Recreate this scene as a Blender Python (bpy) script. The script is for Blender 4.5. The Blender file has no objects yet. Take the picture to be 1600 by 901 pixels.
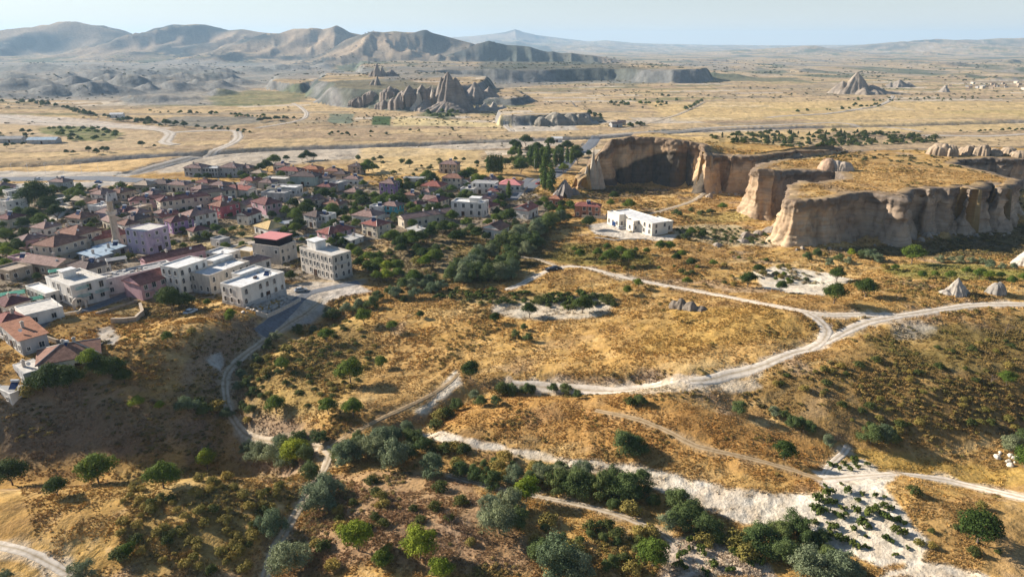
import bpy, math, random
import numpy as np
from mathutils import Vector

random.seed(7)
RNG = np.random.default_rng(7)
R = math.radians
scene = bpy.context.scene
COL = scene.collection

# ------------------------------------------------------------------ camera
CAM_Z, PITCH, FOC = 80.0, R(19.64), 1066.0      # drone 80 m above the valley floor, 24 mm lens
cam_data = bpy.data.cameras.new("camera")
cam_data.sensor_width = 36.0
cam_data.lens = 36.0 * FOC / 1600.0
cam_data.clip_start = 1.0
cam_data.clip_end = 60000.0
cam = bpy.data.objects.new("camera", cam_data)
COL.objects.link(cam)
cam.location = (0, 0, CAM_Z)
cam.rotation_euler = (math.pi / 2 - PITCH, 0, 0)
scene.camera = cam

# ------------------------------------------------------------------ sky and sun
SUN_EL, SUN_AZ = R(25.0), R(22.0)                # shadows run to the right and a little towards the camera
TO_SUN = Vector((-math.cos(SUN_AZ) * math.cos(SUN_EL), math.sin(SUN_AZ) * math.cos(SUN_EL), math.sin(SUN_EL)))
world = bpy.data.worlds.new("World")
scene.world = world
world.use_nodes = True
wn = world.node_tree
wn.nodes.clear()
w_out = wn.nodes.new("ShaderNodeOutputWorld")
w_bg = wn.nodes.new("ShaderNodeBackground")
w_sky = wn.nodes.new("ShaderNodeTexSky")
w_sky.sky_type = 'NISHITA'
w_sky.sun_disc = False
w_sky.sun_elevation = SUN_EL
w_sky.sun_rotation = math.atan2(TO_SUN.x, TO_SUN.y)
w_sky.altitude = 1000.0
w_sky.air_density = 1.0
w_sky.dust_density = 0.6
w_sky.ozone_density = 1.0
w_bg.inputs[1].default_value = 0.062
# thin high haze: the sky pales towards the horizon all the way round
w_geo = wn.nodes.new("ShaderNodeTexCoord"); w_sep = wn.nodes.new("ShaderNodeSeparateXYZ"); w_rmp = wn.nodes.new("ShaderNodeMapRange"); w_mix = wn.nodes.new("ShaderNodeMix")
w_mix.data_type = 'RGBA'
wn.links.new(w_geo.outputs['Generated'], w_sep.inputs[0]); wn.links.new(w_sep.outputs[2], w_rmp.inputs[0])
w_rmp.inputs[1].default_value = 0.0; w_rmp.inputs[2].default_value = 0.13; w_rmp.inputs[3].default_value = 0.85; w_rmp.inputs[4].default_value = 0.0
wn.links.new(w_rmp.outputs[0], w_mix.inputs[0]); wn.links.new(w_sky.outputs[0], w_mix.inputs[6]); w_mix.inputs[7].default_value = (7.0, 7.1, 7.1, 1)
wn.links.new(w_mix.outputs[2], w_bg.inputs[0])
wn.links.new(w_bg.outputs[0], w_out.inputs[0])

sun_data = bpy.data.lights.new("sun", 'SUN')
sun_data.energy = 5.0
sun_data.angle = R(0.5)
sun_data.color = (1.0, 0.91, 0.79)
sun = bpy.data.objects.new("sun", sun_data)
COL.objects.link(sun)
sun.rotation_euler = TO_SUN.to_track_quat('Z', 'Y').to_euler()
sun.location = (-200, 100, 300)

scene.render.engine = 'CYCLES'
scene.view_settings.view_transform = 'Standard'
scene.view_settings.look = 'None'
scene.view_settings.exposure = 0.93
scene.view_settings.gamma = 1.0
scene.cycles.use_denoising = True
scene.cycles.max_bounces = 4
scene.cycles.diffuse_bounces = 2
scene.cycles.glossy_bounces = 1
scene.cycles.transmission_bounces = 2
scene.cycles.transparent_max_bounces = 6
scene.cycles.volume_bounces = 1
scene.cycles.sample_clamp_indirect = 4.0

# ------------------------------------------------------------------ noise
_P = RNG.random((256, 256)).astype(np.float32)

def vnoise(x, y, s=0):
    x = np.asarray(x, np.float64) + s * 37.17; y = np.asarray(y, np.float64) + s * 91.73
    xi = np.floor(x); yi = np.floor(y)
    fx = x - xi; fy = y - yi
    fx = fx * fx * (3 - 2 * fx); fy = fy * fy * (3 - 2 * fy)
    a = xi.astype(np.int64) & 255; b = yi.astype(np.int64) & 255
    a1 = (a + 1) & 255; b1 = (b + 1) & 255
    return ((_P[a, b] * (1 - fx) + _P[a1, b] * fx) * (1 - fy) + (_P[a, b1] * (1 - fx) + _P[a1, b1] * fx) * fy) * 2 - 1

def fbm(x, y, o=4, s=0, g=0.5):
    t = 0; a = 1; n = 0
    for k in range(o):
        c, sn = math.cos(k * 1.1), math.sin(k * 1.1)
        t = t + a * vnoise((x * c - y * sn) * 2 ** k, (x * sn + y * c) * 2 ** k, s + k * 3)
        n += a; a *= g
    return t / n

def ridged(x, y, o=4, s=0):
    t = 0; a = 1; n = 0
    for k in range(o):
        c, sn = math.cos(k * 0.9), math.sin(k * 0.9)
        t = t + a * (1 - np.abs(vnoise((x * c - y * sn) * 2 ** k, (x * sn + y * c) * 2 ** k, s + k * 5)) * 2)
        n += a; a *= 0.5
    return t / n

def sstep(a, b, x):
    t = np.clip((x - a) / (b - a), 0, 1)
    return t * t * (3 - 2 * t)

# ------------------------------------------------------------------ survey: a direction from the drone -> a point of the place
CP, SP = math.cos(PITCH), math.sin(PITCH)

def ray(px, py):
    u = (px - 800.0) / FOC; v = (450.5 - py) / FOC
    return np.array([u, CP + v * SP, -SP + v * CP])

def G(px, py, z=0.0):
    d = ray(px, py)
    t = (z - CAM_Z) / d[2]
    return (d[0] * t, d[1] * t)

def depth_of(p):
    return p[1] * CP + (CAM_Z - p[2]) * SP

def poly_dist(X, Y, pts, closed):
    """distance to a polyline / signed distance to a polygon (negative inside)"""
    pts = np.asarray(pts, float)
    best = np.full(X.shape, 1e18); inside = np.zeros(X.shape, bool)
    n = len(pts)
    for i in range(n if closed else n - 1):
        ax, ay = pts[i]; bx, by = pts[(i + 1) % n]
        ex, ey = bx - ax, by - ay
        L = ex * ex + ey * ey + 1e-9
        t = np.clip(((X - ax) * ex + (Y - ay) * ey) / L, 0, 1)
        d = (X - ax - t * ex) ** 2 + (Y - ay - t * ey) ** 2
        best = np.minimum(best, d)
        if closed:
            c = ((ay > Y) != (by > Y))
            with np.errstate(divide='ignore', invalid='ignore'):
                c &= X < (bx - ax) * (Y - ay) / (by - ay if by != ay else 1e-9) + ax
            inside ^= c
    best = np.sqrt(best)
    return np.where(inside, -best, best) if closed else best

class Zone:
    """polyline or polygon with cheap bounding-box culling"""
    def __init__(self, pts, closed, reach):
        self.pts = np.asarray(pts, float); self.closed = closed; self.reach = reach
        self.lo = self.pts.min(0) - reach; self.hi = self.pts.max(0) + reach
    def dist(self, X, Y):
        m = (X > self.lo[0]) & (X < self.hi[0]) & (Y > self.lo[1]) & (Y < self.hi[1])
        out = np.full(X.shape, 1e6)
        if m.any():
            out[m] = poly_dist(X[m], Y[m], self.pts, self.closed)
        return out

# ------------------------------------------------------------------ terrain heights
def gl(*pp):
    return [G(a, b) for a, b in pp]

BUMP_LINES = [  # (survey points, half width m, height m)
    (gl((500, 488), (440, 512), (392, 548), (354, 585), (352, 625), (368, 662), (405, 690)), 10, -6.5),
    (gl((405, 690), (470, 715), (510, 712), (480, 780), (440, 850), (405, 905)), 9, -2.5),
    (gl((-160, 565), (0, 575), (60, 590), (130, 590), (230, 562), (300, 548)), 22, 6.5),
    (gl((-60, 690), (80, 680), (180, 690), (290, 690)), 16, -11.0),
    (gl((-60, 800), (0, 790), (130, 765), (210, 748), (310, 742)), 12, 3.5),
    (gl((1150, 605), (1290, 560), (1340, 522), (1450, 492), (1600, 478), (1720, 470)), 30, 6.0),
    (gl((1160, 640), (1290, 690), (1390, 690), (1500, 715), (1570, 690), (1660, 680)), 12, -5.5),
    (gl((640, 662), (700, 628), (760, 603), (860, 603), (960, 608), (1010, 606)), 5.0, -3.2),
    (gl((1250, 560), (1330, 545), (1400, 560)), 9, -2.0),
    (gl((650, 690), (800, 720), (1000, 740), (1200, 800), (1290, 850)), 14, -1.8),
    (gl((0, 258), (150, 250), (270, 241), (400, 234), (540, 228), (700, 222), (800, 219), (930, 214), (1100, 202), (1250, 198), (1400, 195), (1600, 189), (1750, 186)), 9, -4.5),
    (gl((210, 270), (280, 252), (340, 238)), 6, -2.5),
]
BUMPS = [  # px, py, rx, ry, amp
    (1150, 510, 35, 22, 3.0), (900, 440, 30, 16, 2.0), (300, 800, 25, 14, 3.0),
    (560, 560, 22, 16, -1.5), (1420, 800, 16, 14, 2.0), (1530, 590, 24, 14, 2.5), (130, 520, 18, 9, 3.0), (60, 860, 14, 10, 2.0),
    (680, 840, 22, 14, 1.8), (1000, 660, 25, 12, 1.2),
]
BUMPS = [(*G(a, b), rx, ry, am) for a, b, rx, ry, am in BUMPS]

# the tuff plateaus: outline (survey of the foot of the cliff), rim height above the valley at each corner
MESA_BACK = [(901, 301, 3), (912, 299, 9), (924, 296, 15), (940, 292, 21), (958, 287, 27), (985, 286, 28), (1015, 288, 28), (1045, 291, 28), (1072, 293, 27),
             (1086, 294, 26), (1090, 302, 24), (1098, 306, 22), (1110, 303, 21), (1128, 300, 20.5), (1136, 303, 20.5), (1152, 302, 20.5), (1176, 303, 20.5), (1200, 298, 20.5), (1240, 290, 20.5),
             (1290, 286, 20), (1312, 278, 18), (1300, 264, 15), (1200, 262, 15), (1090, 262, 22), (1000, 266, 25), (955, 270, 22), (925, 282, 13), (910, 291, 8)]
MESA_FRONT = [(1166, 338, 23), (1176, 343, 24), (1190, 343, 25), (1203, 345, 24), (1214, 341, 22), (1218, 330, 20), (1240, 326, 19.5), (1268, 326, 19.5), (1296, 326, 19.5), (1302, 338, 19), (1262, 346, 19), (1222, 352, 19), (1213, 362, 19),
              (1213, 377, 19), (1232, 385, 19), (1262, 386, 19.5), (1290, 384, 20), (1322, 376, 20), (1350, 374, 20), (1380, 380, 20), (1405, 383, 20), (1415, 372, 20.5),
              (1426, 366, 20.5), (1440, 370, 20.5), (1450, 364, 20.5), (1472, 368, 20.5), (1494, 362, 20.5), (1500, 368, 20), (1530, 358, 20), (1536, 352, 20), (1548, 362, 19), (1566, 360, 19), (1580, 352, 19),
              (1584, 338, 18), (1560, 325, 17), (1515, 312, 17), (1485, 302, 17), (1500, 296, 17.5), (1540, 296, 18), (1580, 298, 18), (1640, 296, 18), (1740, 290, 18), (1800, 270, 16), (1800, 262, 14),
              (1600, 266, 16), (1440, 270, 16), (1300, 275, 16), (1240, 290, 17), (1200, 300, 18), (1172, 318, 20), (1164, 330, 22)]

class Mesa:
    def __init__(self, spec):
        self.xy = np.array([G(a, b) for a, b, _ in spec]); self.z = np.array([c for *_, c in spec], float)
        self.zone = Zone(self.xy, True, 40)
    def top(self, X, Y):
        s = 0; w = 0
        for (x, y), z in zip(self.xy, self.z):
            k = 1.0 / ((X - x) ** 2 + (Y - y) ** 2 + 9.0) ** 1.5
            s = s + k * z; w = w + k
        return s / w + 0.5 * fbm(X / 9.0, Y / 9.0, 3, 5)
MESAS = [Mesa(MESA_BACK), Mesa(MESA_FRONT)]

# distant ranges: skyline (survey), distance, slope length in front / behind
RANGES = [
    (4700, 1500, 2500, [(-300, 60), (-100, 52), (0, 47), (50, 42), (92, 34), (104, 31), (120, 34), (135, 36), (150, 40), (175, 47), (205, 54), (225, 50), (245, 43), (262, 39), (275, 38), (290, 38), (318, 38), (335, 42), (352, 47), (380, 46), (420, 52), (470, 62), (560, 90), (640, 112)]),
    (3900, 1000, 1200, [(300, 110), (350, 70), (400, 55), (430, 50), (460, 45), (486, 41), (505, 46), (516, 43), (525, 39), (536, 44), (548, 50), (562, 54), (600, 62), (660, 85), (760, 112)]),
    (3300, 700, 900, [(440, 112), (500, 85), (540, 62), (570, 52), (583, 48), (600, 50), (618, 49), (633, 50), (648, 49), (660, 44), (666, 43), (676, 48), (692, 54), (715, 62), (745, 70), (775, 78), (850, 100), (900, 112)]),
    (3000, 230, 900, [(640, 112), (700, 86), (745, 66), (765, 63), (800, 70), (825, 72), (850, 78), (890, 82), (930, 87), (960, 92), (985, 98), (1005, 105), (1045, 112)]),
    (12500, 5000, 3000, [(500, 72), (650, 62), (735, 56), (770, 52), (790, 49), (805, 44), (818, 49), (840, 54), (880, 60), (920, 65), (945, 63), (990, 67), (1050, 69), (1200, 71), (1350, 70), (1500, 70), (1900, 70)]),
    (6500, 1600, 2000, [(1090, 85), (1150, 78), (1200, 77), (1240, 73), (1258, 71), (1275, 71), (1290, 75), (1302, 77), (1320, 80), (1400, 84)]),
    (7600, 3000, 3000, [(1250, 80), (1340, 76), (1372, 70), (1408, 65), (1440, 66), (1462, 61), (1500, 62), (1530, 62), (1560, 60), (1600, 59), (1700, 57), (1900, 62)]),
]
_RG = []
for D, Lf, Lb, sk in RANGES:
    xs = []; zs = []
    for a, b in sk:
        d = ray(a, b); xs.append(d[0] / d[1] * D); zs.append(CAM_Z + d[2] / d[1] * D)
    _RG.append((D, Lf, Lb, np.array(xs), np.array(zs)))

# badlands and far mesas: survey foot, half widths m, height m
HUMPS = [(-60, 152, 60, 26, 14), (20, 152, 50, 20, 13), (75, 142, 50, 30, 20), (120, 138, 45, 30, 22), (180, 135, 50, 30, 24), (235, 145, 40, 22, 18), (275, 142, 44, 24, 20), (310, 140, 40, 22, 18), (355, 148, 34, 16, 12), (30, 130, 70, 40, 22), (100, 126, 60, 40, 22), (220, 120, 70, 50, 22), (270, 118, 70, 50, 20), (350, 118, 60, 40, 18), (1150, 108, 90, 40, 10), (1250, 112, 70, 30, 9), (1480, 104, 120, 50, 14), (1580, 98, 120, 60, 16), (1100, 96, 160, 60, 12), (-40, 140, 90, 60, 26), (40, 141, 80, 45, 24), (95, 150, 55, 22, 18), (150, 149, 55, 30, 26), (205, 141, 60, 40, 30), (165, 125, 80, 60, 26), (250, 133, 60, 40, 22), (290, 130, 55, 40, 22), (330, 128, 60, 60, 24),
         (245, 158, 42, 15, 11), (215, 157, 30, 12, 8), (290, 156, 35, 14, 8), (340, 140, 45, 30, 18), (370, 132, 45, 26, 15), (60, 112, 120, 100, 25), (150, 112, 120, 90, 22), (20, 122, 70, 50, 16), (300, 112, 120, 80, 20),
         (395, 113, 70, 50, 20), (450, 110, 90, 50, 24), (510, 108, 70, 50, 22), (555, 108, 60, 50, 22),
         (1120, 122, 60, 40, 14), (1060, 122, 60, 40, 14), (1210, 98, 180, 60, 10), (1310, 95, 200, 80, 12), (1420, 97, 150, 60, 14), (1540, 84, 300, 120, 22), (1450, 87, 200, 90, 20), (1370, 90, 160, 70, 16), (1500, 120, 60, 25, 10), (1570, 126, 50, 20, 9), (1590, 112, 60, 30, 12)]
HUMPS = [(*G(a, b), rx, ry, am) for a, b, rx, ry, am in HUMPS]
FAR_MESAS = [  # (outline survey, height, slope width)
    ([(486, 150), (505, 160), (540, 166), (590, 171), (640, 173), (690, 168), (735, 160), (770, 152), (770, 140), (640, 128), (500, 130)], 24, 34),
    ([(420, 140), (470, 146), (490, 140), (540, 122), (470, 118), (430, 126)], 15, 18),
    ([(560, 130), (620, 131), (720, 128), (800, 129), (860, 128), (900, 126), (960, 125), (1000, 128), (1050, 130), (1095, 129), (1110, 125), (1060, 118), (980, 112), (900, 110), (700, 108), (560, 108)], 26, 26),
    ([(780, 196), (830, 196), (868, 194), (905, 194), (925, 190), (915, 182), (860, 178), (800, 180), (775, 186)], 10, 5),
    ([(690, 160), (800, 165), (830, 158), (810, 146), (700, 144)], 9, 20),
]
_FM = [(Zone([G(a, b) for a, b in pts], True, w * 3), h, w) for pts, h, w in FAR_MESAS]
_BL = [(Zone(p, False, w * 3.2), w, a) for p, w, a in BUMP_LINES]

# tracks, streets and roads: survey points, half width m
ROADS = {}
def road(name, half, colour, *pp):
    ROADS.setdefault(name, []).append((half, colour, pp))
ROAD_ZONES = []

def height_big(X, Y):
    r = np.hypot(X, Y)
    h = 1.1 * fbm(X / 70.0, Y / 70.0, 3, 1) * sstep(60, 200, r) + 2.5 * fbm(X / 350.0, Y / 350.0, 3, 2) * sstep(500, 1200, r) + 10 * fbm(X / 1500.0, Y / 1500.0, 4, 3) * sstep(1500, 4000, r)
    for z, w, a in _BL:
        d = z.dist(X, Y); m = d < 1e5
        h[m] += a * np.exp(-(d[m] / w) ** 2)
    for cx, cy, rx, ry, a in BUMPS:
        h += a * np.exp(-((X - cx) / rx) ** 2 - ((Y - cy) / ry) ** 2)
    bad = np.zeros_like(h)
    wpx = 22 * fbm(X / 55.0, Y / 55.0, 3, 15); wpy = 22 * fbm(X / 55.0, Y / 55.0, 3, 17)
    for cx, cy, rx, ry, a in HUMPS:
        m = (np.abs(X - cx) < rx * 3.2) & (np.abs(Y - cy) < ry * 3.2)
        if m.any():
            e = np.exp(-((X[m] + wpx[m] - cx) / rx) ** 2 - ((Y[m] + wpy[m] - cy) / ry) ** 2)
            bad[m] = np.maximum(bad[m], a * e)
    m = bad > 0.3
    if m.any():
        bad[m] *= 0.85 + 0.30 * ridged(X[m] / 48.0, Y[m] / 48.0, 4, 11)
    h += bad
    for z, hh, w in _FM:
        d = z.dist(X, Y); m = d < 1e5
        if m.any():
            dd = d[m] + w * 0.5 * fbm(X[m] / (w * 1.6), Y[m] / (w * 2.4), 3, 8)
            h[m] = np.maximum(h[m], hh * sstep(w * 0.5, -w * 0.5, dd) * (1 + 0.15 * fbm(X[m] / 60, Y[m] / 60, 3, 4)))
    for D, Lf, Lb, xs, zs in _RG:
        m = (Y > D - Lf * 1.2) & (Y < D + Lb)
        if not m.any():
            continue
        x = X[m]; y = Y[m]
        zc = np.interp(x, xs, zs, left=0, right=0)
        q = np.where(y < D, (D - y) / Lf, (y - D) / Lb)
        rid = ridged(x / (Lf * 0.34), y / (Lf * 0.7), 4, int(D) % 17)
        q2 = np.clip(q + 0.30 * (0.45 - rid) * np.clip(q * 5, 0, 1), 0, 1)
        prof = (1 - q2) ** (1.35 if D > 5000 else 2.1)
        zz = zc * prof * (1 + 0.30 * (rid - 0.5) * sstep(0.12, 0.5, q) * (D < 5000))
        h[m] = np.maximum(h[m], zz)
    return h

def height(X, Y):
    X = np.asarray(X, float); Y = np.asarray(Y, float)
    h = height_big(X, Y)
    r = np.hypot(X, Y)
    small = 0.55 * fbm(X / 11.0, Y / 11.0, 3, 21) + 0.22 * fbm(X / 2.6, Y / 2.6, 2, 25)
    rm = np.ones_like(h)
    for z, half in ROAD_ZONES:
        d = z.dist(X, Y); m = d < 1e5
        rm[m] = np.minimum(rm[m], sstep(half + 0.3, half + 2.5, d[m]))
    h += small * rm * sstep(2500, 900, r)
    h -= 0.25 * (1 - rm)
    for M in MESAS:
        d = M.zone.dist(X, Y); m = d < 1e5
        if m.any():
            x, y, dd = X[m], Y[m], d[m]
            hm = h[m]
            hm += 3.0 * np.exp(-np.clip(dd, 0, 99) / 5.0) * (0.7 + 0.5 * vnoise(x / 9, y / 9, 3))
            t = sstep(-3.6, -6.2, dd)
            hm = hm * (1 - t) + (M.top(x, y) + 0.5 * small[m]) * t
            h[m] = hm
    return h

def hit_fn(px, py, fn, n=420, tmin=70, tmax=13500):
    px = np.atleast_1d(np.asarray(px, float)); py = np.atleast_1d(np.asarray(py, float))
    out = np.zeros((len(px), 3))
    ts = np.geomspace(tmin, tmax, n)
    for i in range(len(px)):
        d = ray(px[i], py[i])
        X = d[0] * ts; Y = d[1] * ts; Z = CAM_Z + d[2] * ts
        b = np.nonzero(Z < fn(X, Y))[0]
        if len(b) == 0:
            j = n - 1
            out[i] = (X[j], Y[j], fn(X[j:j + 1], Y[j:j + 1])[0]); continue
        j = max(b[0], 1)
        t2 = np.linspace(ts[j - 1], ts[j], 24)
        X = d[0] * t2; Y = d[1] * t2; Z = CAM_Z + d[2] * t2
        hh = fn(X, Y)
        b = np.nonzero(Z < hh)[0]
        k = b[0] if len(b) else 23
        out[i] = (X[k], Y[k], hh[k])
    return out

SAND = (0.68, 0.59, 0.48); ASPH = (0.17, 0.18, 0.20); DUST = (0.50, 0.41, 0.30); PALE = (0.50, 0.44, 0.37); FAINT = (0.43, 0.31, 0.18)
road("dirt_track", 1.8, SAND, (2150, 440), (1850, 462), (1700, 470), (1600, 474), (1545, 474), (1500, 478), (1440, 487), (1390, 495), (1340, 508), (1300, 528), (1260, 545), (1200, 566), (1140, 583), (1080, 594), (1020, 602), (960, 610), (880, 605), (800, 600))
road("dirt_track", 1.5, SAND, (1400, 491), (1330, 490), (1270, 488), (1200, 475), (1140, 463), (1080, 452), (1020, 441), (960, 429), (920, 418), (890, 415), (860, 421), (820, 440), (790, 452))
road("dirt_track", 1.9, SAND, (1262, 488), (1280, 500), (1292, 515), (1285, 532), (1262, 546))
road("dirt_track", 1.0, DUST, (870, 415), (850, 408), (830, 402), (800, 400), (790, 398))
road("dirt_track", 1.1, DUST, (500, 470), (440, 512), (392, 546), (356, 580), (352, 600), (354, 625), (362, 650), (380, 675), (410, 687), (460, 695), (510, 700), (513, 716), (490, 755), (465, 795), (445, 830), (425, 865), (412, 905))
road("dirt_track", 0.7, FAINT, (510, 700), (560, 670), (600, 650), (640, 632), (680, 612), (705, 595), (716, 582))
road("dirt_track", 1.0, DUST, (700, 740), (760, 757), (830, 772), (900, 785), (960, 800), (1010, 820), (1040, 835), (1060, 850))
road("dirt_track", 1.8, SAND, (2100, 850), (1850, 820), (1700, 797), (1600, 776), (1540, 762), (1480, 748), (1420, 740), (1370, 740), (1310, 745), (1285, 747))
road("dirt_track", 0.8, FAINT, (1285, 747), (1230, 730), (1160, 712), (1090, 696), (1050, 676), (1000, 655), (930, 640))
road("dirt_track", 0.9, SAND, (1285, 745), (1300, 722), (1318, 706), (1325, 696))
road("dirt_track", 1.0, SAND, (-350, 800), (-150, 825), (0, 850), (40, 860), (80, 880), (105, 893), (125, 915))
road("dirt_track", 1.4, DUST, (1010, 336), (1030, 330), (1070, 318), (1110, 304), (1150, 298))

road("village_street", 2.6, ASPH, (20, 525), (60, 508), (95, 492), (140, 482), (175, 468), (205, 455), (225, 440))
road("village_street", 2.0, ASPH, (130, 420), (160, 408), (185, 395), (200, 380))
road("village_street", 2.2, PALE, (320, 395), (360, 385), (395, 378), (440, 372), (500, 366))
road("village_street", 2.6, ASPH, (560, 440), (520, 448), (480, 458), (455, 478), (430, 500), (405, 520))
road("village_street", 3.0, ASPH, (800, 312), (812, 298), (820, 285), (830, 278))
road("village_street", 2.6, PALE, (80, 345), (95, 330), (100, 318), (110, 300))
road("highway", 7.0, ASPH, (-500, 286), (-200, 283), (60, 279), (150, 278), (230, 282), (300, 285), (380, 288))
road("highway", 5.0, ASPH, (812, 300), (840, 285), (870, 270), (885, 256), (895, 244), (915, 232), (926, 222), (932, 213))
road("highway", 4.0, PALE, (190, 275), (240, 262), (290, 248), (335, 236), (365, 222), (372, 212), (362, 204), (300, 205), (262, 208))
road("highway", 5.0, PALE, (-500, 160), (-200, 170), (0, 182), (60, 190), (130, 194), (200, 199), (262, 206), (258, 222), (275, 226))
road("field_road", 3.0, PALE, (935, 212), (1000, 208), (1060, 206), (1120, 199), (1200, 196), (1290, 192), (1320, 193), (1400, 200), (1440, 206))
road("field_road", 2.6, DUST, (970, 203), (1010, 193), (1050, 182), (1075, 172), (1100, 160))
road("field_road", 3.0, PALE, (1200, 184), (1290, 178), (1360, 168), (1385, 160), (1395, 150))
road("field_road", 2.6, PALE, (458, 162), (475, 172), (478, 182), (460, 190), (400, 200))
road("field_road", 3.0, PALE, (800, 205), (790, 190), (800, 180), (840, 178), (920, 186))
road("field_road", 4.0, PALE, (1440, 212), (1500, 212), (1560, 212), (1700, 207), (2100, 200))

for name, lst in list(ROADS.items()):
    new = []
    for half, colr, pp in lst:
        w = hit_fn([a for a, b in pp], [b for a, b in pp], height_big, n=260)[:, :2]
        # Catmull-Rom smoothing
        P = [w[0]] + list(w) + [w[-1]]
        sm = []
        for i in range(1, len(P) - 2):
            p0, p1, p2, p3 = P[i - 1], P[i], P[i + 1], P[i + 2]
            n = max(2, int(np.hypot(*(p2 - p1)) / 3.0))
            n = min(n, 40)
            for t in np.linspace(0, 1, n, endpoint=False):
                sm.append(0.5 * ((2 * p1) + (-p0 + p2) * t + (2 * p0 - 5 * p1 + 4 * p2 - p3) * t * t + (-p0 + 3 * p1 - 3 * p2 + p3) * t ** 3))
        sm.append(w[-1])
        sm = np.array(sm)
        new.append((half, colr, sm))
        ROAD_ZONES.append((Zone(sm[::2] if len(sm) > 12 else sm, False, half + 3.0), half))
    ROADS[name] = new

# ------------------------------------------------------------------ ground sheet (rings round the survey point, finer where it is close)
rr = [0.0, 25.0, 45.0, 60.0]
while rr[-1] < 14000:
    r_ = rr[-1]
    rr.append(r_ * (1.0036 if 76 < r_ < 560 else 1.006 if r_ < 1000 else 1.011 if r_ < 6000 else 1.02) + (3 if r_ < 76 else 0))
RR = np.array(rr)
th = list(np.linspace(-180, -62, 30)[:-1]) + list(np.linspace(-62, -42, 60)[:-1]) + list(np.linspace(-42, 42, 1010)) + list(np.linspace(42, 62, 60)[1:]) + list(np.linspace(62, 180, 30)[1:])
TH = np.radians(np.array(th))
NR, NT = len(RR), len(TH)
TT, RG = np.meshgrid(TH, RR)
GX = RG * np.sin(TT); GY = RG * np.cos(TT)
GZ = height(GX.ravel(), GY.ravel()).reshape(GX.shape)
GZ[0, :] = GZ[0, 0]
GZ[:, -1] = GZ[:, 0]
_IR = np.arange(NR); _IT = np.arange(NT)

def Z(x, y):
    """height of the built ground sheet"""
    x = np.asarray(x, float); y = np.asarray(y, float)
    r = np.hypot(x, y); t = np.arctan2(x, y)
    fi = np.clip(np.interp(r, RR, _IR), 0, NR - 1.001); fj = np.clip(np.interp(t, TH, _IT), 0, NT - 1.001)
    i = fi.astype(int); j = fj.astype(int); a = fi - i; b = fj - j
    return (GZ[i, j] * (1 - b) + GZ[i, j + 1] * b) * (1 - a) + (GZ[i + 1, j] * (1 - b) + GZ[i + 1, j + 1] * b) * a

def hit(px, py, tmax=13500):
    one = np.isscalar(px)
    o = hit_fn(px, py, Z, tmax=tmax)
    return o[0] if one else o
# ------------------------------------------------------------------ ground colours (what grows or lies there; some zones carry shade in the colour)
def hz(pts, soft=2.0):
    w = hit([a for a, b in pts], [b for a, b in pts])[:, :2]
    return Zone(w, True, soft * 3), soft

GOLD = (0.525, 0.33, 0.112); OCHRE = (0.37, 0.225, 0.085); BROWN = (0.25, 0.155, 0.075); SOIL = (0.30, 0.20, 0.13); OLIVE = (0.17, 0.155, 0.05); STRAW = (0.60, 0.44, 0.24)
GREEN = (0.10, 0.135, 0.035); CHALK = (0.66, 0.60, 0.50); TUFF = (0.47, 0.38, 0.29); GREYF = (0.30, 0.26, 0.22); FGOLD = (0.62, 0.45, 0.20); SLATE = (0.22, 0.22, 0.22)
def C(c): return np.array(c, float)
x = GX; y = GY; r = RG
n1 = fbm(x / 24, y / 24, 3, 31); n2 = fbm(x / 6, y / 6, 3, 33); n3 = fbm(x / 1.7, y / 1.7, 2, 35)
def mixc(A, B, t): return A * (1 - t[..., None]) + B * t[..., None]
col = mixc(np.broadcast_to(C(GOLD), x.shape + (3,)).copy(), C(OCHRE), np.clip(0.45 + n1 * 0.9 + n2 * 0.5, 0, 1))
col = mixc(col, C(BROWN), np.clip(-0.38 + n2 * 0.9 + n3 * 0.5 + n1 * 0.5, 0, 0.7))
col = mixc(col, C(STRAW), np.clip(-0.3 + n3 * 0.8 - n1 * 0.7, 0, 0.7))
stk = fbm((x + 0.3 * y) / 26, (y - 0.3 * x) / 3.2, 4, 37) * sstep(90, 140, r)
col = mixc(col, C((0.33, 0.20, 0.085)), np.clip(stk * 1.3, 0, 0.6)); col = mixc(col, C((0.62, 0.45, 0.22)), np.clip(-stk * 1.2 - 0.1, 0, 0.55))
bare = sstep(0.30, 0.55, fbm(x / 13, y / 13, 4, 39)); col = mixc(col, C((0.40, 0.29, 0.19)), bare * 0.7)
# the plain: long field strips
fs = sstep(430, 520, y)
ang = R(8)
ux = x * math.cos(ang) + y * math.sin(ang); uy = -x * math.sin(ang) + y * math.cos(ang)
fi = np.floor(uy / 26.0 + 1.3 * vnoise(ux / 260, uy / 300, 41)); fj = np.floor(ux / (90.0 + 50 * _P[fi.astype(int) & 255, 7]) + _P[fi.astype(int) & 255, 3] * 5)
rnd = _P[(fi.astype(int) * 7) & 255, (fj.astype(int) * 13) & 255]
rnd2 = _P[(fi.astype(int) * 3 + 50) & 255, (fj.astype(int) * 5 + 9) & 255]
field = mixc(np.broadcast_to(C((0.54, 0.40, 0.225)), x.shape + (3,)).copy(), C((0.36, 0.265, 0.175)), rnd)
field = mixc(field, C((0.30, 0.25, 0.18)), np.where(rnd2 > 0.82, 0.75, 0.0) * sstep(600, 760, y))
field = mixc(field, C((0.17, 0.18, 0.08)), np.where((rnd2 < 0.07), 0.7, 0.0) * sstep(700, 900, y))
field = mixc(field, C((0.56, 0.49, 0.40)), np.where((rnd2 > 0.5) & (rnd2 < 0.6), 0.7, 0.0))
edge = np.abs((uy / 26.0 + 1.3 * vnoise(ux / 260, uy / 300, 41)) % 1.0 - 0.5)
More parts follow.
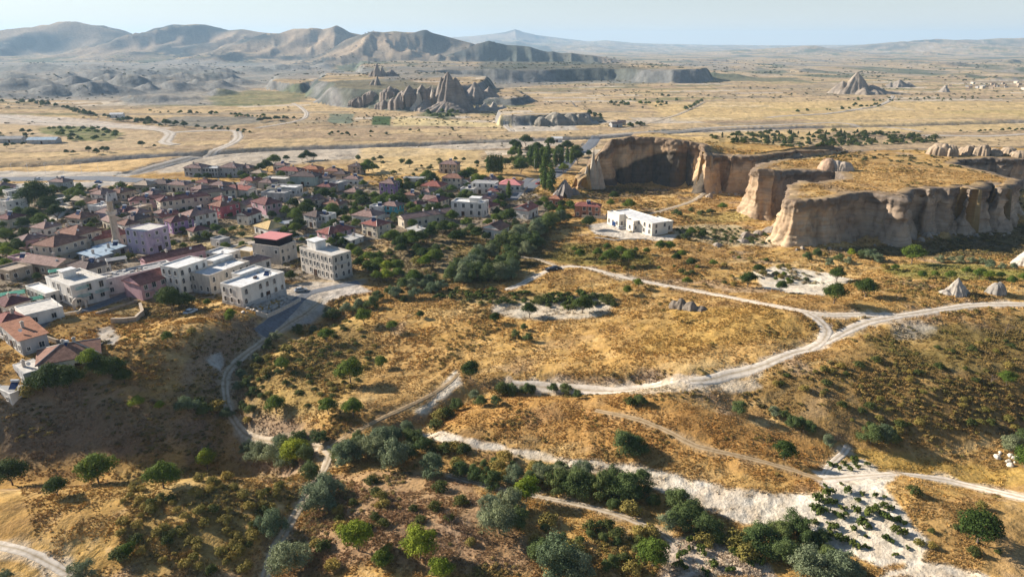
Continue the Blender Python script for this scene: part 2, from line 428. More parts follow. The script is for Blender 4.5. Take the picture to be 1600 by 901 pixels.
field = mixc(field, C((0.22, 0.18, 0.10)), np.where((edge > 0.45) & (vnoise(ux / 60, uy / 9, 44) > -0.3), 0.75, 0.0))
field *= (1 + 0.20 * fbm(ux / 60, uy / 7, 4, 45))[..., None]
col = mixc(col, field, fs)
# badlands and tuff: steep far ground turns greyer and darker
gz_r = np.gradient(GZ, axis=0) / np.maximum(np.gradient(RG, axis=0), 1e-3)
gz_t = np.gradient(GZ, axis=1) / np.maximum(RG * np.gradient(TT, axis=1), 1e-3)
slope = np.hypot(gz_r, gz_t)
st = sstep(0.10, 0.32, slope) * sstep(420, 520, r)
col = mixc(col, mixc(np.broadcast_to(C((0.26, 0.25, 0.235)), x.shape + (3,)).copy(), C((0.10, 0.115, 0.105)), np.clip(0.45 + fbm(x / 40, y / 40, 4, 47) * 1.2, 0, 1)), st)
mt = sstep(2300, 2900, y) * sstep(0.05, 0.2, slope)
col = mixc(col, mixc(np.broadcast_to(C((0.36, 0.28, 0.20)), x.shape + (3,)).copy(), C((0.07, 0.08, 0.08)), np.clip(0.40 + fbm(x / 260, y / 260, 4, 48) * 1.9, 0, 1)), mt)
fz = sstep(1500, 2600, y) * (1 - mt) * 0.7
col = mixc(col, C((0.40, 0.33, 0.25)), fz * np.clip(0.5 + fbm(x / 110, y / 220, 5, 49) * 3.4, 0, 1))
col = mixc(col, C((0.20, 0.20, 0.19)), sstep(0.12, 0.34, fbm(x / 170, y / 330, 5, 57)) * 0.75 * sstep(1500, 2400, y) * (1 - mt))
col = mixc(col, C((0.10, 0.13, 0.09)), sstep(0.10, 0.38, fbm(x / 110, y / 240, 5, 53)) * 0.8 * sstep(1000, 1900, y) * (1 - mt))
# steep near banks show bare soil
col = mixc(col, C((0.30, 0.21, 0.135)), sstep(0.42, 0.8, slope) * (1 - st))

ZONES = [  # outline, colour, strength, edge softness, breakup
    ([(1180, 612), (1290, 568), (1345, 535), (1450, 505), (1640, 490), (1640, 700), (1450, 700), (1350, 680), (1250, 655)], (0.20, 0.13, 0.05), .75, 4, .5),
    ([(1330, 535), (1450, 505), (1640, 492), (1640, 580), (1450, 580)], OLIVE, .4, 4, .9),
    ([(660, 640), (760, 622), (900, 620), (1040, 625), (1160, 655), (1290, 700), (1290, 770), (1150, 735), (1000, 705), (800, 680), (700, 665)], (0.42, 0.225, 0.07), .7, 2, .3),
    ([(500, 740), (620, 735), (720, 750), (800, 800), (840, 850), (850, 905), (440, 905), (460, 850)], (0.33, 0.215, 0.135), .8, 2.5, .4),
    ([(-40, 600), (100, 600), (260, 620), (340, 690), (250, 720), (60, 740), (-40, 750)], (0.22, 0.165, 0.10), .7, 4, .5),  # shade of the lower-left hollow, put into the colour as darker soil
    ([(180, 740), (350, 720), (430, 740), (400, 850), (380, 905), (200, 905), (180, 820)], (0.30, 0.22, 0.085), .6, 3, .6),
    ([(640, 500), (900, 480), (1180, 480), (1260, 530), (1160, 570), (900, 590), (650, 570)], (0.50, 0.30, 0.10), .6, 3, .4),
    ([(1000, 480), (1200, 480), (1270, 510), (1250, 540), (1000, 560)], (0.40, 0.26, 0.07), .5, 3, .5),
    ([(380, 560), (450, 500), (560, 490), (600, 540), (560, 620), (500, 650), (400, 650)], (0.32, 0.24, 0.09), .55, 3, .6),
    ([(640, 505), (700, 540), (740, 600), (600, 640), (560, 600)], (0.47, 0.29, 0.11), .6, 3, .3),
    ([(1290, 690), (1600, 730), (1640, 760), (1450, 745), (1330, 735)], (0.42, 0.28, 0.06), .6, 2, .4),
    ([(1410, 760), (1640, 800), (1640, 905), (1430, 905), (1450, 860)], (0.37, 0.23, 0.09), .7, 2, .5),
    # chalky sand
    ([(650, 670), (700, 675), (760, 690), (820, 700), (860, 706), (900, 716), (960, 722), (1020, 735), (1080, 745), (1140, 760), (1210, 772), (1290, 770), (1300, 800), (1250, 830), (1160, 822), (1100, 795), (1040, 770), (980, 745), (880, 728), (780, 705), (700, 692), (655, 685)], CHALK, .95, 1.2, .65),
    ([(1270, 735), (1310, 722), (1350, 712), (1400, 745), (1380, 762), (1415, 800), (1450, 850), (1440, 880), (1380, 890), (1330, 870), (1290, 850), (1255, 815), (1240, 790), (1290, 770)], CHALK, .95, .9, .5),
    ([(1050, 840), (1090, 828), (1140, 838), (1200, 880), (1215, 905), (1030, 905), (1030, 870)], (0.60, 0.50, 0.40), .9, .9, .35),
    ([(1385, 885), (1440, 878), (1500, 885), (1560, 905), (1370, 905)], CHALK, .8, .9, .5),
    ([(1175, 425), (1215, 415), (1290, 425), (1335, 438), (1310, 448), (1285, 462), (1240, 458), (1195, 452)], CHALK, .9, 1.5, .3),
    ([(770, 470), (850, 468), (930, 458), (965, 470), (950, 490), (880, 500), (810, 498), (770, 488)], (0.60, 0.54, 0.44), .85, 2, .4),
    ([(700, 455), (800, 455), (900, 462), (860, 476), (740, 474), (690, 465)], (0.30, 0.27, 0.14), .6, 2, .6),
    ([(915, 352), (960, 345), (1020, 368), (1060, 366), (1050, 376), (980, 374), (930, 366)], (0.62, 0.56, 0.48), .95, 1.2, .2),
    ([(1050, 352), (1150, 350), (1210, 372), (1200, 385), (1110, 382), (1050, 366)], (0.50, 0.44, 0.30), .7, 2, .5),
    ([(445, 445), (480, 440), (560, 440), (580, 455), (520, 470), (470, 490), (430, 480)], (0.50, 0.46, 0.41), .9, 2, .3),
    ([(425, 500), (460, 480), (510, 470), (505, 490), (460, 512), (430, 530), (405, 525)], (0.44, 0.42, 0.39), .85, 2, .3),
    ([(148, 512), (175, 508), (188, 525), (180, 540), (155, 540)], (0.38, 0.36, 0.33), .9, 1, .3),
    ([(712, 578), (722, 600), (695, 628), (668, 650), (645, 645), (680, 612), (700, 588)], CHALK, .9, 1, .5),
    ([(960, 602), (1010, 602), (1040, 600), (1180, 592), (1185, 602), (1060, 612), (985, 618)], CHALK, .6, 1.2, .6),
    ([(330, 550), (345, 548), (352, 562), (345, 580), (330, 570), (322, 558)], (0.5, 0.48, 0.44), .8, .8, .4),
    ([(1385, 500), (1430, 495), (1470, 505), (1450, 525), (1400, 530)], (0.5, 0.46, 0.4), .6, 2, .8),
    ([(940, 428), (985, 428), (1000, 436), (965, 438)], (0.52, 0.46, 0.38), .6, 1, .6),
    # greenery and darker ground
    ([(840, 400), (890, 380), (960, 382), (1015, 396), (1020, 412), (940, 418), (880, 412)], (0.13, 0.14, 0.04), .75, 3, .5),
    ([(1380, 415), (1500, 410), (1640, 425), (1640, 446), (1520, 440), (1400, 434)], (0.17, 0.20, 0.05), .75, 4, .6),
    ([(640, 360), (860, 345), (860, 400), (800, 440), (620, 450), (590, 400)], (0.11, 0.105, 0.055), .75, 4, .4),
    ([(1050, 335), (1150, 328), (1190, 345), (1100, 350)], (0.30, 0.26, 0.09), .6, 3, .5),
    ([(560, 370), (700, 360), (720, 420), (600, 440), (560, 420)], (0.25, 0.20, 0.13), .6, 3, .5),
    ([(-60, 290), (800, 290), (860, 310), (860, 345), (700, 360), (560, 380), (560, 440), (440, 440), (400, 470), (300, 470), (230, 470), (60, 490), (-60, 500)], (0.25, 0.225, 0.19), .85, 4, .3),
    ([(240, 375), (340, 380), (330, 400), (260, 405)], (0.46, 0.36, 0.19), .8, 2, .4),
    ([(340, 350), (395, 350), (400, 372), (360, 372)], (0.50, 0.38, 0.18), .8, 2, .3),
    ([(230, 470), (300, 470), (340, 490), (250, 500), (160, 490)], (0.14, 0.12, 0.07), .7, 2, .4),
    ([(905, 302), (960, 292), (1090, 298), (1088, 302), (1000, 306), (930, 312)], (0.13, 0.105, 0.075), .8, 3, .3),  # darker brown ground along the foot of the curved cliff
    ([(1300, 384), (1400, 382), (1600, 350), (1640, 350), (1640, 400), (1500, 402), (1330, 396)], (0.10, 0.10, 0.06), .8, 3, .4),  # dark plants and the long cliff's shade, both put into the ground colour
    # the plain
    ([(-80, 98), (150, 97), (420, 100), (520, 104), (600, 112), (480, 124), (400, 138), (345, 152), (330, 165), (230, 166), (100, 157), (-80, 156)], (0.27, 0.265, 0.25), .8, 30, .35),
    ([(500, 150), (530, 126), (640, 124), (700, 160), (690, 170), (640, 176), (540, 168)], (0.12, 0.13, 0.10), .8, 8, .3),  # shade on the far mesa's concave slope, painted into the ground
    ([(600, 128), (600, 104), (900, 106), (1100, 120), (1100, 131), (900, 130)], (0.20, 0.20, 0.19), .8, 14, .3),
    ([(740, 112), (760, 60), (860, 74), (1010, 108), (1000, 114)], (0.10, 0.11, 0.09), .8, 30, .3),  # shaded face of the far dark ridge, darkened in the colour
    ([(330, 242), (480, 234), (620, 229), (800, 220), (905, 217), (880, 228), (700, 238), (560, 248), (440, 258), (330, 262), (250, 272), (240, 266)], (0.48, 0.42, 0.345), .9, 5, .25),
    ([(-60, 290), (0, 287), (190, 282), (210, 288), (0, 300), (-60, 300)], (0.50, 0.48, 0.45), .85, 5, .2),
    ([(-60, 268), (190, 268), (200, 275), (-60, 278)], (0.52, 0.48, 0.42), .9, 2, .2),
    ([(-60, 256), (150, 252), (270, 245), (250, 252), (190, 266), (-60, 266)], (0.66, 0.46, 0.23), .9, 4, .3),
    ([(-60, 176), (0, 178), (150, 188), (270, 200), (250, 204), (100, 198), (-60, 192)], (0.58, 0.50, 0.42), .85, 5, .3),
    ([(-60, 190), (100, 197), (250, 205), (250, 230), (0, 236), (-60, 236)], (0.50, 0.38, 0.24), .8, 8, .3),
    ([(60, 200), (130, 198), (190, 208), (180, 222), (120, 220), (60, 208)], (0.12, 0.16, 0.055), .85, 6, .6),
    ([(330, 150), (390, 142), (480, 142), (490, 152), (430, 165), (340, 166)], (0.13, 0.16, 0.075), .7, 10, .6),
    ([(270, 182), (400, 182), (412, 190), (330, 200), (240, 194)], (0.20, 0.20, 0.18), .85, 4, .3),
    ([(515, 178), (555, 178), (550, 194), (512, 192)], (0.16, 0.20, 0.15), .9, 3, .3),
    ([(582, 182), (612, 182), (610, 196), (580, 195)], (0.05, 0.10, 0.04), .95, 2, .1),
    ([(615, 182), (800, 185), (800, 200), (613, 197)], (0.62, 0.50, 0.26), .8, 4, .2),
    ([(660, 174), (720, 176), (700, 188), (650, 180)], (0.07, 0.11, 0.05), .85, 6, .5),
    ([(800, 196), (900, 196), (905, 204), (800, 206)], (0.55, 0.50, 0.43), .8, 4, .3),
    ([(1000, 160), (1640, 160), (1640, 186), (1300, 186), (1050, 190)], FGOLD, .6, 12, .3),
    ([(1290, 192), (1640, 190), (1640, 204), (1400, 206), (1280, 204)], (0.62, 0.46, 0.22), .6, 6, .2),
    ([(950, 216), (1300, 205), (1100, 224), (1000, 228)], (0.58, 0.42, 0.2), .7, 6, .2),
    ([(560, 230), (760, 236), (740, 262), (600, 276), (560, 262)], (0.60, 0.44, 0.22), .8, 6, .3),
    ([(1100, 262), (1250, 255), (1640, 238), (1640, 290), (1480, 300), (1300, 312), (1215, 318), (1230, 285)], (0.46, 0.30, 0.13), .6, 4, .5),
    ([(1210, 302), (1300, 302), (1390, 300), (1400, 312), (1330, 322), (1230, 322)], (0.34, 0.25, 0.16), .65, 3, .6),
]
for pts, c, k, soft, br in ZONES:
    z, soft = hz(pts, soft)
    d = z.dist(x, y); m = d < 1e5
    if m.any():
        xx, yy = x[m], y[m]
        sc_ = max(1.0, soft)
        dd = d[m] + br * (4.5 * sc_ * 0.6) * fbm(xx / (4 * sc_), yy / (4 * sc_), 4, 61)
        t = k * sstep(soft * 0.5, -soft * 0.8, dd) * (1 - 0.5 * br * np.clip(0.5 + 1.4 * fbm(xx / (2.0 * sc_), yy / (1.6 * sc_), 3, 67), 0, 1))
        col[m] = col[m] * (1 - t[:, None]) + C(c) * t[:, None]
# track verges are trodden and dusty
for (z, half), (hf, colr) in zip(ROAD_ZONES, [(h_, c_) for l in ROADS.values() for h_, c_, _ in l]):
    d = z.dist(x, y); m = d < 1e5
    t = sstep(half + 1.0, half - 0.5, d[m] + 1.2 * vnoise(x[m] / 2.2, y[m] / 2.2, 9)) * 0.55
    cc = C(colr) if colr is not ASPH else C((0.36, 0.32, 0.28))
    col[m] = col[m] * (1 - t[:, None]) + cc * t[:, None]
# canal banks: dark stony strip
zc = Zone(BUMP_LINES[10][0], False, 40); d = zc.dist(x, y); m = d < 1e5
t = sstep(11, 6, d[m] + 3 * fbm(x[m] / 15, y[m] / 4, 3, 70)) * 0.8
col[m] = col[m] * (1 - t[:, None]) + C((0.17, 0.145, 0.125)) * t[:, None]
col = np.clip(col * (1 + 0.16 * n3 + 0.14 * n2)[..., None], 0.01, 0.8)

def ground_colour(px_, py_):
    rr_ = np.hypot(px_, py_); t_ = np.arctan2(px_, py_)
    i = np.clip(np.round(np.interp(rr_, RR, _IR)).astype(int), 0, NR - 1); j = np.clip(np.round(np.interp(t_, TH, _IT)).astype(int), 0, NT - 1)
    return col[i, j]

# ------------------------------------------------------------------ materials
MATS = {}
def new_mat(name):
    m = bpy.data.materials.new(name); m.use_nodes = True
    nt = m.node_tree; nt.nodes.clear()
    out = nt.nodes.new("ShaderNodeOutputMaterial"); b = nt.nodes.new("ShaderNodeBsdfPrincipled")
    nt.links.new(b.outputs[0], out.inputs[0])
    b.inputs['Specular IOR Level'].default_value = 0.15
    MATS[name] = m
    return m, nt, b

def nd(nt, t, **kw):
    n = nt.nodes.new(t)
    for k, v in kw.items():
        setattr(n, k, v)
    return n

def noise_node(nt, vec, scale, detail=4, rough=0.55):
    n = nt.nodes.new("ShaderNodeTexNoise"); n.inputs['Scale'].default_value = scale; n.inputs['Detail'].default_value = detail; n.inputs['Roughness'].default_value = rough
    nt.links.new(vec, n.inputs['Vector'])
    return n

def ramp(nt, fac, stops):
    rn = nt.nodes.new("ShaderNodeValToRGB"); e = rn.color_ramp.elements
    while len(e) > 1:
        e.remove(e[0])
    e[0].position, e[0].color = stops[0][0], (*stops[0][1], 1)
    for p, c in stops[1:]:
        k = e.new(p); k.color = (*c, 1)
    nt.links.new(fac, rn.inputs[0])
    return rn

def mix_col(nt, mode, fac, a, b):
    mx = nt.nodes.new("ShaderNodeMix"); mx.data_type = 'RGBA'; mx.blend_type = mode
    for sock, v in ((mx.inputs[0], fac), (mx.inputs[6], a), (mx.inputs[7], b)):
        if isinstance(v, (int, float)):
            sock.default_value = v
        elif isinstance(v, tuple):
            sock.default_value = (*v, 1)
        else:
            nt.links.new(v, sock)
    return mx.outputs[2]

def bump(nt, h, strength, dist, b, prev=None):
    bn = nt.nodes.new("ShaderNodeBump"); bn.inputs['Strength'].default_value = strength; bn.inputs['Distance'].default_value = dist
    nt.links.new(h, bn.inputs['Height'])
    if prev is not None:
        nt.links.new(prev.outputs[0], bn.inputs['Normal'])
    nt.links.new(bn.outputs[0], b.inputs['Normal'])
    return bn

def ground_material():
    m, nt, b = new_mat("dry_ground")
    at = nd(nt, "ShaderNodeVertexColor", layer_name="Col")
    geo = nd(nt, "ShaderNodeNewGeometry")
    nA = noise_node(nt, geo.outputs['Position'], 1.3, 6, 0.65)
    nB = noise_node(nt, geo.outputs['Position'], 0.09, 8, 0.6)
    rA = ramp(nt, nA.outputs[0], [(0.30, (0.72, 0.70, 0.68)), (0.50, (1.0, 1.0, 1.0)), (0.72, (1.18, 1.17, 1.15))])
    rB = ramp(nt, nB.outputs[0], [(0.30, (0.75, 0.72, 0.70)), (0.52, (1.0, 1.0, 1.0)), (0.75, (1.18, 1.16, 1.1))])
    c = mix_col(nt, 'MULTIPLY', 1.0, at.outputs[0], rA.outputs[0])
    c = mix_col(nt, 'MULTIPLY', 1.0, c, rB.outputs[0])
    nt.links.new(c, b.inputs['Base Color'])
    b.inputs['Roughness'].default_value = 1.0
    b.inputs['Specular IOR Level'].default_value = 0.0
    b1 = bump(nt, nA.outputs[0], 0.6, 0.25, b)
    nC = noise_node(nt, geo.outputs['Position'], 0.035, 8, 0.62)
    bump(nt, nC.outputs[0], 0.6, 7.0, b, b1)
    return m

def mesh_from(name, V, F, mats=(), smooth=False, fmat=None):
    me = bpy.data.meshes.new(name)
    V = np.asarray(V, np.float32); F = np.asarray(F, np.int32)
    me.vertices.add(len(V)); me.vertices.foreach_set("co", V.ravel())
    k = F.shape[1]
    me.loops.add(F.size); me.loops.foreach_set("vertex_index", F.ravel())
    me.polygons.add(len(F)); me.polygons.foreach_set("loop_start", np.arange(0, F.size, k, dtype=np.int32)); me.polygons.foreach_set("loop_total", np.full(len(F), k, np.int32))
    if fmat is not None:
        me.polygons.foreach_set("material_index", np.asarray(fmat, np.int32))
    if smooth:
        me.polygons.foreach_set("use_smooth", np.ones(len(F), bool))
    for mt_ in mats:
        me.materials.append(mt_)
    me.update(calc_edges=True)
    return me

def put_col(me, c, name="Col"):
    a = me.color_attributes.new(name, 'FLOAT_COLOR', 'POINT')
    cc = np.ones((len(me.vertices), 4), np.float32); cc[:, :3] = c
    a.data.foreach_set("color", cc.ravel())

def add(name, me, parent=None, loc=None, **props):
    o = bpy.data.objects.new(name, me)
    COL.objects.link(o)
    if parent is not None:
        o.parent = parent
    if loc is not None:
        o.location = loc
    for k, v in props.items():
        o[k] = v
    return o

M_GROUND = ground_material()
idx = np.arange(NR * NT).reshape(NR, NT)
F = np.stack([idx[:-1, :-1], idx[:-1, 1:], idx[1:, 1:], idx[1:, :-1]], -1).reshape(-1, 4)
F = F[:, ::-1]
me = mesh_from("ground", np.stack([GX, GY, GZ], -1).reshape(-1, 3), F, [M_GROUND], True)
put_col(me, col.reshape(-1, 3))
add("ground", me, kind="structure", label="dry golden valley floor with fields, gullies and far hills")

# ------------------------------------------------------------------ roads and tracks as sheets draped on the ground
def road_material(name, tint):
    m, nt, b = new_mat(name)
    at = nd(nt, "ShaderNodeVertexColor", layer_name="Col")
    geo = nd(nt, "ShaderNodeNewGeometry")
    nA = noise_node(nt, geo.outputs['Position'], 0.9, 6, 0.6)
    rA = ramp(nt, nA.outputs[0], [(0.3, (0.72, 0.68, 0.62)), (0.5, (1, 1, 1)), (0.7, (1.18, 1.18, 1.18))])
    nt.links.new(mix_col(nt, 'MULTIPLY', 1.0, at.outputs[0], rA.outputs[0]), b.inputs['Base Color'])
    b.inputs['Roughness'].default_value = 0.9
    bump(nt, nA.outputs[0], 0.5, 0.12, b)
    return m
M_ROAD = road_material("road_surface", None)

def build_road(name, half, colr, pts, idx_):
    d = np.gradient(pts, axis=0); L = np.hypot(d[:, 0], d[:, 1]); L[L == 0] = 1
    nrm = np.stack([-d[:, 1] / L, d[:, 0] / L], -1)
    cs = np.linspace(-1, 1, 9)
    V = []; Cc = []
    dist = np.hypot(pts[:, 0], pts[:, 1])
    for k, c_ in enumerate(cs):
        wob = 1 + (0.28 if colr is not ASPH else 0.04) * vnoise(pts[:, 0] / 3.0 + k // 5 * 50, pts[:, 1] / 3.0, 77 + idx_)
        p = pts + nrm * (c_ * half * wob)[:, None]
        off = 0.06 + np.clip(dist - 250, 0, 900) * 0.0006
        edge_ = (0.0 if abs(c_) < 0.99 else -0.25)
        V.append(np.stack([p[:, 0], p[:, 1], Z(p[:, 0], p[:, 1]) + off + edge_], -1))
        rut = 1.0
        if colr is not ASPH:
            rut = np.array((0.66, 0.60, 0.50)) if abs(c_) < 0.1 else (1.08 if abs(abs(c_) - 0.5) < 0.1 else (np.array((0.82, 0.76, 0.68)) if abs(c_) > 0.9 else 0.94))
        Cc.append(np.clip(np.array(colr)[None, :] * rut * (1 + 0.10 * vnoise(p[:, 0] / 4, p[:, 1] / 4, 5))[:, None], 0, 0.8))
    V = np.stack(V, 1); Cc = np.stack(Cc, 1)
    n, k = V.shape[:2]
    ii = np.arange(n * k).reshape(n, k)
    F = np.stack([ii[:-1, :-1], ii[:-1, 1:], ii[1:, 1:], ii[1:, :-1]], -1).reshape(-1, 4)
    # face up
    me = mesh_from(name, V.reshape(-1, 3), F, [M_ROAD], True)
    put_col(me, Cc.reshape(-1, 3))
    add(name, me, kind="structure")
ri = 0
for name, lst in ROADS.items():
    for half, colr, pts in lst:
        build_road(name, half, colr, pts, ri); ri += 1
# ------------------------------------------------------------------ cliffs of the tuff plateaus
def rock_material(name, bumpd=0.6, scale=0.35):
    m, nt, b = new_mat(name)
    at = nd(nt, "ShaderNodeVertexColor", layer_name="Col")
    geo = nd(nt, "ShaderNodeNewGeometry")
    mp = nd(nt, "ShaderNodeMapping"); mp.inputs['Scale'].default_value = (1, 1, 0.28)
    nt.links.new(geo.outputs['Position'], mp.inputs['Vector'])
    nA = noise_node(nt, mp.outputs[0], scale, 9, 0.62)
    mp2 = nd(nt, "ShaderNodeMapping"); mp2.inputs['Scale'].default_value = (0.12, 0.12, 1.3)
    nt.links.new(geo.outputs['Position'], mp2.inputs['Vector'])
    nB = noise_node(nt, mp2.outputs[0], 0.7, 5, 0.6)
    rA = ramp(nt, nA.outputs[0], [(0.28, (0.50, 0.47, 0.44)), (0.47, (0.98, 0.98, 0.98)), (0.75, (1.22, 1.20, 1.16))])
    rB = ramp(nt, nB.outputs[0], [(0.33, (0.80, 0.77, 0.74)), (0.5, (1, 1, 1)), (0.7, (1.1, 1.08, 1.04))])
    c = mix_col(nt, 'MULTIPLY', 1.0, at.outputs[0], rA.outputs[0]); c = mix_col(nt, 'MULTIPLY', 1.0, c, rB.outputs[0])
    nt.links.new(c, b.inputs['Base Color']); b.inputs['Roughness'].default_value = 0.95
    b1 = bump(nt, nA.outputs[0], 0.9, bumpd, b)
    bump(nt, nB.outputs[0], 0.4, bumpd * 0.5, b, b1)
    return m
M_ROCK = rock_material("tuff_rock")
M_FROCK = rock_material("far_tuff_rock", 4.0, 0.06)

def resample(xy, zt, step):
    xy = np.vstack([xy, xy[:1]]); zt = np.append(zt, zt[0])
    seg = np.hypot(*(xy[1:] - xy[:-1]).T); s = np.concatenate([[0], np.cumsum(seg)])
    n = int(s[-1] / step); q = np.linspace(0, s[-1], n, endpoint=False)
    X = np.interp(q, s, xy[:, 0]); Y = np.interp(q, s, xy[:, 1]); H = np.interp(q, s, zt)
    for _ in range(5):
        X = (np.roll(X, 1) + 2 * X + np.roll(X, -1)) / 4; Y = (np.roll(Y, 1) + 2 * Y + np.roll(Y, -1)) / 4
    return q, X, Y, H

def cliff(M, label, seed, darkfoot):
    q, X, Y, _ = resample(M.xy, M.z, 0.6)
    n = len(q)
    tx = np.roll(X, -3) - np.roll(X, 3); ty = np.roll(Y, -3) - np.roll(Y, 3)
    A = 0.5 * np.sum(X * np.roll(Y, -1) - np.roll(X, -1) * Y)
    L = np.hypot(tx, ty); sgn = 1 if A > 0 else -1
    nx, ny = ty / L * sgn, -tx / L * sgn
    sm = lambda a: sum(np.roll(a, k) for k in range(-4, 5)) / 9
    nx, ny = sm(nx), sm(ny)
    rows = 38
    T = list(np.linspace(0, 1, rows))
    V = []; Cc = []
    top = M.top(X, Y)
    base = Z(X + nx * 6.0, Y + ny * 6.0) - 1.5
    ln = 11.0
    for k, t in enumerate(T):
        z = base + (top - base) * t
        fl = np.sqrt(np.abs(vnoise(q / ln + 0.10 * t, 3.3 + t * 0.25, seed))) * 4.6 - 3.0
        fl2 = np.sqrt(np.abs(vnoise(q / 3.7, 9.1 + t * 0.5, seed + 1))) * 1.5 - 0.9
        rough = 0.75 * fbm(q / 1.9, z / 1.3, 3, seed + 2) + 0.7 * fbm(q / 12, z / 4.0, 3, seed + 3) + 2.2 * (_P[np.floor(q / 6.5 + 0.7 * vnoise(q * 0 + 1.0, z / 6.0, seed)).astype(int) & 255, 11] - 0.5) * (1 - t * 0.3) + 1.1 * (_P[np.floor(z / 2.9 + 0.5 * vnoise(q / 15, 1.0, 4)).astype(int) & 255, np.floor(q / 19.0).astype(int) & 255] - 0.5) + sstep(0.72, 0.86, t) * 1.1 * fbm(q / 2.1, z / 1.2, 3, seed + 8)
        o = 5.0 * (1 - t) ** 3.2 + (fl + fl2) * (1 - 0.45 * t ** 3) - 1.3 * t + rough
        o += 0.7 * sstep(0.86, 0.88, t) - 0.4 * sstep(0.97, 1.0, t)          # harder cap rock stands proud
        V.append(np.stack([X + nx * o, Y + ny * o, z + (0.5 * fbm(q / 2.5, t * 6, 2, seed + 4))], -1))
        tone = np.clip(0.5 + 0.9 * fbm(q / 16, z / 7, 4, seed + 6), 0, 1)[:, None]
        c = (C((0.54, 0.39, 0.24)) * (1 - tone) + C((0.33, 0.215, 0.125)) * tone) * (1.15 if seed == 101 else 1.0)
        crack = np.clip(1 - np.abs(vnoise(q / ln + 0.10 * t, 3.3 + t * 0.25, seed)) * 9, 0, 1)[:, None]
        c = c * (1 - 0.35 * crack)
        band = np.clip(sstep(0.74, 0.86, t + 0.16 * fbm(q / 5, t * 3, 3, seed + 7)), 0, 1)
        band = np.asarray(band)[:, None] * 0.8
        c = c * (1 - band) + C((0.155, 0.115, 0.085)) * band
        wx = np.clip((X - 105) / 40, 0, 1)[:, None] if seed == 113 else 0.0
        g_ = c.mean(1, keepdims=True) * np.array([[0.92, 0.97, 1.0]]); c = c * (1 - 0.3 * wx) + g_ * 0.3 * wx       # the right half is greyer tuff
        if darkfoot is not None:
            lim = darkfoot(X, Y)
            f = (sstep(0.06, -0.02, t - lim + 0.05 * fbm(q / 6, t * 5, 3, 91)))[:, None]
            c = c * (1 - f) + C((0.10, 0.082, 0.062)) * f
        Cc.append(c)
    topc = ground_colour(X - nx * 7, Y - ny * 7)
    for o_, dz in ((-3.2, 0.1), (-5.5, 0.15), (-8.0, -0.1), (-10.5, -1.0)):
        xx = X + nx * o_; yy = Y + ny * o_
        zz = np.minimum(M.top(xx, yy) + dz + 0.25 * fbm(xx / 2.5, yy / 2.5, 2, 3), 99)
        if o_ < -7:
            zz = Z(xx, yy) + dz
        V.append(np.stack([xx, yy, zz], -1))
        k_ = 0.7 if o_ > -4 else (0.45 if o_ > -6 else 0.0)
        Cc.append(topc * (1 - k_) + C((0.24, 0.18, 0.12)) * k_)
    V = np.stack(V, 0); Cc = np.stack(Cc, 0)
    K = V.shape[0]
    ii = np.arange(K * n).reshape(K, n); nxt = np.roll(ii, -1, 1)
    F = np.stack([ii[:-1], nxt[:-1], nxt[1:], ii[1:]], -1).reshape(-1, 4)
    if sgn < 0:
        F = F[:, ::-1]
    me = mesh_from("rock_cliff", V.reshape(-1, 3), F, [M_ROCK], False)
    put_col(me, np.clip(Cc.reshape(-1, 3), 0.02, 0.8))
    add("rock_cliff", me, kind="structure", label=label)

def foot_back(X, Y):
    # the dark lower part of the amphitheatre wall: reaches high at its right end
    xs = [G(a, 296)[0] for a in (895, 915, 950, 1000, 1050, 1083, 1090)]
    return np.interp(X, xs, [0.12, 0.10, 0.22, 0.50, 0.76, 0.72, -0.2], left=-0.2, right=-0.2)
cliff(MESAS[0], "curved tuff cliff with dark foot behind the white hotel", 101, foot_back)
cliff(MESAS[1], "long fluted tuff cliff with golden flat top on the right", 113, None)

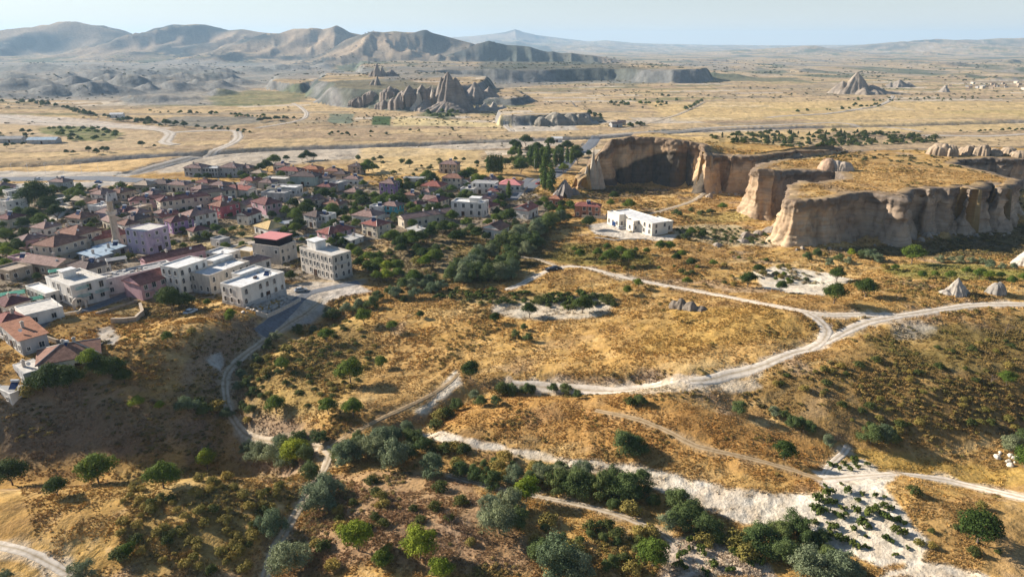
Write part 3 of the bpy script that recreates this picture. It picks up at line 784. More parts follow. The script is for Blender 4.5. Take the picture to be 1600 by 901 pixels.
# ------------------------------------------------------------------ single rocks
def rock(name, px, py, cones, label, colour=(0.47, 0.39, 0.31), res=0.6, rough=0.25, mat=None, base=None, group=None, seed=1, cat="rock", world=None, dark=0.3):
    """cones: (dx m, dy m, radius, height, sharpness)"""
    p = world if world is not None else hit(px, py)
    cx, cy = p[0], p[1]
    x0 = min(c[0] - c[2] * 1.25 for c in cones); x1 = max(c[0] + c[2] * 1.25 for c in cones)
    y0 = min(c[1] - c[2] * 1.25 for c in cones); y1 = max(c[1] + c[2] * 1.25 for c in cones)
    nx_ = int((x1 - x0) / res) + 2; ny_ = int((y1 - y0) / res) + 2
    X, Y = np.meshgrid(np.linspace(x0, x1, nx_), np.linspace(y0, y1, ny_))
    H = np.full(X.shape, -1.5)
    for k, (dx, dy, r_, h_, p_) in enumerate(cones):
        ang_ = np.arctan2(Y - dy, X - dx)
        d = np.hypot(X - dx, Y - dy) / r_
        d = d * (1 + rough * (fbm(np.cos(ang_) * 1.9 + k, np.sin(ang_) * 1.9, 3, seed + k) + 0.5 * np.abs(vnoise(np.cos(ang_) * 4 + k, np.sin(ang_) * 4, seed + k))))
        H = np.maximum(H, h_ * (1 - np.clip(d, 0, 1.6) ** p_))
    H += np.clip(H, 0, 5) * 0.10 * fbm(X / (res * 4), Y / (res * 4), 3, seed + 9) + 0.25 * res * fbm(X / (res * 3), Y / (res * 3), 2, seed + 4)
    gz = Z(X + cx, Y + cy) - Z(cx, cy)
    H = np.where(H > -0.2, H + np.minimum(gz, 0) * 0, H)
    H = np.where(H < 0.0, gz - 1.2, np.maximum(H, gz - 0.2))
    jx = res * 0.45 * vnoise(X / res / 1.7, Y / res / 1.7, seed + 12); jy = res * 0.45 * vnoise(X / res / 1.7 + 9, Y / res / 1.7, seed + 13)
    V = np.stack([X + jx, Y + jy, H], -1).reshape(-1, 3)
    ii = np.arange(X.size).reshape(X.shape)
    F = np.stack([ii[:-1, :-1], ii[:-1, 1:], ii[1:, 1:], ii[1:, :-1]], -1).reshape(-1, 4)
    Hf = H.ravel()
    keep = (Hf[F].max(1) > (gz.ravel()[F].max(1) - 1.0))
    F = F[keep]
    me = mesh_from(name, V, F, [mat or M_ROCK], False)
    tone = np.clip(0.5 + fbm(X / (res * 9), Y / (res * 9) + H / (res * 5), 3, seed + 20), 0, 1).ravel()[:, None]
    cc = C(colour) * (1.12 - dark * tone)
    put_col(me, np.clip(cc, 0.02, 0.8))
    o = add(name, me, loc=(cx, cy, float(Z(cx, cy))), label=label, category=cat)
    if group:
        o['group'] = group
    return o

PALE_T = (0.56, 0.50, 0.42); FAR_T = (0.29, 0.245, 0.21); WARM_T = (0.52, 0.40, 0.29)
rock("castle_rock", 700, 173, [(0, 12, 21, 47, 1.35), (-8, 10, 13, 42, 1.2), (9, 14, 18, 40, 1.4), (-18, 4, 8, 26, 0.95), (20, 12, 13, 18, 1.1), (-31, 2, 12, 10, 1.2), (0, -2, 30, 14, 1.1), (-26, 6, 18, 14, 1.1)],
     "tallest jagged tuff rock rising from the plain before the blue hills", FAR_T, 1.3, 0.45, M_FROCK, seed=31)
rock("rock_spire", 654, 172, [(0, 0, 8, 27, 0.9), (7, 3, 7, 14, 1.0), (-4, -2, 9, 10, 1.0)], "pale rock needle just left of the tallest jagged rock", PALE_T, 0.9, 0.4, M_FROCK, seed=37)
rock("rock_spire", 677, 171, [(0, 0, 6.5, 31, 0.9), (4, -4, 8, 15, 1.0)], "slim sunlit rock needle touching the tallest jagged rock", PALE_T, 0.9, 0.4, M_FROCK, seed=41)
rock("rock_outcrop", 742, 152, [(0, 0, 20, 22, 1.0), (-22, 10, 16, 15, 1.1), (20, 8, 15, 15, 1.0)], "broken brown rock mound right of the tallest jagged rock", FAR_T, 1.6, 0.5, M_FROCK, seed=43)
rock("rock_outcrop", 757, 172, [(0, 0, 10, 9, 1.0), (12, 3, 8, 11, 1.0), (-9, 2, 5, 8, 1.0), (24, 4, 10, 6, 1.0)], "low row of rock teeth at the right foot of the jagged rock", (0.38, 0.34, 0.30), 1.0, 0.4, M_FROCK, seed=47)
for k, (a, b, w_, h_) in enumerate([(560, 160, 9, 8), (600, 165, 8, 7), (625, 160, 10, 12), (640, 150, 11, 13), (660, 150, 10, 15), (672, 148, 9, 11), (610, 146, 9, 9), (580, 150, 8, 7)]):
    rock("rock_outcrop", a, b, [(0, 0, w_, h_, 1.2), (w_ * 0.7, 3, w_ * 0.8, h_ * 0.7, 1.2), (-w_ * 0.8, 2, w_ * 0.7, h_ * 0.55, 1.2)], ["first", "fourth", "fifth", "sixth", "last", "seventh", "third", "second"][k] + " dark crag from the left on the slope before the jagged rock", FAR_T, 1.3, 0.6, M_FROCK, seed=200 + k * 3)
rock("rock_spire", 590, 120, [(0, 0, 9, 27, 0.9), (8, 6, 9, 20, 0.95), (-10, 4, 8, 12, 1.0), (24, 10, 16, 14, 1.0)], "twin dark rock needles on the ridge under the blue hills", FAR_T, 1.4, 0.45, M_FROCK, seed=59)
rock("rock_spire", 590, 133, [(0, 0, 6, 15, 0.9), (-6, 2, 6, 8, 1.0)], "single dark needle in front of the twin needles", FAR_T, 1.2, 0.4, M_FROCK, seed=61)
rock("rock_hill", 1345, 148, [(0, 24, 27, 36, 1.25), (-20, 30, 20, 22, 1.1), (26, 18, 34, 15, 1.1), (5, 0, 17, 12, 1.0), (58, 16, 30, 5, 1.1)], "steep lone rock hill on the far golden plain", (0.31, 0.26, 0.21), 1.7, 0.4, M_FROCK, seed=67)
rock("rock_outcrop", 1404, 136, [(0, 0, 20, 15, 1.0), (20, 4, 18, 10, 1.0), (-16, 3, 12, 9, 1.0)], "dark rock cluster right of the lone rock hill", (0.30, 0.26, 0.22), 1.8, 0.4, M_FROCK, seed=71)
rock("rock_spire", 1475, 144, [(0, 0, 11, 13, 1.0), (3, 0, 3, 17, 1.0)], "small dark rock nub standing alone on the far right plain", (0.30, 0.26, 0.22), 1.2, 0.4, M_FROCK, seed=73)
for k, (a, b, w_, h_) in enumerate([(868, 192, 16, 11), (890, 192, 14, 10), (845, 193, 10, 7), (905, 191, 9, 8)]):
    rock("rock_outcrop", a, b, [(0, 0, w_, h_, 1.6), (w_ * 0.8, 2, w_ * 0.7, h_ * 0.7, 1.3)], ["widest", "second", "small left", "small right"][k] + " dark block of the low rock bench near the field road", (0.30, 0.27, 0.22), 1.2, 0.35, M_FROCK, seed=77 + k)
# close rocks
rock("rock_cone", 1492, 459, [(0, 0, 3.9, 5.6, 1.05), (-3.4, -0.6, 2.6, 1.7, 1.2)], "pointed pale stone cone beside the right-hand track", (0.44, 0.39, 0.33), 0.25, 0.45, seed=83)
rock("rock_cone", 1555, 458, [(0, 0, 3.0, 3.4, 2.4), (1.2, 0.5, 2.0, 3.6, 1.8)], "squat rounded stone stump right of the pointed cone", (0.34, 0.31, 0.27), 0.25, 0.5, seed=89)
rock("rock_cone", 1608, 414, [(0, 0, 6.0, 8.0, 1.1)], "pale rock cone cut by the frame under the long cliff", PALE_T, 0.3, 0.25, seed=97)
rock("rock_outcrop", 1079, 482, [(0, 0, 2.6, 2.4, 1.8), (-2.6, 1.2, 2.0, 3.0, 1.6), (-4.6, 2.2, 1.6, 2.0, 1.8), (3.0, -1.0, 2.2, 1.3, 1.8)], "dark tilted outcrop alone in the ochre field above the fork", (0.24, 0.20, 0.16), 0.3, 0.4, seed=103)
rock("fairy_chimney", 882, 306, [(0, 0, 6.0, 9.5, 1.2), (5.5, 1, 4.0, 4.5, 1.6), (-4, -1, 3.5, 3.5, 1.6)], "grey cone of carved rock where the village meets the cliff", (0.27, 0.24, 0.215), 0.4, 0.6, seed=107)
rock("rock_spire", 926, 263, [(0, 0, 4.0, 25, 0.8), (-3.5, -1, 4, 14, 0.9), (3.2, 0.5, 4.5, 19, 0.9)], "thin rock blade standing at the left end of the curved cliff", (0.42, 0.36, 0.28), 0.35, 0.35, seed=109, world=(*G(925, 297), 0))
for k, (a, b, w_, h_, lab) in enumerate([(1166, 371, 3.4, 2.6, "longest dark boulder in the scatter left of the long cliff"), (1185, 366, 2.4, 2.0, "middle boulder of the scatter left of the long cliff"), (1204, 361, 3.4, 2.2, "flat boulder nearest the foot of the long cliff"), (1120, 384, 2.0, 1.5, "small boulder in dry grass below the terrace vines"), (1160, 378, 2.6, 1.6, "low tan boulder below the dark boulder scatter")]):
    rock("boulder", a, b, [(0, 0, w_, h_, 2.0), (w_ * 0.7, 0.5, w_ * 0.6, h_ * 0.7, 2.0)], lab, (0.33, 0.28, 0.23), 0.35, 0.35, seed=120 + k, cat="boulder")
OUT = [(1467, 242, 7, 8.5), (1482, 243, 6, 8), (1512, 242, 5, 7), (1533, 243, 5, 8), (1552, 243, 5, 5), (1574, 242, 5, 5.5), (1592, 246, 5, 5)]
OL = ["squarest tuff block at the left of the block row on the plateau edge", "capped block joined to the square block on the plateau edge", "waisted mushroom rock right of the square plateau block", "dark capped rock in the middle of the plateau block row",
      "low pale hump beside the dark capped plateau rock", "pale hump with dark cap near the right end of the row", "last hump of the plateau block row at the frame edge"]
for k, (a, b, w_, h_) in enumerate(OUT):
    rock("tuff_block", a, b, [(0, 0, w_, h_ * 0.62, 7), (0.5, 0, w_ * 0.75, h_ * 0.8, 6)], OL[k], (0.40, 0.31, 0.22), 0.4, 0.5, seed=140 + k)
for k, (a, b, w_, h_) in enumerate([(1292, 266, 5, 5.5), (1305, 268, 6, 5), (1318, 266, 5, 4)]):
    rock("tuff_block", a, b, [(0, 0, w_, h_, 3.0)], ["reddish", "grey", "small pale"][k] + " stub rock on the plateau between the two cliffs", [(0.48, 0.33, 0.23), (0.40, 0.34, 0.28), (0.50, 0.42, 0.34)][k], 0.5, 0.3, seed=150 + k)
for k in range(34):
    M_ = MESAS[1] if k % 3 else MESAS[0]
    i_ = (14 + int(RNG.integers(0, 21))) if M_ is MESAS[1] else (9 + int(RNG.integers(0, 9))); f_ = RNG.random()
    q0 = M_.xy[i_] * (1 - f_) + M_.xy[i_ + 1] * f_; w_ = 0.7 + 1.5 * RNG.random() ** 2
    rock("fallen_block", 0, 0, [(0, 0, w_, w_ * 0.9, 2.4)], "fallen tuff block at the foot of the " + ("long fluted cliff" if M_ is MESAS[1] else "curved cliff"), (0.40, 0.33, 0.26), 0.3, 0.4, seed=300 + k,
         world=(q0[0] + RNG.normal() * 1.5, q0[1] - 4.5 - 4 * RNG.random(), 0), group="fallen blocks under the " + ("long cliff" if M_ is MESAS[1] else "curved cliff"), cat="boulder")
# white stone heap beside the bushes at the right edge
hp = hit(1576, 718)
for k in range(14):
    a_, d_ = RNG.random() * 6.28, RNG.random() ** 0.5 * 2.6
    s_ = 0.35 + 0.5 * RNG.random()
    px_ = (hp[0] + math.cos(a_) * d_, hp[1] + math.sin(a_) * d_, 0)
    rock("white_stone", 0, 0, [(0, 0, s_, s_ * 0.9, 2.2)], "white stone in the heap by the bushes at the right edge", CHALK, 0.16, 0.3, seed=170 + k, world=px_, group="white stone heap at the right edge", cat="stone")
# ------------------------------------------------------------------ small-part mesh builder
class MB:
    def __init__(self):
        self.v = []; self.f = []; self.m = []
    def quad(self, a, b, c, d, m=0):
        n = len(self.v); self.v += [a, b, c, d]; self.f.append((n, n + 1, n + 2, n + 3)); self.m.append(m); return self
    def tri(self, a, b, c, m=0):
        n = len(self.v); self.v += [a, b, c]; self.f.append((n, n + 1, n + 2)); self.m.append(m); return self
    def box(self, x0, y0, z0, x1, y1, z1, m=0):
        n = len(self.v)
        self.v += [(x0, y0, z0), (x1, y0, z0), (x1, y1, z0), (x0, y1, z0), (x0, y0, z1), (x1, y0, z1), (x1, y1, z1), (x0, y1, z1)]
        for f in ((0, 3, 2, 1), (4, 5, 6, 7), (0, 1, 5, 4), (1, 2, 6, 5), (2, 3, 7, 6), (3, 0, 4, 7)):
            self.f.append(tuple(n + k for k in f)); self.m.append(m)
        return self
    def prism(self, cx, cy, z0, z1, r0, r1, k=8, m=0, cap=True, ph=0.0):
        n = len(self.v)
        for z, r_ in ((z0, r0), (z1, r1)):
            for i in range(k):
                a = ph + 2 * math.pi * i / k
                self.v.append((cx + r_ * math.cos(a), cy + r_ * math.sin(a), z))
        for i in range(k):
            j = (i + 1) % k
            self.f.append((n + i, n + j, n + k + j, n + k + i)); self.m.append(m)
        if cap:
            self.f.append(tuple(n + k + i for i in range(k))); self.m.append(m)
        return self
    def tube(self, p, q, r0, r1, k=6, m=0):
        p = np.array(p, float); q = np.array(q, float); d = q - p; L = np.linalg.norm(d); d = d / max(L, 1e-6)
        u = np.cross(d, (0, 0, 1) if abs(d[2]) < 0.9 else (1, 0, 0)); u /= np.linalg.norm(u); w = np.cross(d, u)
        n = len(self.v)
        for c_, r_ in ((p, r0), (q, r1)):
            for i in range(k):
                a = 2 * math.pi * i / k
                self.v.append(tuple(c_ + (u * math.cos(a) + w * math.sin(a)) * r_))
        for i in range(k):
            j = (i + 1) % k
            self.f.append((n + i, n + j, n + k + j, n + k + i)); self.m.append(m)
        self.f.append(tuple(n + k + i for i in range(k))); self.m.append(m)
        return self
    def mesh(self, name, mats, smooth=False):
        me = bpy.data.meshes.new(name)
        me.from_pydata(self.v, [], self.f)
        for x_ in mats:
            me.materials.append(x_)
        me.polygons.foreach_set("material_index", self.m)
        if smooth:
            me.polygons.foreach_set("use_smooth", [True] * len(self.f))
        me.update()
        return me

def empty(name, loc, rz=0.0, **props):
    o = bpy.data.objects.new(name, None); COL.objects.link(o)
    o.location = loc; o.rotation_euler = (0, 0, rz); o.empty_display_size = 1
    for k, v in props.items():
        o[k] = v
    return o

# ------------------------------------------------------------------ labels that single one thing out by what stands near it
LM = [(180, 375, "the minaret"), (500, 415, "the white three-storey stone house"), (385, 462, "the white house by the rubble yard"), (300, 440, "the stepped white stone house"), (430, 395, "the house with the red roof box"),
      (228, 385, "the lilac three-storey house"), (225, 450, "the beige and pink house"), (95, 565, "the brown-roofed house on the near slope"), (60, 465, "the green-railed hotel"), (1000, 350, "the white hotel under the cliff"),
      (350, 330, "the crimson house"), (620, 325, "the turquoise house"), (735, 330, "the white flat-roofed villa"), (825, 335, "the red gable house"), (935, 335, "the red-brown house by the cliff"), (1300, 515, "the track fork"),
      (510, 705, "the lane junction"), (1078, 475, "the dark tilted outcrop"), (1495, 450, "the pointed stone cone"), (1420, 360, "the long fluted cliff"), (1185, 320, "the notched cliff pillar"), (1000, 280, "the curved cliff"),
      (883, 290, "the grey carved rock cone"), (1340, 800, "the white sandy vineyard"), (1110, 870, "the small sandy vineyard"), (860, 480, "the chalky vineyard"), (1240, 440, "the white chalk patch"), (430, 860, "the foot of the pale lane"),
      (350, 620, "the lane bend"), (700, 140, "the jagged castle rock"), (865, 422, "the two parked cars on the track"), (92, 290, "the grey house by the highway"), (910, 240, "the curving road"), (690, 620, "the chalk wash"),
      (660, 360, "the long dark-roofed house"), (60, 865, "the pale path in the lower corner"), (280, 320, "the long cream hotel"), (350, 265, "the glazed twin-roofed building"), (460, 275, "the white house at the village back edge"),
      (590, 360, "the cream house with red hip roof"), (985, 755, "the dense bush row"), (1600, 720, "the white stone heap"), (1280, 740, "the lower track fork"), (120, 385, "the big brown-roofed house"), (420, 365, "the straw-roofed house"),
      (1020, 608, "the stream end"), (600, 760, "the bare brown field"), (800, 650, "the orange field"), (1500, 590, "the brown slope"), (760, 350, "the orchard")]
PENDING = []
def label_later(o, prefix, px, py, skip=None):
    best = None
    for a, b, nme in LM:
        if nme == skip:
            continue
        d = math.hypot(px - a, (py - b) * 2.2)
        if best is None or d < best[0]:
            best = (d, a, b, nme)
    d, a, b, nme = best
    dx, dy = px - a, (py - b) * 2.2
    rel = ("left of" if dx < 0 else "right of") if abs(dx) > abs(dy) else ("behind" if dy < 0 else "in front of")
    PENDING.append((o, prefix, rel, nme, d))
RANK = ["nearest", "second nearest", "third nearest", "fourth nearest", "fifth nearest", "sixth nearest", "seventh nearest", "eighth nearest", "ninth nearest", "tenth nearest", "eleventh nearest", "twelfth nearest", "thirteenth nearest",
        "fourteenth nearest", "fifteenth nearest", "sixteenth nearest", "seventeenth nearest", "eighteenth nearest", "nineteenth nearest", "twentieth nearest"]
ORD = "first second third fourth fifth sixth seventh eighth ninth tenth eleventh twelfth thirteenth fourteenth fifteenth sixteenth seventeenth eighteenth nineteenth twentieth twenty-first twenty-second twenty-third twenty-fourth twenty-fifth twenty-sixth twenty-seventh twenty-eighth twenty-ninth thirtieth".split()
def finish_labels():
    # every label stays within sixteen words
    shared = {}
    for o in COL.objects:
        if o.parent is None and o.get("group") and o.get("label") and o.get("category"):
            shared.setdefault((o["label"], o["group"]), []).append(o)
    for (lab, g_), lst in shared.items():
        if 1 < len(lst) <= 30:
            lst.sort(key=lambda o: o.location.x / max(o.location.y, 1))
            for k, o in enumerate(lst):
                o["label"] = f"{ORD[k]} {lab}, counted from the left" if len(lab.split()) <= 11 else f"{ORD[k]} from left, {lab}"
    byk = {}
    for o, prefix, rel, nme, d in PENDING:
        byk.setdefault((prefix, rel, nme), []).append((d, o))
    for (prefix, rel, nme), lst in byk.items():
        lst.sort(key=lambda t: t[0])
        for k, (d, o) in enumerate(lst):
            o["label"] = f"{prefix} {rel} {nme}" if len(lst) == 1 else f"{RANK[min(k, 19)]} {prefix} {rel} {nme}"

# ------------------------------------------------------------------ house materials
def plaster(name, c, rough=0.9, stain=0.34, scale=0.5):
    m, nt, b = new_mat(name)
    geo = nd(nt, "ShaderNodeNewGeometry")
    mp = nd(nt, "ShaderNodeMapping"); mp.inputs['Scale'].default_value = (1, 1, 0.35)
    nt.links.new(geo.outputs['Position'], mp.inputs['Vector'])
    n_ = noise_node(nt, mp.outputs[0], scale, 6, 0.65)
    dk = tuple(v * (1 - stain) for v in c); lt = tuple(min(0.85, v * (1 + stain * 0.4)) for v in c)
    r_ = ramp(nt, n_.outputs[0], [(0.30, dk), (0.52, c), (0.75, lt)])
    nt.links.new(r_.outputs[0], b.inputs['Base Color']); b.inputs['Roughness'].default_value = rough
    return m
def tiles(name, c):
    m, nt, b = new_mat(name)
    tc = nd(nt, "ShaderNodeTexCoord")
    n_ = noise_node(nt, tc.outputs['Object'], 0.9, 7, 0.7)
    n2_ = noise_node(nt, tc.outputs['Object'], 6.0, 2, 0.5)
    oi = nd(nt, "ShaderNodeObjectInfo")
    r_ = ramp(nt, n_.outputs[0], [(0.28, tuple(v * 0.5 for v in c)), (0.48, c), (0.62, tuple(min(0.8, v * 1.2 + 0.02) for v in c)), (0.76, tuple(min(0.8, v * 1.5 + 0.05) for v in c))])
    c_ = mix_col(nt, 'MULTIPLY', 0.6, r_.outputs[0], ramp(nt, n2_.outputs[0], [(0.35, (0.6, 0.6, 0.6)), (0.65, (1.2, 1.2, 1.2))]).outputs[0])
    c_ = mix_col(nt, 'MULTIPLY', 0.5, c_, ramp(nt, oi.outputs['Random'], [(0, (0.7, 0.72, 0.78)), (1, (1.25, 1.15, 1.05))]).outputs[0])
    nt.links.new(c_, b.inputs['Base Color']); b.inputs['Roughness'].default_value = 0.85
    wv = nd(nt, "ShaderNodeTexWave"); wv.inputs['Scale'].default_value = 1.3; wv.inputs['Distortion'].default_value = 0.6
    nt.links.new(tc.outputs['Object'], wv.inputs['Vector'])
    bump(nt, wv.outputs['Fac'], 0.4, 0.08, b)
    return m
WALLS = dict(white=plaster("white_plaster", (0.72, 0.68, 0.62)), cream=plaster("cream_plaster", (0.60, 0.52, 0.40)), stone=plaster("cut_stone", (0.56, 0.50, 0.43), scale=1.0), grey=plaster("grey_render", (0.42, 0.41, 0.40)),
             lilac=plaster("lilac_paint", (0.45, 0.38, 0.48)), pink=plaster("pink_paint", (0.58, 0.36, 0.38)), crimson=plaster("crimson_paint", (0.45, 0.13, 0.15)), purple=plaster("purple_paint", (0.36, 0.22, 0.40)),
             turq=plaster("turquoise_paint", (0.10, 0.42, 0.50)), beige=plaster("beige_paint", (0.55, 0.45, 0.30)), tan=plaster("tan_stone", (0.45, 0.36, 0.27), scale=1.2), brick=plaster("brick_wall", (0.36, 0.17, 0.11), scale=1.5),
             bright=plaster("bright_limestone", (0.76, 0.70, 0.60), stain=0.12), green=plaster("grey_green_wall", (0.36, 0.42, 0.38)), apricot=plaster("apricot_render", (0.62, 0.47, 0.26)))
ROOFS = dict(red=tiles("red_tiles", (0.28, 0.105, 0.085)), brown=tiles("brown_tiles", (0.24, 0.130, 0.095)), mauve=tiles("mauve_tiles", (0.26, 0.175, 0.155)), dark=tiles("dark_tiles", (0.12, 0.090, 0.085)), wine=tiles("wine_tiles", (0.18, 0.080, 0.075)),
             orange=tiles("orange_tiles", (0.36, 0.170, 0.100)), pale=plaster("pale_deck", (0.62, 0.58, 0.52), scale=0.8), white=plaster("white_deck", (0.72, 0.71, 0.69), scale=0.6), blue=plaster("blue_sheet", (0.42, 0.52, 0.60)), greyd=plaster("grey_deck", (0.36, 0.35, 0.34)),
             straw=plaster("straw_roof", (0.58, 0.42, 0.20), scale=1.5), rosy=plaster("rosy_sheet", (0.62, 0.25, 0.24), stain=0.1), black=plaster("black_screen", (0.02, 0.015, 0.02)), tan=plaster("tan_roof", (0.42, 0.33, 0.25), scale=1.0))
M_TRIM = plaster("window_trim", (0.66, 0.62, 0.56)); M_WOOD = plaster("dark_wood", (0.08, 0.045, 0.03)); M_METAL = plaster("white_metal", (0.78, 0.78, 0.78), rough=0.4); M_CHIM = plaster("chimney_stone", (0.5, 0.44, 0.38))
M_GREENR = plaster("green_rail", (0.12, 0.38, 0.27))
mg, ng, bg_ = new_mat("window_glass"); bg_.inputs['Base Color'].default_value = (0.025, 0.03, 0.04, 1); bg_.inputs['Roughness'].default_value = 0.12; bg_.inputs['Specular IOR Level'].default_value = 0.5
M_GLASS = mg
mp_, np__, bp_ = new_mat("solar_panel_glass"); bp_.inputs['Base Color'].default_value = (0.03, 0.05, 0.12, 1); bp_.inputs['Roughness'].default_value = 0.2
M_PANEL = mp_

def window_meshes(w, h, arch):
    f = MB(); t = 0.16; d0, d1 = -0.14, 0.02
    f.box(-w / 2 - t, d0, 0, -w / 2, d1, h); f.box(w / 2, d0, 0, w / 2 + t, d1, h); f.box(-w / 2 - t - 0.06, d0 - 0.08, -0.14, w / 2 + t + 0.06, d1, 0)
    p = MB()
    if arch:
        n = 6
        pr = None
        for i in range(n + 1):
            a = math.pi * i / n
            q = (-math.cos(a) * w / 2, h + math.sin(a) * w / 2); q2 = (-math.cos(a) * (w / 2 + t), h + math.sin(a) * (w / 2 + t))
            if pr:
                f.quad((pr[0][0], d0, pr[0][1]), (q[0], d0, q[1]), (q2[0], d0, q2[1]), (pr[1][0], d0, pr[1][1]))
                f.quad((pr[1][0], d0, pr[1][1]), (q2[0], d0, q2[1]), (q2[0], d1, q2[1]), (pr[1][0], d1, pr[1][1]))
                p.tri((0, -0.03, h), (pr[0][0], -0.03, pr[0][1]), (q[0], -0.03, q[1]))
            pr = (q, q2)
    else:
        f.box(-w / 2 - t, d0, h, w / 2 + t, d1, h + t)
    f.box(-0.03, d0 + 0.06, 0, 0.03, d1 - 0.02, h)
    p.quad((-w / 2, -0.03, 0), (w / 2, -0.03, 0), (w / 2, -0.03, h), (-w / 2, -0.03, h))
    return f.mesh("window", [M_TRIM]), p.mesh("pane", [M_GLASS])
WIN = {"rect": window_meshes(1.15, 1.45, False), "arch": window_meshes(1.0, 1.25, True), "small": window_meshes(0.7, 0.9, False), "tall": window_meshes(1.3, 2.0, False)}
dm = MB(); dm.box(-0.65, -0.10, 0, 0.65, 0.02, 2.2); dm.box(-0.78, -0.16, 0, -0.65, 0.02, 2.35); dm.box(0.65, -0.16, 0, 0.78, 0.02, 2.35); dm.box(-0.78, -0.16, 2.2, 0.78, 0.02, 2.36)
DOOR = dm.mesh("door", [M_WOOD])
cm = MB(); cm.box(-0.35, -0.35, 0, 0.35, 0.35, 1.5); cm.box(-0.45, -0.45, 1.5, 0.45, 0.45, 1.65); cm.box(-0.2, -0.2, 1.65, 0.2, 0.2, 1.9)
CHIM = cm.mesh("chimney", [M_CHIM])
hm_ = MB(); hm_.quad((-0.95, -0.9, 0.25), (0.95, -0.9, 0.25), (0.95, 0.6, 1.45), (-0.95, 0.6, 1.45), 1); hm_.quad((-0.95, 0.6, 1.42), (0.95, 0.6, 1.42), (0.95, -0.9, 0.22), (-0.95, -0.9, 0.22), 0)
for sx in (-0.9, 0.9):
    hm_.tube((sx, 0.6, 0), (sx, 0.6, 1.5), 0.05, 0.05, 4); hm_.tube((sx, -0.9, 0), (sx, -0.9, 0.3), 0.05, 0.05, 4)
hm_.tube((-0.95, 0.75, 1.75), (0.95, 0.75, 1.75), 0.36, 0.36, 8)
HEAT = hm_.mesh("water_heater", [M_METAL, M_PANEL])
sm_ = MB()
for i in range(10):
    a, b2 = 2 * math.pi * i / 10, 2 * math.pi * (i + 1) / 10
    sm_.tri((0, 0.18, 1.0), (0.5 * math.cos(a), 0, 1.0 + 0.5 * math.sin(a)), (0.5 * math.cos(b2), 0, 1.0 + 0.5 * math.sin(b2)))
sm_.tube((0, 0.15, 0), (0, 0.15, 0.9), 0.04, 0.04, 4); sm_.tube((0, 0.15, 0.9), (0, -0.45, 1.05), 0.02, 0.02, 4)
DISH = sm_.mesh("satellite_dish", [M_METAL])

FOOT = []      # house footprints: centre and radius, keep trees off
def part(name, me, parent, loc, rz=0.0, sc=None):
    o = bpy.data.objects.new(name, me); COL.objects.link(o); o.parent = parent; o.location = loc; o.rotation_euler = (0, 0, rz)
    if sc is not None:
        o.scale = sc
    return o
def put_window(kind, root, loc, rz):
    f = part("window", WIN[kind][0], root, loc, rz)
    part("pane", WIN[kind][1], f, (0, 0, 0))

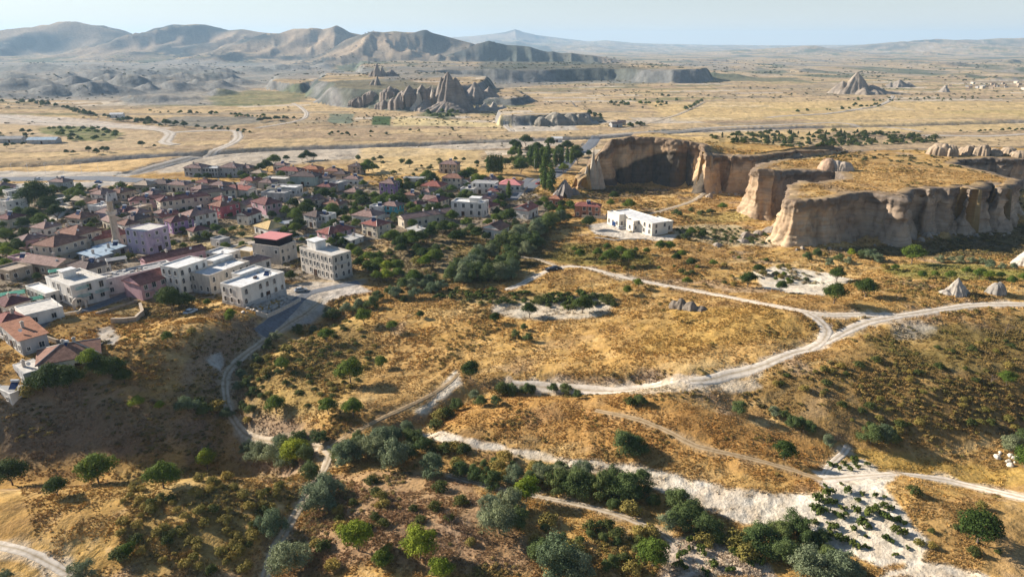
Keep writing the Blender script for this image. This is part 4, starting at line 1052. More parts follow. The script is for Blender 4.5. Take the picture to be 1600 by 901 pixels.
def roof_mesh(kind, L, R_, h, mat, ridge_white=False):
    m = MB(); o = 0.5
    x0, y0, x1, y1 = -o, -o, R_ + o, L + o
    long_x = R_ >= L
    s = min(L, R_) / 2 + o
    rh = s * 0.42
    t = 0.18
    z0, z1 = h, h + t
    m.box(x0, y0, z0, x1, y1, z1)
    e = 0.004
    z1 += e
    if kind == 'hip':
        if long_x:
            a, b_ = (x0 + s, (y0 + y1) / 2, z1 + rh), (x1 - s, (y0 + y1) / 2, z1 + rh)
        else:
            a, b_ = ((x0 + x1) / 2, y0 + s, z1 + rh), ((x0 + x1) / 2, y1 - s, z1 + rh)
        c = [(x0, y0, z1), (x1, y0, z1), (x1, y1, z1), (x0, y1, z1)]
        if long_x:
            m.quad(c[0], c[1], b_, a); m.tri(c[1], c[2], b_); m.quad(c[2], c[3], a, b_); m.tri(c[3], c[0], a)
            rl = [(c[0], a), (c[3], a), (c[1], b_), (c[2], b_), (a, b_)]
        else:
            m.tri(c[0], c[1], a); m.quad(c[1], c[2], b_, a); m.tri(c[2], c[3], b_); m.quad(c[3], c[0], a, b_)
            rl = [(c[0], a), (c[1], a), (c[2], b_), (c[3], b_), (a, b_)]
        for p, q in rl:
            m.tube((p[0], p[1], p[2] + 0.03), (q[0], q[1], q[2] + 0.03), 0.10, 0.10, 4, 1 if ridge_white else 0)
    elif kind == 'gable':
        if long_x:
            yc = (y0 + y1) / 2
            m.quad((x0, y0, z1), (x1, y0, z1), (x1, yc, z1 + rh), (x0, yc, z1 + rh)); m.quad((x1, y1, z1), (x0, y1, z1), (x0, yc, z1 + rh), (x1, yc, z1 + rh))
            m.tri((x0 + .3, y0, z1), (x0 + .3, yc, z1 + rh - .1), (x0 + .3, y1, z1), 2); m.tri((x1 - .3, y0, z1), (x1 - .3, y1, z1), (x1 - .3, yc, z1 + rh - .1), 2)
            m.tube((x0, yc, z1 + rh), (x1, yc, z1 + rh), 0.1, 0.1, 4, 1 if ridge_white else 0)
        else:
            xc = (x0 + x1) / 2
            m.quad((x0, y1, z1), (x0, y0, z1), (xc, y0, z1 + rh), (xc, y1, z1 + rh)); m.quad((x1, y0, z1), (x1, y1, z1), (xc, y1, z1 + rh), (xc, y0, z1 + rh))
            m.tri((x0, y0 + .3, z1), (x1, y0 + .3, z1), (xc, y0 + .3, z1 + rh - .1), 2); m.tri((x1, y1 - .3, z1), (x0, y1 - .3, z1), (xc, y1 - .3, z1 + rh - .1), 2)
            m.tube((xc, y0, z1 + rh), (xc, y1, z1 + rh), 0.1, 0.1, 4, 1 if ridge_white else 0)
    elif kind == 'shed':
        m.v = []; m.f = []; m.m = []
        rh = 0.12 * L
        m.quad((x0, y0, z0 + 0.1), (x1, y0, z0 + 0.1), (x1, y1, z0 + rh + 0.1), (x0, y1, z0 + rh + 0.1)); m.quad((x0, y1, z0 + rh), (x1, y1, z0 + rh), (x1, y0, z0), (x0, y0, z0))
        m.quad((x0, y0, z0), (x1, y0, z0), (x1, y0, z0 + 0.1), (x0, y0, z0 + 0.1)); m.quad((x0, y1, z0 + rh), (x0, y0, z0), (x0, y0, z0 + 0.1), (x0, y1, z0 + rh + 0.1))
        m.tri((0, 0, z0), (0, L, z0), (0, L, z0 + rh), 2); m.tri((R_, 0, z0), (R_, L, z0 + rh), (R_, L, z0), 2); m.quad((R_, L, z0), (0, L, z0), (0, L, z0 + rh), (R_, L, z0 + rh), 2)
    return m, rh

NH = [0]
def house(px, py, a, L, R_, h, roof, rc, wc, label, cat="house", name="house", win="rect", wall_off=None, **kw):
    """near corner at the survey point; left face runs L m up-left, right face R_ m up-right (a = turn in degrees)"""
    NH[0] += 1
    rs = random.Random(NH[0] * 17 + 3)
    p = hit(px, py)
    aa = R(a); rz = math.atan2(math.cos(aa), math.sin(aa))
    # the box stands level on the lowest of its visible corners
    ex = (math.sin(aa), math.cos(aa)); ey = (-math.cos(aa), math.sin(aa))
    z = float(p[2])
    root = empty(name, (p[0], p[1], z), rz)
    root["category"] = cat
    if kw.get('group', "houses of the village"):
        root["group"] = kw.get('group', "houses of the village")
    if label.startswith("="):
        label_later(root, label[1:], px, py)
    else:
        root["label"] = label
    cxw = p[0] + ex[0] * R_ / 2 + ey[0] * L / 2; cyw = p[1] + ex[1] * R_ / 2 + ey[1] * L / 2
    FOOT.append((cxw, cyw, math.hypot(L, R_) / 2, p[0], p[1], ex, ey, L, R_))
    b = MB(); wm = WALLS[wc]; mats = [wm, WALLS[kw.get('plinth', 'stone')]]
    b.box(0, 0, -5, R_, L, h)
    if kw.get('plinth'):
        b.box(-0.12, -0.12, -5, R_ + 0.12, L + 0.12, 1.1, 1)
    par = 0.0
    if roof == 'flat':
        par = kw.get('parapet', 0.7); t = 0.28
        b.box(-0.05, -0.05, h, R_ + 0.05, t, h + par); b.box(-0.05, L - t, h, R_ + 0.05, L + 0.05, h + par); b.box(-0.05, t, h, t, L - t, h + par); b.box(R_ - t, t, h, R_ + 0.05, L - t, h + par)
        b.box(-0.14, -0.14, h - 0.25, R_ + 0.14, -0.05, h - 0.05)
    b_me = b.mesh("wall", mats)
    part("wall", b_me, root, (0, 0, 0))
    rh = 0
    if roof == 'flat':
        rm = MB(); rm.box(0.28, 0.28, h, R_ - 0.28, L - 0.28, h + 0.08)
        ro = part("roof", rm.mesh("roof", [ROOFS[rc]]), root, (0, 0, 0))
        if kw.get('clutter'):
            for _ in range(kw['clutter']):
                sx, sy = rs.uniform(0.4, 1.6), rs.uniform(0.3, 1.2)
                x_, y_ = rs.uniform(0.6, R_ - 2.2), rs.uniform(0.6, max(0.7, L - 1.8))
                mm = MB(); mm.box(0, 0, 0, sx, sy, rs.uniform(0.15, 0.7)); part("roof_block", mm.mesh("roof_block", [rs.choice([WALLS['white'], WALLS['stone'], WALLS['grey'], ROOFS['dark']])]), ro, (x_, y_, h + 0.08), rs.uniform(0, 1.5))
    else:
        rm, rh = roof_mesh(roof, L, R_, h, rc, kw.get('ridge', False))
        ro = part("roof", rm.mesh("roof", [ROOFS[rc], M_TRIM, wm]), root, (0, 0, 0))
    # penthouse or roof box
    if kw.get('pent'):
        x0, y0, x1, y1, ph, pm, pr = kw['pent']
        mm = MB(); mm.box(x0, y0, h + (0.085 if roof == 'flat' else 0), x1, y1, h + ph); w_ = part("penthouse", mm.mesh("penthouse", [WALLS.get(pm) or ROOFS[pm]]), root, (0, 0, 0))
        mm = MB(); mm.box(x0 - 0.3, y0 - 0.3, h + ph + 0.003, x1 + 0.3, y1 + 0.3, h + ph + 0.25); part("penthouse_roof", mm.mesh("penthouse_roof", [ROOFS[pr]]), root, (0, 0, 0))
    # chimneys, heaters, dishes
    nc = kw.get('chim', 1 if roof != 'flat' else 0)
    for k in range(nc):
        x_, y_ = R_ * rs.uniform(0.3, 0.7), L * rs.uniform(0.35, 0.65)
        part("chimney", CHIM, ro, (x_, y_, h + max(0.1, rh - 0.6)))
    for k in range(kw.get('heat', 1 if rs.random() < 0.3 else 0)):
        x_, y_ = R_ * rs.uniform(0.25, 0.75), L * rs.uniform(0.25, 0.5)
        part("water_heater", HEAT, ro, (x_, y_, h + (0.08 if roof == 'flat' else rh * 0.55)), -rz + rs.uniform(-0.3, 0.3))
    for k in range(kw.get('dish', 1 if rs.random() < 0.45 else 0)):
        part("satellite_dish", DISH, ro, (R_ * rs.uniform(0.15, 0.85), L * rs.uniform(0.1, 0.4), h + (0.08 if roof == 'flat' else rh * 0.3)), -rz + 0.4)
    # storeys of windows on the two faces towards the valley
    st = kw.get('st', max(1, int(round(h / 3.0))))
    sh = h / st
    door_done = False
    for face, ln in (('x', R_), ('y', L)):
        if ln < 2.2 or kw.get('blind') == face:
            continue
        n = max(1, int(ln / kw.get('gap', 2.9)))
        for s_ in range(st):
            for i in range(n):
                u_ = (i + 0.5) * ln / n + rs.uniform(-0.25, 0.25)
                if rs.random() < kw.get('skip', 0.12):
                    continue
                zz = s_ * sh + min(1.05, sh * 0.32)
                if s_ == 0 and not door_done and i == n // 2 and face == ('x' if R_ >= L else 'y') and h > 2.8:
                    door_done = True
                    loc = (u_, 0, 0) if face == 'x' else (0, u_, 0)
                    part("door", DOOR, root, loc, 0 if face == 'x' else -math.pi / 2)
                    continue
                loc = (u_, 0, zz) if face == 'x' else (0, u_, zz)
                put_window(win if (win != 'rect' or rs.random() < 0.6) else rs.choice(('small', 'tall')), root, loc, 0 if face == 'x' else -math.pi / 2)
    # balconies
    for face, u0, u1, zb in kw.get('balc', []):
        mm = MB(); d = 1.3
        mm.box(u0, -d, zb - 0.15, u1, 0, zb); mm.box(u0, -d, zb + 0.85, u1, -d + 0.07, zb + 0.95, 1)
        k_ = u0
        while k_ < u1:
            mm.box(k_, -d, zb, k_ + 0.06, -d + 0.06, zb + 0.85, 1); k_ += 0.35
        part("balcony", mm.mesh("balcony", [WALLS[wc], MATS['green_rail'] if kw.get('grail') else M_TRIM]), root, (0, 0, 0) if face == 'x' else (0, 0, 0), 0 if face == 'x' else -math.pi / 2, None)
        if face == 'y':
            bpy.context.scene.collection.objects[-1].location = (0, 0, 0)
    for (x0, y0, x1, y1, hz_, mat_) in kw.get('blocks', []):     # lower or higher wings that belong to the same building
        mm = MB(); mm.box(x0, y0, -5, x1, y1, hz_); mm.box(x0 - .1, y0 - .1, hz_ + .003, x1 + .1, y0 + .15, hz_ + .45); mm.box(x0 - .1, y1 - .15, hz_ + .003, x1 + .1, y1 + .1, hz_ + .45); mm.box(x0 - .1, y0 + .15, hz_ + .003, x0 + .15, y1 - .15, hz_ + .45); mm.box(x1 - .15, y0 + .15, hz_ + .003, x1 + .1, y1 - .15, hz_ + .45)
        part("wing", mm.mesh("wing", [WALLS[mat_]]), root, (0, 0, 0))
        mm = MB(); mm.box(x0 + .15, y0 + .15, hz_, x1 - .15, y1 - .15, hz_ + .06); part("wing_roof", mm.mesh("wing_roof", [ROOFS['white']]), root, (0, 0, 0))
        n = max(1, int((x1 - x0) / 2.6))
        for i in range(n):
            for s_ in range(max(1, int(hz_ / 2.9))):
                put_window(win, root, (x0 + (i + .5) * (x1 - x0) / n, y0, s_ * 2.9 + 1.0), 0)
        n = max(1, int((y1 - y0) / 2.6))
        for i in range(n):
            for s_ in range(max(1, int(hz_ / 2.9))):
                put_window(win, root, (x0, y0 + (i + .5) * (y1 - y0) / n, s_ * 2.9 + 1.0), -math.pi / 2)
    return root

H = house
# front row
H(224, 470, 30, 9.5, 16, 5.4, 'gable', 'wine', 'pink', "two-storey beige and pink house with dark red gable roof above the slope", pent=None, blind='y', chim=0, balc=[('x', 1.0, 4.5, 2.9)])
H(331, 461, 25, 9, 18, 6.3, 'flat', 'white', 'stone', "stepped white stone house with arched openings left of the rubble yard", win='arch', blocks=[(-4.5, 8.8, 7.5, 17, 9.2, 'white'), (10, 8.8, 19, 14, 7.6, 'white')], plinth='grey')
H(381, 481, 28, 9.5, 18, 6.2, 'flat', 'white', 'white', "low white flat-roofed stone house beside the walled rubble yard", win='arch', plinth='grey', clutter=3, blocks=[(8, 9.3, 17.5, 13.5, 6.9, 'white')])
H(522, 439, 38, 19, 8.5, 8.7, 'flat', 'pale', 'stone', "white three-storey stone house with flat parapet roof and roof box", win='arch', gap=2.3, pent=(2.5, 12.5, 7, 17.5, 3.0, 'white', 'white'), balc=[('x', 2, 6, 5.8)])
H(439, 414, 22, 13, 10, 6.6, 'flat', 'pale', 'stone', "stone house carrying a black-walled roof box with rosy red top", pent=(0.6, 1.5, 9.8, 12, 3.0, 'black', 'rosy'), skip=0.25)
H(379, 434, 32, 6.5, 13, 4.2, 'hip', 'mauve', 'white', "long white house with mauve hip roof between the two white stone houses", ridge=True, heat=0)
H(148, 466, 42, 7, 27, 5.2, 'flat', 'greyd', 'white', "long white house with broken rubble-strewn roof along the blue street", clutter=26, parapet=0.5, gap=3.4, skip=0.4)
H(117, 480, 34, 17, 11, 6.6, 'flat', 'pale', 'white', "terraced white hotel with green railings and canopies", name="hotel", cat="hotel", balc=[('x', 1, 5, 2.9), ('x', 6.5, 11, 2.9), ('x', 1, 5, 5.6)], grail=True, win='tall', pent=(3, 11, 7, 14, 2.4, 'white', 'white'), clutter=4,
  blocks=[(-4, 9, -0.02, 23, 3.6, 'white')])
H(43, 512, 42, 10, 9.5, 3.6, 'flat', 'pale', 'white', "low white house with dark gate and walled court by the street", gap=3.2, parapet=0.3)
H(64, 592, 59, 10, 13, 3.6, 'hip', 'brown', 'white', "brown hip-roofed white house on the near slope with solar heater", ridge=True, heat=1, chim=2)
H(42, 606, 40, 8, 4.5, 3.6, 'flat', 'pale', 'grey', "small grey annex with flat pale roof in front of the brown-roofed house", parapet=0.15, win='small', chim=1)
H(37, 556, 38, 12, 6, 4.2, 'shed', 'orange', 'grey', "grey shed-roofed house with orange sheet edge at the left frame edge")
H(20, 634, 30, 7, 6, 3.0, 'flat', 'greyd', 'white', "low house with curved white yard wall at the left frame edge", parapet=0.2, win='small')
H(90, 412, 18, 11, 14, 6.6, 'hip', 'brown', 'cream', "large reddish brown hip-roofed house left of the minaret street", balc=[('x', 1, 12, 3.3)])
H(124, 396, 24, 12, 11, 7.2, 'hip', 'brown', 'cream', "tall cream house with brown hip roof behind the large brown roof", balc=[('x', 2, 5, 3.6), ('x', 6, 9, 3.6)])
H(150, 392, 35, 8, 15, 4.4, 'hip', 'red', 'cream', "red hip-roofed prayer hall beside the minaret", cat="mosque", name="mosque", chim=0, gap=2.4)
H(232, 398, 24, 11, 11, 9.2, 'flat', 'pale', 'lilac', "lilac three-storey house with pale flat roof", balc=[('x', 3, 6, 3.1), ('x', 3, 6, 6.1)], gap=3.2, parapet=0.3)
H(172, 404, 20, 8, 8, 3.0, 'shed', 'blue', 'grey', "low shed with pale blue sheet roof beside the lilac house", name="shed", cat="shed", skip=0.7)
H(152, 414, 20, 9, 7, 2.8, 'shed', 'blue', 'grey', "blue-grey sheet-roofed shed in front of the pale blue shed", name="shed", cat="shed", skip=0.7)
H(138, 437, 28, 11, 9, 3.6, 'hip', 'dark', 'grey', "dark-roofed low house with two heaters behind the green-railed hotel", heat=2)
H(92, 432, 20, 18, 8, 3.6, 'gable', 'mauve', 'tan', "long house with patched mauve roof behind the green-railed hotel")
H(14, 496, 30, 9, 7, 3.6, 'hip', 'wine', 'white', "wine-red hip roof at the left edge above the walled court")
H(8, 528, 34, 8, 6, 3.8, 'hip', 'red', 'white', "rosy-roofed white house cut by the left frame edge")
H(233, 428, 40, 6, 22, 4.4, 'gable', 'wine', 'pink', "very long dark red gable roof behind the beige and pink house", gap=4)
H(347, 342, 32, 9, 11, 5.8, 'hip', 'brown', 'crimson', "crimson-walled house with brown hip roof", ridge=False, heat=1)
H(417, 340, 40, 13, 9, 6.2, 'hip', 'wine', 'pink', "pink two-storey house with wine hip roof and long lilac side", dish=1)
H(271, 366, 40, 7, 10, 5.2, 'hip', 'wine', 'purple', "purple-walled house with wine hip roof above dark shrubs", balc=[('x', 1, 4, 2.8)])
H(300, 359, 38, 9, 13, 6.0, 'hip', 'mauve', 'white', "white house with mauve hip roof joined behind the purple house", heat=1)
H(421, 372, 38, 11, 9, 3.8, 'hip', 'straw', 'white', "white house whose low roof is covered with dry straw", chim=0)
H(254, 336, 48, 7, 24, 6.6, 'hip', 'wine', 'cream', "long cream hotel with dark red hip roof and rows of windows", name="hotel", cat="hotel", dish=2, heat=1)
H(308, 321, 48, 7, 21, 5.6, 'hip', 'dark', 'cream', "long cream wing with darker roof behind the long cream hotel", dish=1)
H(316, 277, 10, 12, 10, 5.6, 'hip', 'mauve', 'grey', "left hip-roofed wing of the glazed building by the highway")
H(341, 277, 6, 10, 8, 5.2, 'flat', 'white', 'grey', "flat-topped glazed middle block between the twin hip roofs", win='tall', gap=1.8, skip=0)
H(371, 277, 10, 12, 10, 5.8, 'hip', 'mauve', 'grey', "right hip-roofed wing of the glazed building by the highway")
H(467, 280, 14, 16, 8, 4.8, 'hip', 'red', 'white', "white house with red roof at the village back edge")
H(493, 291, 10, 16, 10, 5.4, 'hip', 'dark', 'green', "grey-green hall with wide dark hip roof", skip=0.8)
H(447, 292, 12, 15, 9, 4.0, 'flat', 'pale', 'cream', "=flat cream house")
H(463, 306, 12, 15, 8, 4.0, 'flat', 'white', 'white', "=flat white house", clutter=5)
H(388, 309, 25, 9, 7, 4.0, 'gable', 'red', 'blue' if 'blue' in WALLS else 'white', "=white gabled house")
H(446, 316, 12, 14, 8, 4.2, 'flat', 'greyd', 'grey', "=grey flat-roofed house", clutter=3)
H(432, 311, 20, 6, 5, 5.4, 'flat', 'pale', 'cream', "=square cream house")
H(396, 294, 20, 9, 8, 4.0, 'hip', 'red', 'tan', "=tan house with red hip roof", dish=1)
H(371, 308, 20, 10, 8, 4.0, 'hip', 'wine', 'cream', "=cream house with wine hip roof", dish=1)
H(482, 331, 40, 8, 10, 5.0, 'gable', 'dark', 'cream', "=cream gabled house with dark roof", dish=1)
H(520, 329, 25, 9, 8, 3.6, 'hip', 'mauve', 'tan', "=low tan house with mauve roof")
H(496, 357, 35, 9, 8, 5.2, 'hip', 'dark', 'grey', "grey-white house with dark roof and outside stair in the trees", balc=[('x', 0.5, 7, 2.7)])
H(515, 383, 38, 8, 14, 4.6, 'hip', 'red', 'pink', "pale pink house with red hip roof and white ridge lines", ridge=True, chim=2)
H(590, 372, 35, 9.5, 8.5, 5.2, 'hip', 'red', 'cream', "cream house with bright red hip roof and white ridges", ridge=True)
H(632, 357, 55, 6.5, 26, 4.2, 'gable', 'mauve', 'cream', "long dark-roofed house stretching through the orchard", chim=2)
H(620, 340, 22, 9, 7, 5.4, 'hip', 'mauve', 'turq', "turquoise-walled house with mauve roof")
H(597, 340, 22, 7, 5, 4.8, 'flat', 'white', 'white', "white flat-roofed cube touching the turquoise house")
H(756, 340, 16, 17, 8, 6.6, 'flat', 'white', 'white', "broad white flat-roofed villa above the orchard", pent=(2, 3, 6.5, 8, 2.2, 'white', 'white'), win='tall', gap=3.6)
H(685, 331, 28, 6, 10, 5.0, 'hip', 'wine', 'cream', "small cream house with arched windows left of the white villa", win='arch')
H(773, 304, 14, 14, 9, 6.0, 'flat', 'greyd', 'white', "white arcaded house under a big grey flat roof", win='arch', parapet=0.2)
H(688, 302, 18, 12, 10, 3.6, 'hip', 'red', 'tan', "=tan house with red hip roof")
H(721, 294, 15, 12, 8, 5.6, 'hip', 'brown', 'cream', "=cream house with brown hip roof")
H(714, 271, 12, 12, 8, 5.6, 'hip', 'mauve', 'tan', "tan hip-roofed house with dark archway on the village rim", win='arch')
H(616, 309, 20, 9, 7, 7.6, 'hip', 'mauve', 'purple', "tall dusky purple house rising from the trees")
H(665, 288, 8, 14, 5, 3.0, 'flat', 'white', 'white', "=long low white building")
H(564, 273, 15, 9, 7, 5.0, 'hip', 'dark', 'tan', "=tan house with dark roof")
H(529, 278, 15, 10, 7, 4.0, 'hip', 'brown', 'tan', "=tan house with brown roof")
H(560, 291, 15, 10, 7, 4.0, 'hip', 'mauve', 'white', "=white house with mauve roof")
H(517, 290, 15, 9, 7, 4.2, 'hip', 'dark', 'grey', "=grey house with dark roof")
H(517, 302, 15, 9, 7, 3.4, 'hip', 'wine', 'tan', "=tan house with wine roof")
H(583, 353, 25, 12, 10, 4.0, 'hip', 'mauve', 'white', "=white house with mauve roof", dish=1)
H(513, 356, 20, 8, 7, 5.0, 'flat', 'blue', 'white', "=white flat-roofed house")
H(530, 332, 20, 9, 8, 3.6, 'hip', 'brown', 'tan', "=tan house with brown roof")
H(813, 300, 12, 13, 10, 3.8, 'hip', 'rosy', 'white', "house with pinkish red roof beside the poplars and street", chim=0)
H(825, 343, 28, 8, 11, 4.2, 'gable', 'red', 'white', "white house with steep red gable roof by the silver wood")
H(780, 375, 28, 9, 9, 4.2, 'gable', 'brown', 'white', "white gabled house with brown roof half hidden by silver bushes")
H(936, 341, 14, 12, 6, 5.4, 'hip', 'red', 'brick', "red-brown house with red hip roof near the cliff foot")
H(874, 324, 22, 6, 6, 4.2, 'hip', 'orange', 'brick', "tiny orange-roofed house below the grey carved rock cone")
H(102, 302, 14, 10, 7, 6.2, 'hip', 'mauve', 'grey', "grey two-storey house with worn mauve roof by the highway")
H(161, 321, 22, 8, 9, 5.6, 'hip', 'mauve', 'white', "=white house with mauve roof")
H(205, 329, 60, 6.5, 17, 4.6, 'hip', 'wine', 'pink', "long pink house with wine roof behind the minaret", gap=3.2)
H(190, 314, 22, 9, 9, 4.2, 'hip', 'brown', 'tan', "=tan house with brown roof")
H(232, 301, 14, 10, 8, 4.0, 'hip', 'tan', 'tan', "=tan house with tan roof")
H(262, 299, 14, 12, 8, 4.0, 'hip', 'dark', 'tan', "=tan house with dark roof", dish=1)
H(290, 301, 14, 12, 8, 4.0, 'hip', 'mauve', 'cream', "=cream house with mauve roof", dish=2)
H(129, 325, 20, 7, 6, 3.6, 'gable', 'tan', 'tan', "=small tan house")
H(160, 338, 20, 8, 7, 4.2, 'flat', 'pale', 'white', "=white flat-roofed house", heat=1)
H(172, 347, 25, 9, 8, 4.0, 'hip', 'mauve', 'lilac', "=lilac house with mauve roof", heat=1)
H(128, 354, 22, 10, 9, 3.6, 'hip', 'brown', 'tan', "=tan house with brown roof")
H(72, 371, 22, 9, 8, 3.8, 'hip', 'mauve', 'white', "=white house with mauve roof", dish=1)
H(40, 390, 35, 7.5, 9, 3.6, 'hip', 'mauve', 'pink', "=pinkish house with mauve roof", dish=1)
H(14, 336, 25, 8, 10, 6.2, 'flat', 'pale', 'white', "=white flat-roofed house", clutter=3)
H(212, 357, 22, 9, 9, 3.6, 'hip', 'dark', 'tan', "=tan house with dark roof")
H(216, 338, 22, 8, 9, 3.6, 'flat', 'tan', 'tan', "=tan flat-roofed house")
H(40, 420, 22, 9, 6, 3.2, 'flat', 'tan', 'pink', "=pinkish flat-roofed house")
H(18, 440, 25, 9, 8, 3.4, 'flat', 'tan', 'tan', "=tan flat-roofed house")
H(345, 388, 30, 6, 5, 3.0, 'flat', 'greyd', 'grey', "small grey concrete hut in the dry grass plot", name="shed", cat="shed", skip=0.7)
H(352, 413, 25, 10, 8, 3.2, 'flat', 'white', 'white', "low white plaster building behind the stepped white house")
H(392, 405, 25, 10, 7, 2.4, 'flat', 'pale', 'apricot', "low apricot walled court left of the roof-box house", name="shed", cat="shed", skip=0.9)
H(392, 274, 15, 9, 7, 4.4, 'hip', 'mauve', 'tan', "=tan house with mauve roof")
H(410, 280, 15, 8, 6, 3.6, 'hip', 'tan', 'tan', "=tan house with tan roof")
H(446, 268, 15, 9, 6, 3.8, 'hip', 'mauve', 'white', "=white house with mauve roof")
H(497, 275, 15, 12, 8, 4.0, 'hip', 'orange', 'brick', "=brick house with orange roof")
H(540, 282, 15, 9, 7, 3.6, 'hip', 'dark', 'tan', "=tan house with dark roof")
H(425, 296, 15, 9, 7, 3.6, 'hip', 'mauve', 'cream', "=cream house with mauve roof", heat=1)
H(350, 301, 18, 10, 8, 3.8, 'hip', 'mauve', 'tan', "=tan house with mauve roof", dish=1)
H(326, 296, 18, 9, 7, 3.6, 'hip', 'wine', 'cream', "=cream house with wine roof")
H(240, 316, 25, 8, 8, 3.8, 'hip', 'mauve', 'cream', "=cream house with mauve roof")
H(196, 343, 25, 7, 8, 3.6, 'hip', 'wine', 'white', "=white house with wine roof", heat=1)
H(110, 376, 25, 7, 7, 3.6, 'hip', 'brown', 'cream', "=cream house with brown roof")
H(558, 312, 20, 8, 7, 3.8, 'hip', 'mauve', 'tan', "=tan house with mauve roof")
H(548, 386, 30, 5, 8, 2.8, 'shed', 'pale', 'white', "low white lean-to right of the pale pink house", name="shed", cat="shed")
H(648, 316, 20, 7, 6, 3.6, 'hip', 'brown', 'tan', "=tan house with brown roof")
H(740, 306, 15, 8, 6, 3.2, 'flat', 'pale', 'white', "=white flat-roofed house")
H(650, 372, 35, 5, 6, 3.0, 'shed', 'pale', 'white', "small white lean-to beside the long dark-roofed house", name="shed", cat="shed")
# the hotel under the cliff: stepped blocks
H(1018, 369, 60, 28, 9.5, 5.2, 'flat', 'white', 'bright', "bright new stone hotel with stepped blocks under the curved cliff", name="hotel", cat="hotel", win='arch', parapet=0.5, gap=3.4, skip=0.3,
  blocks=[(-2.6, 9.5, -0.02, 14.5, 4.6, 'bright'), (-3.2, 19, -0.02, 27.8, 5.6, 'bright'), (9.52, 2, 14, 12, 4.4, 'bright')])

# small houses that fill the gaps between the surveyed ones
def gap_houses(poly, n, seed):
    g = random.Random(seed); k = t = 0; P_ = np.array(poly, float)
    while k < n and t < n * 60:
        t += 1
        a, b = g.uniform(P_[:, 0].min(), P_[:, 0].max()), g.uniform(P_[:, 1].min(), P_[:, 1].max())
        if float(poly_dist(np.array([a]), np.array([b]), P_, True)[0]) > 0:
            continue
        p = hit(a, b); L_, R__, h_ = g.uniform(5.5, 8.5), g.uniform(6, 10), g.uniform(3.0, 4.4)
        an = R(g.uniform(15, 40)); cx, cy = p[0] + (math.sin(an) * R__ - math.cos(an) * L_) / 2, p[1] + (math.cos(an) * R__ + math.sin(an) * L_) / 2
        rad = math.hypot(L_, R__) / 2
        if any(math.hypot(cx - f[0], cy - f[1]) < (rad + f[2]) * 0.80 for f in FOOT):
            continue
        if any(z_.lo[0] < cx < z_.hi[0] and z_.lo[1] < cy < z_.hi[1] and float(z_.dist(np.array([cx]), np.array([cy]))[0]) < half + rad * 0.8 for z_, half in ROAD_ZONES):
            continue
        rc, wc = g.choice(['mauve', 'red', 'brown', 'wine', 'mauve', 'pale']), g.choice(['white', 'cream', 'tan', 'pink', 'grey', 'white'])
        word = {'mauve': 'mauve', 'red': 'red', 'brown': 'brown', 'wine': 'wine', 'pale': 'flat pale'}[rc]; ww = {'white': 'white', 'cream': 'cream', 'tan': 'tan', 'pink': 'pink', 'grey': 'grey'}[wc]
        H(a, b, math.degrees(an), L_, R__, h_, 'flat' if rc == 'pale' else g.choice(['hip', 'hip', 'gable']), rc, wc, f"=small {ww} house with {word} roof"); k += 1
gap_houses([(0, 300), (120, 310), (300, 292), (440, 285), (560, 300), (560, 350), (440, 345), (330, 400), (240, 375), (60, 440), (0, 440)], 20, 5)
gap_houses([(560, 285), (780, 285), (800, 335), (700, 345), (560, 350)], 9, 9)
# ------------------------------------------------------------------ minaret
def minaret():
    p = hit(186, 392)
    root = empty("minaret", (p[0], p[1], p[2]), 0.3, label="slender tan stone minaret with balcony and grey conical cap", category="minaret")
    s = 1.0
    m = MB(); m.box(-1.9, -1.9, -3, 1.9, 1.9, 4.2); m.prism(0, 0, 4.2, 5.6, 2.2, 1.5, 8, cap=False)
    part("base", m.mesh("base", [WALLS['tan']]), root, (0, 0, 0))
    m = MB(); m.prism(0, 0, 5.6, 15.5, 1.5, 1.28, 12); part("shaft", m.mesh("shaft", [WALLS['tan']], False), root, (0, 0, 0))
    m = MB(); m.prism(0, 0, 15.0, 15.8, 1.3, 2.1, 12, cap=False); m.prism(0, 0, 15.8, 16.0, 2.1, 2.1, 12); m.prism(0, 0, 16.0, 16.9, 2.1, 2.1, 12, cap=False); part("balcony", m.mesh("balcony", [WALLS['stone']]), root, (0, 0, 0))
    m = MB(); m.prism(0, 0, 15.9, 20.6, 1.1, 1.0, 12); m.prism(0, 0, 20.4, 20.8, 1.25, 1.25, 12); part("upper_shaft", m.mesh("upper_shaft", [WALLS['tan']]), root, (0, 0, 0))
    m = MB(); m.prism(0, 0, 20.8, 24.6, 1.2, 0.05, 12); m.tube((0, 0, 24.5), (0, 0, 25.6), 0.06, 0.03, 5); part("cap", m.mesh("cap", [WALLS['grey']]), root, (0, 0, 0))
    FOOT.append((p[0], p[1], 3, p[0] - 2, p[1] - 2, (1, 0), (0, 1), 4, 4))
minaret()

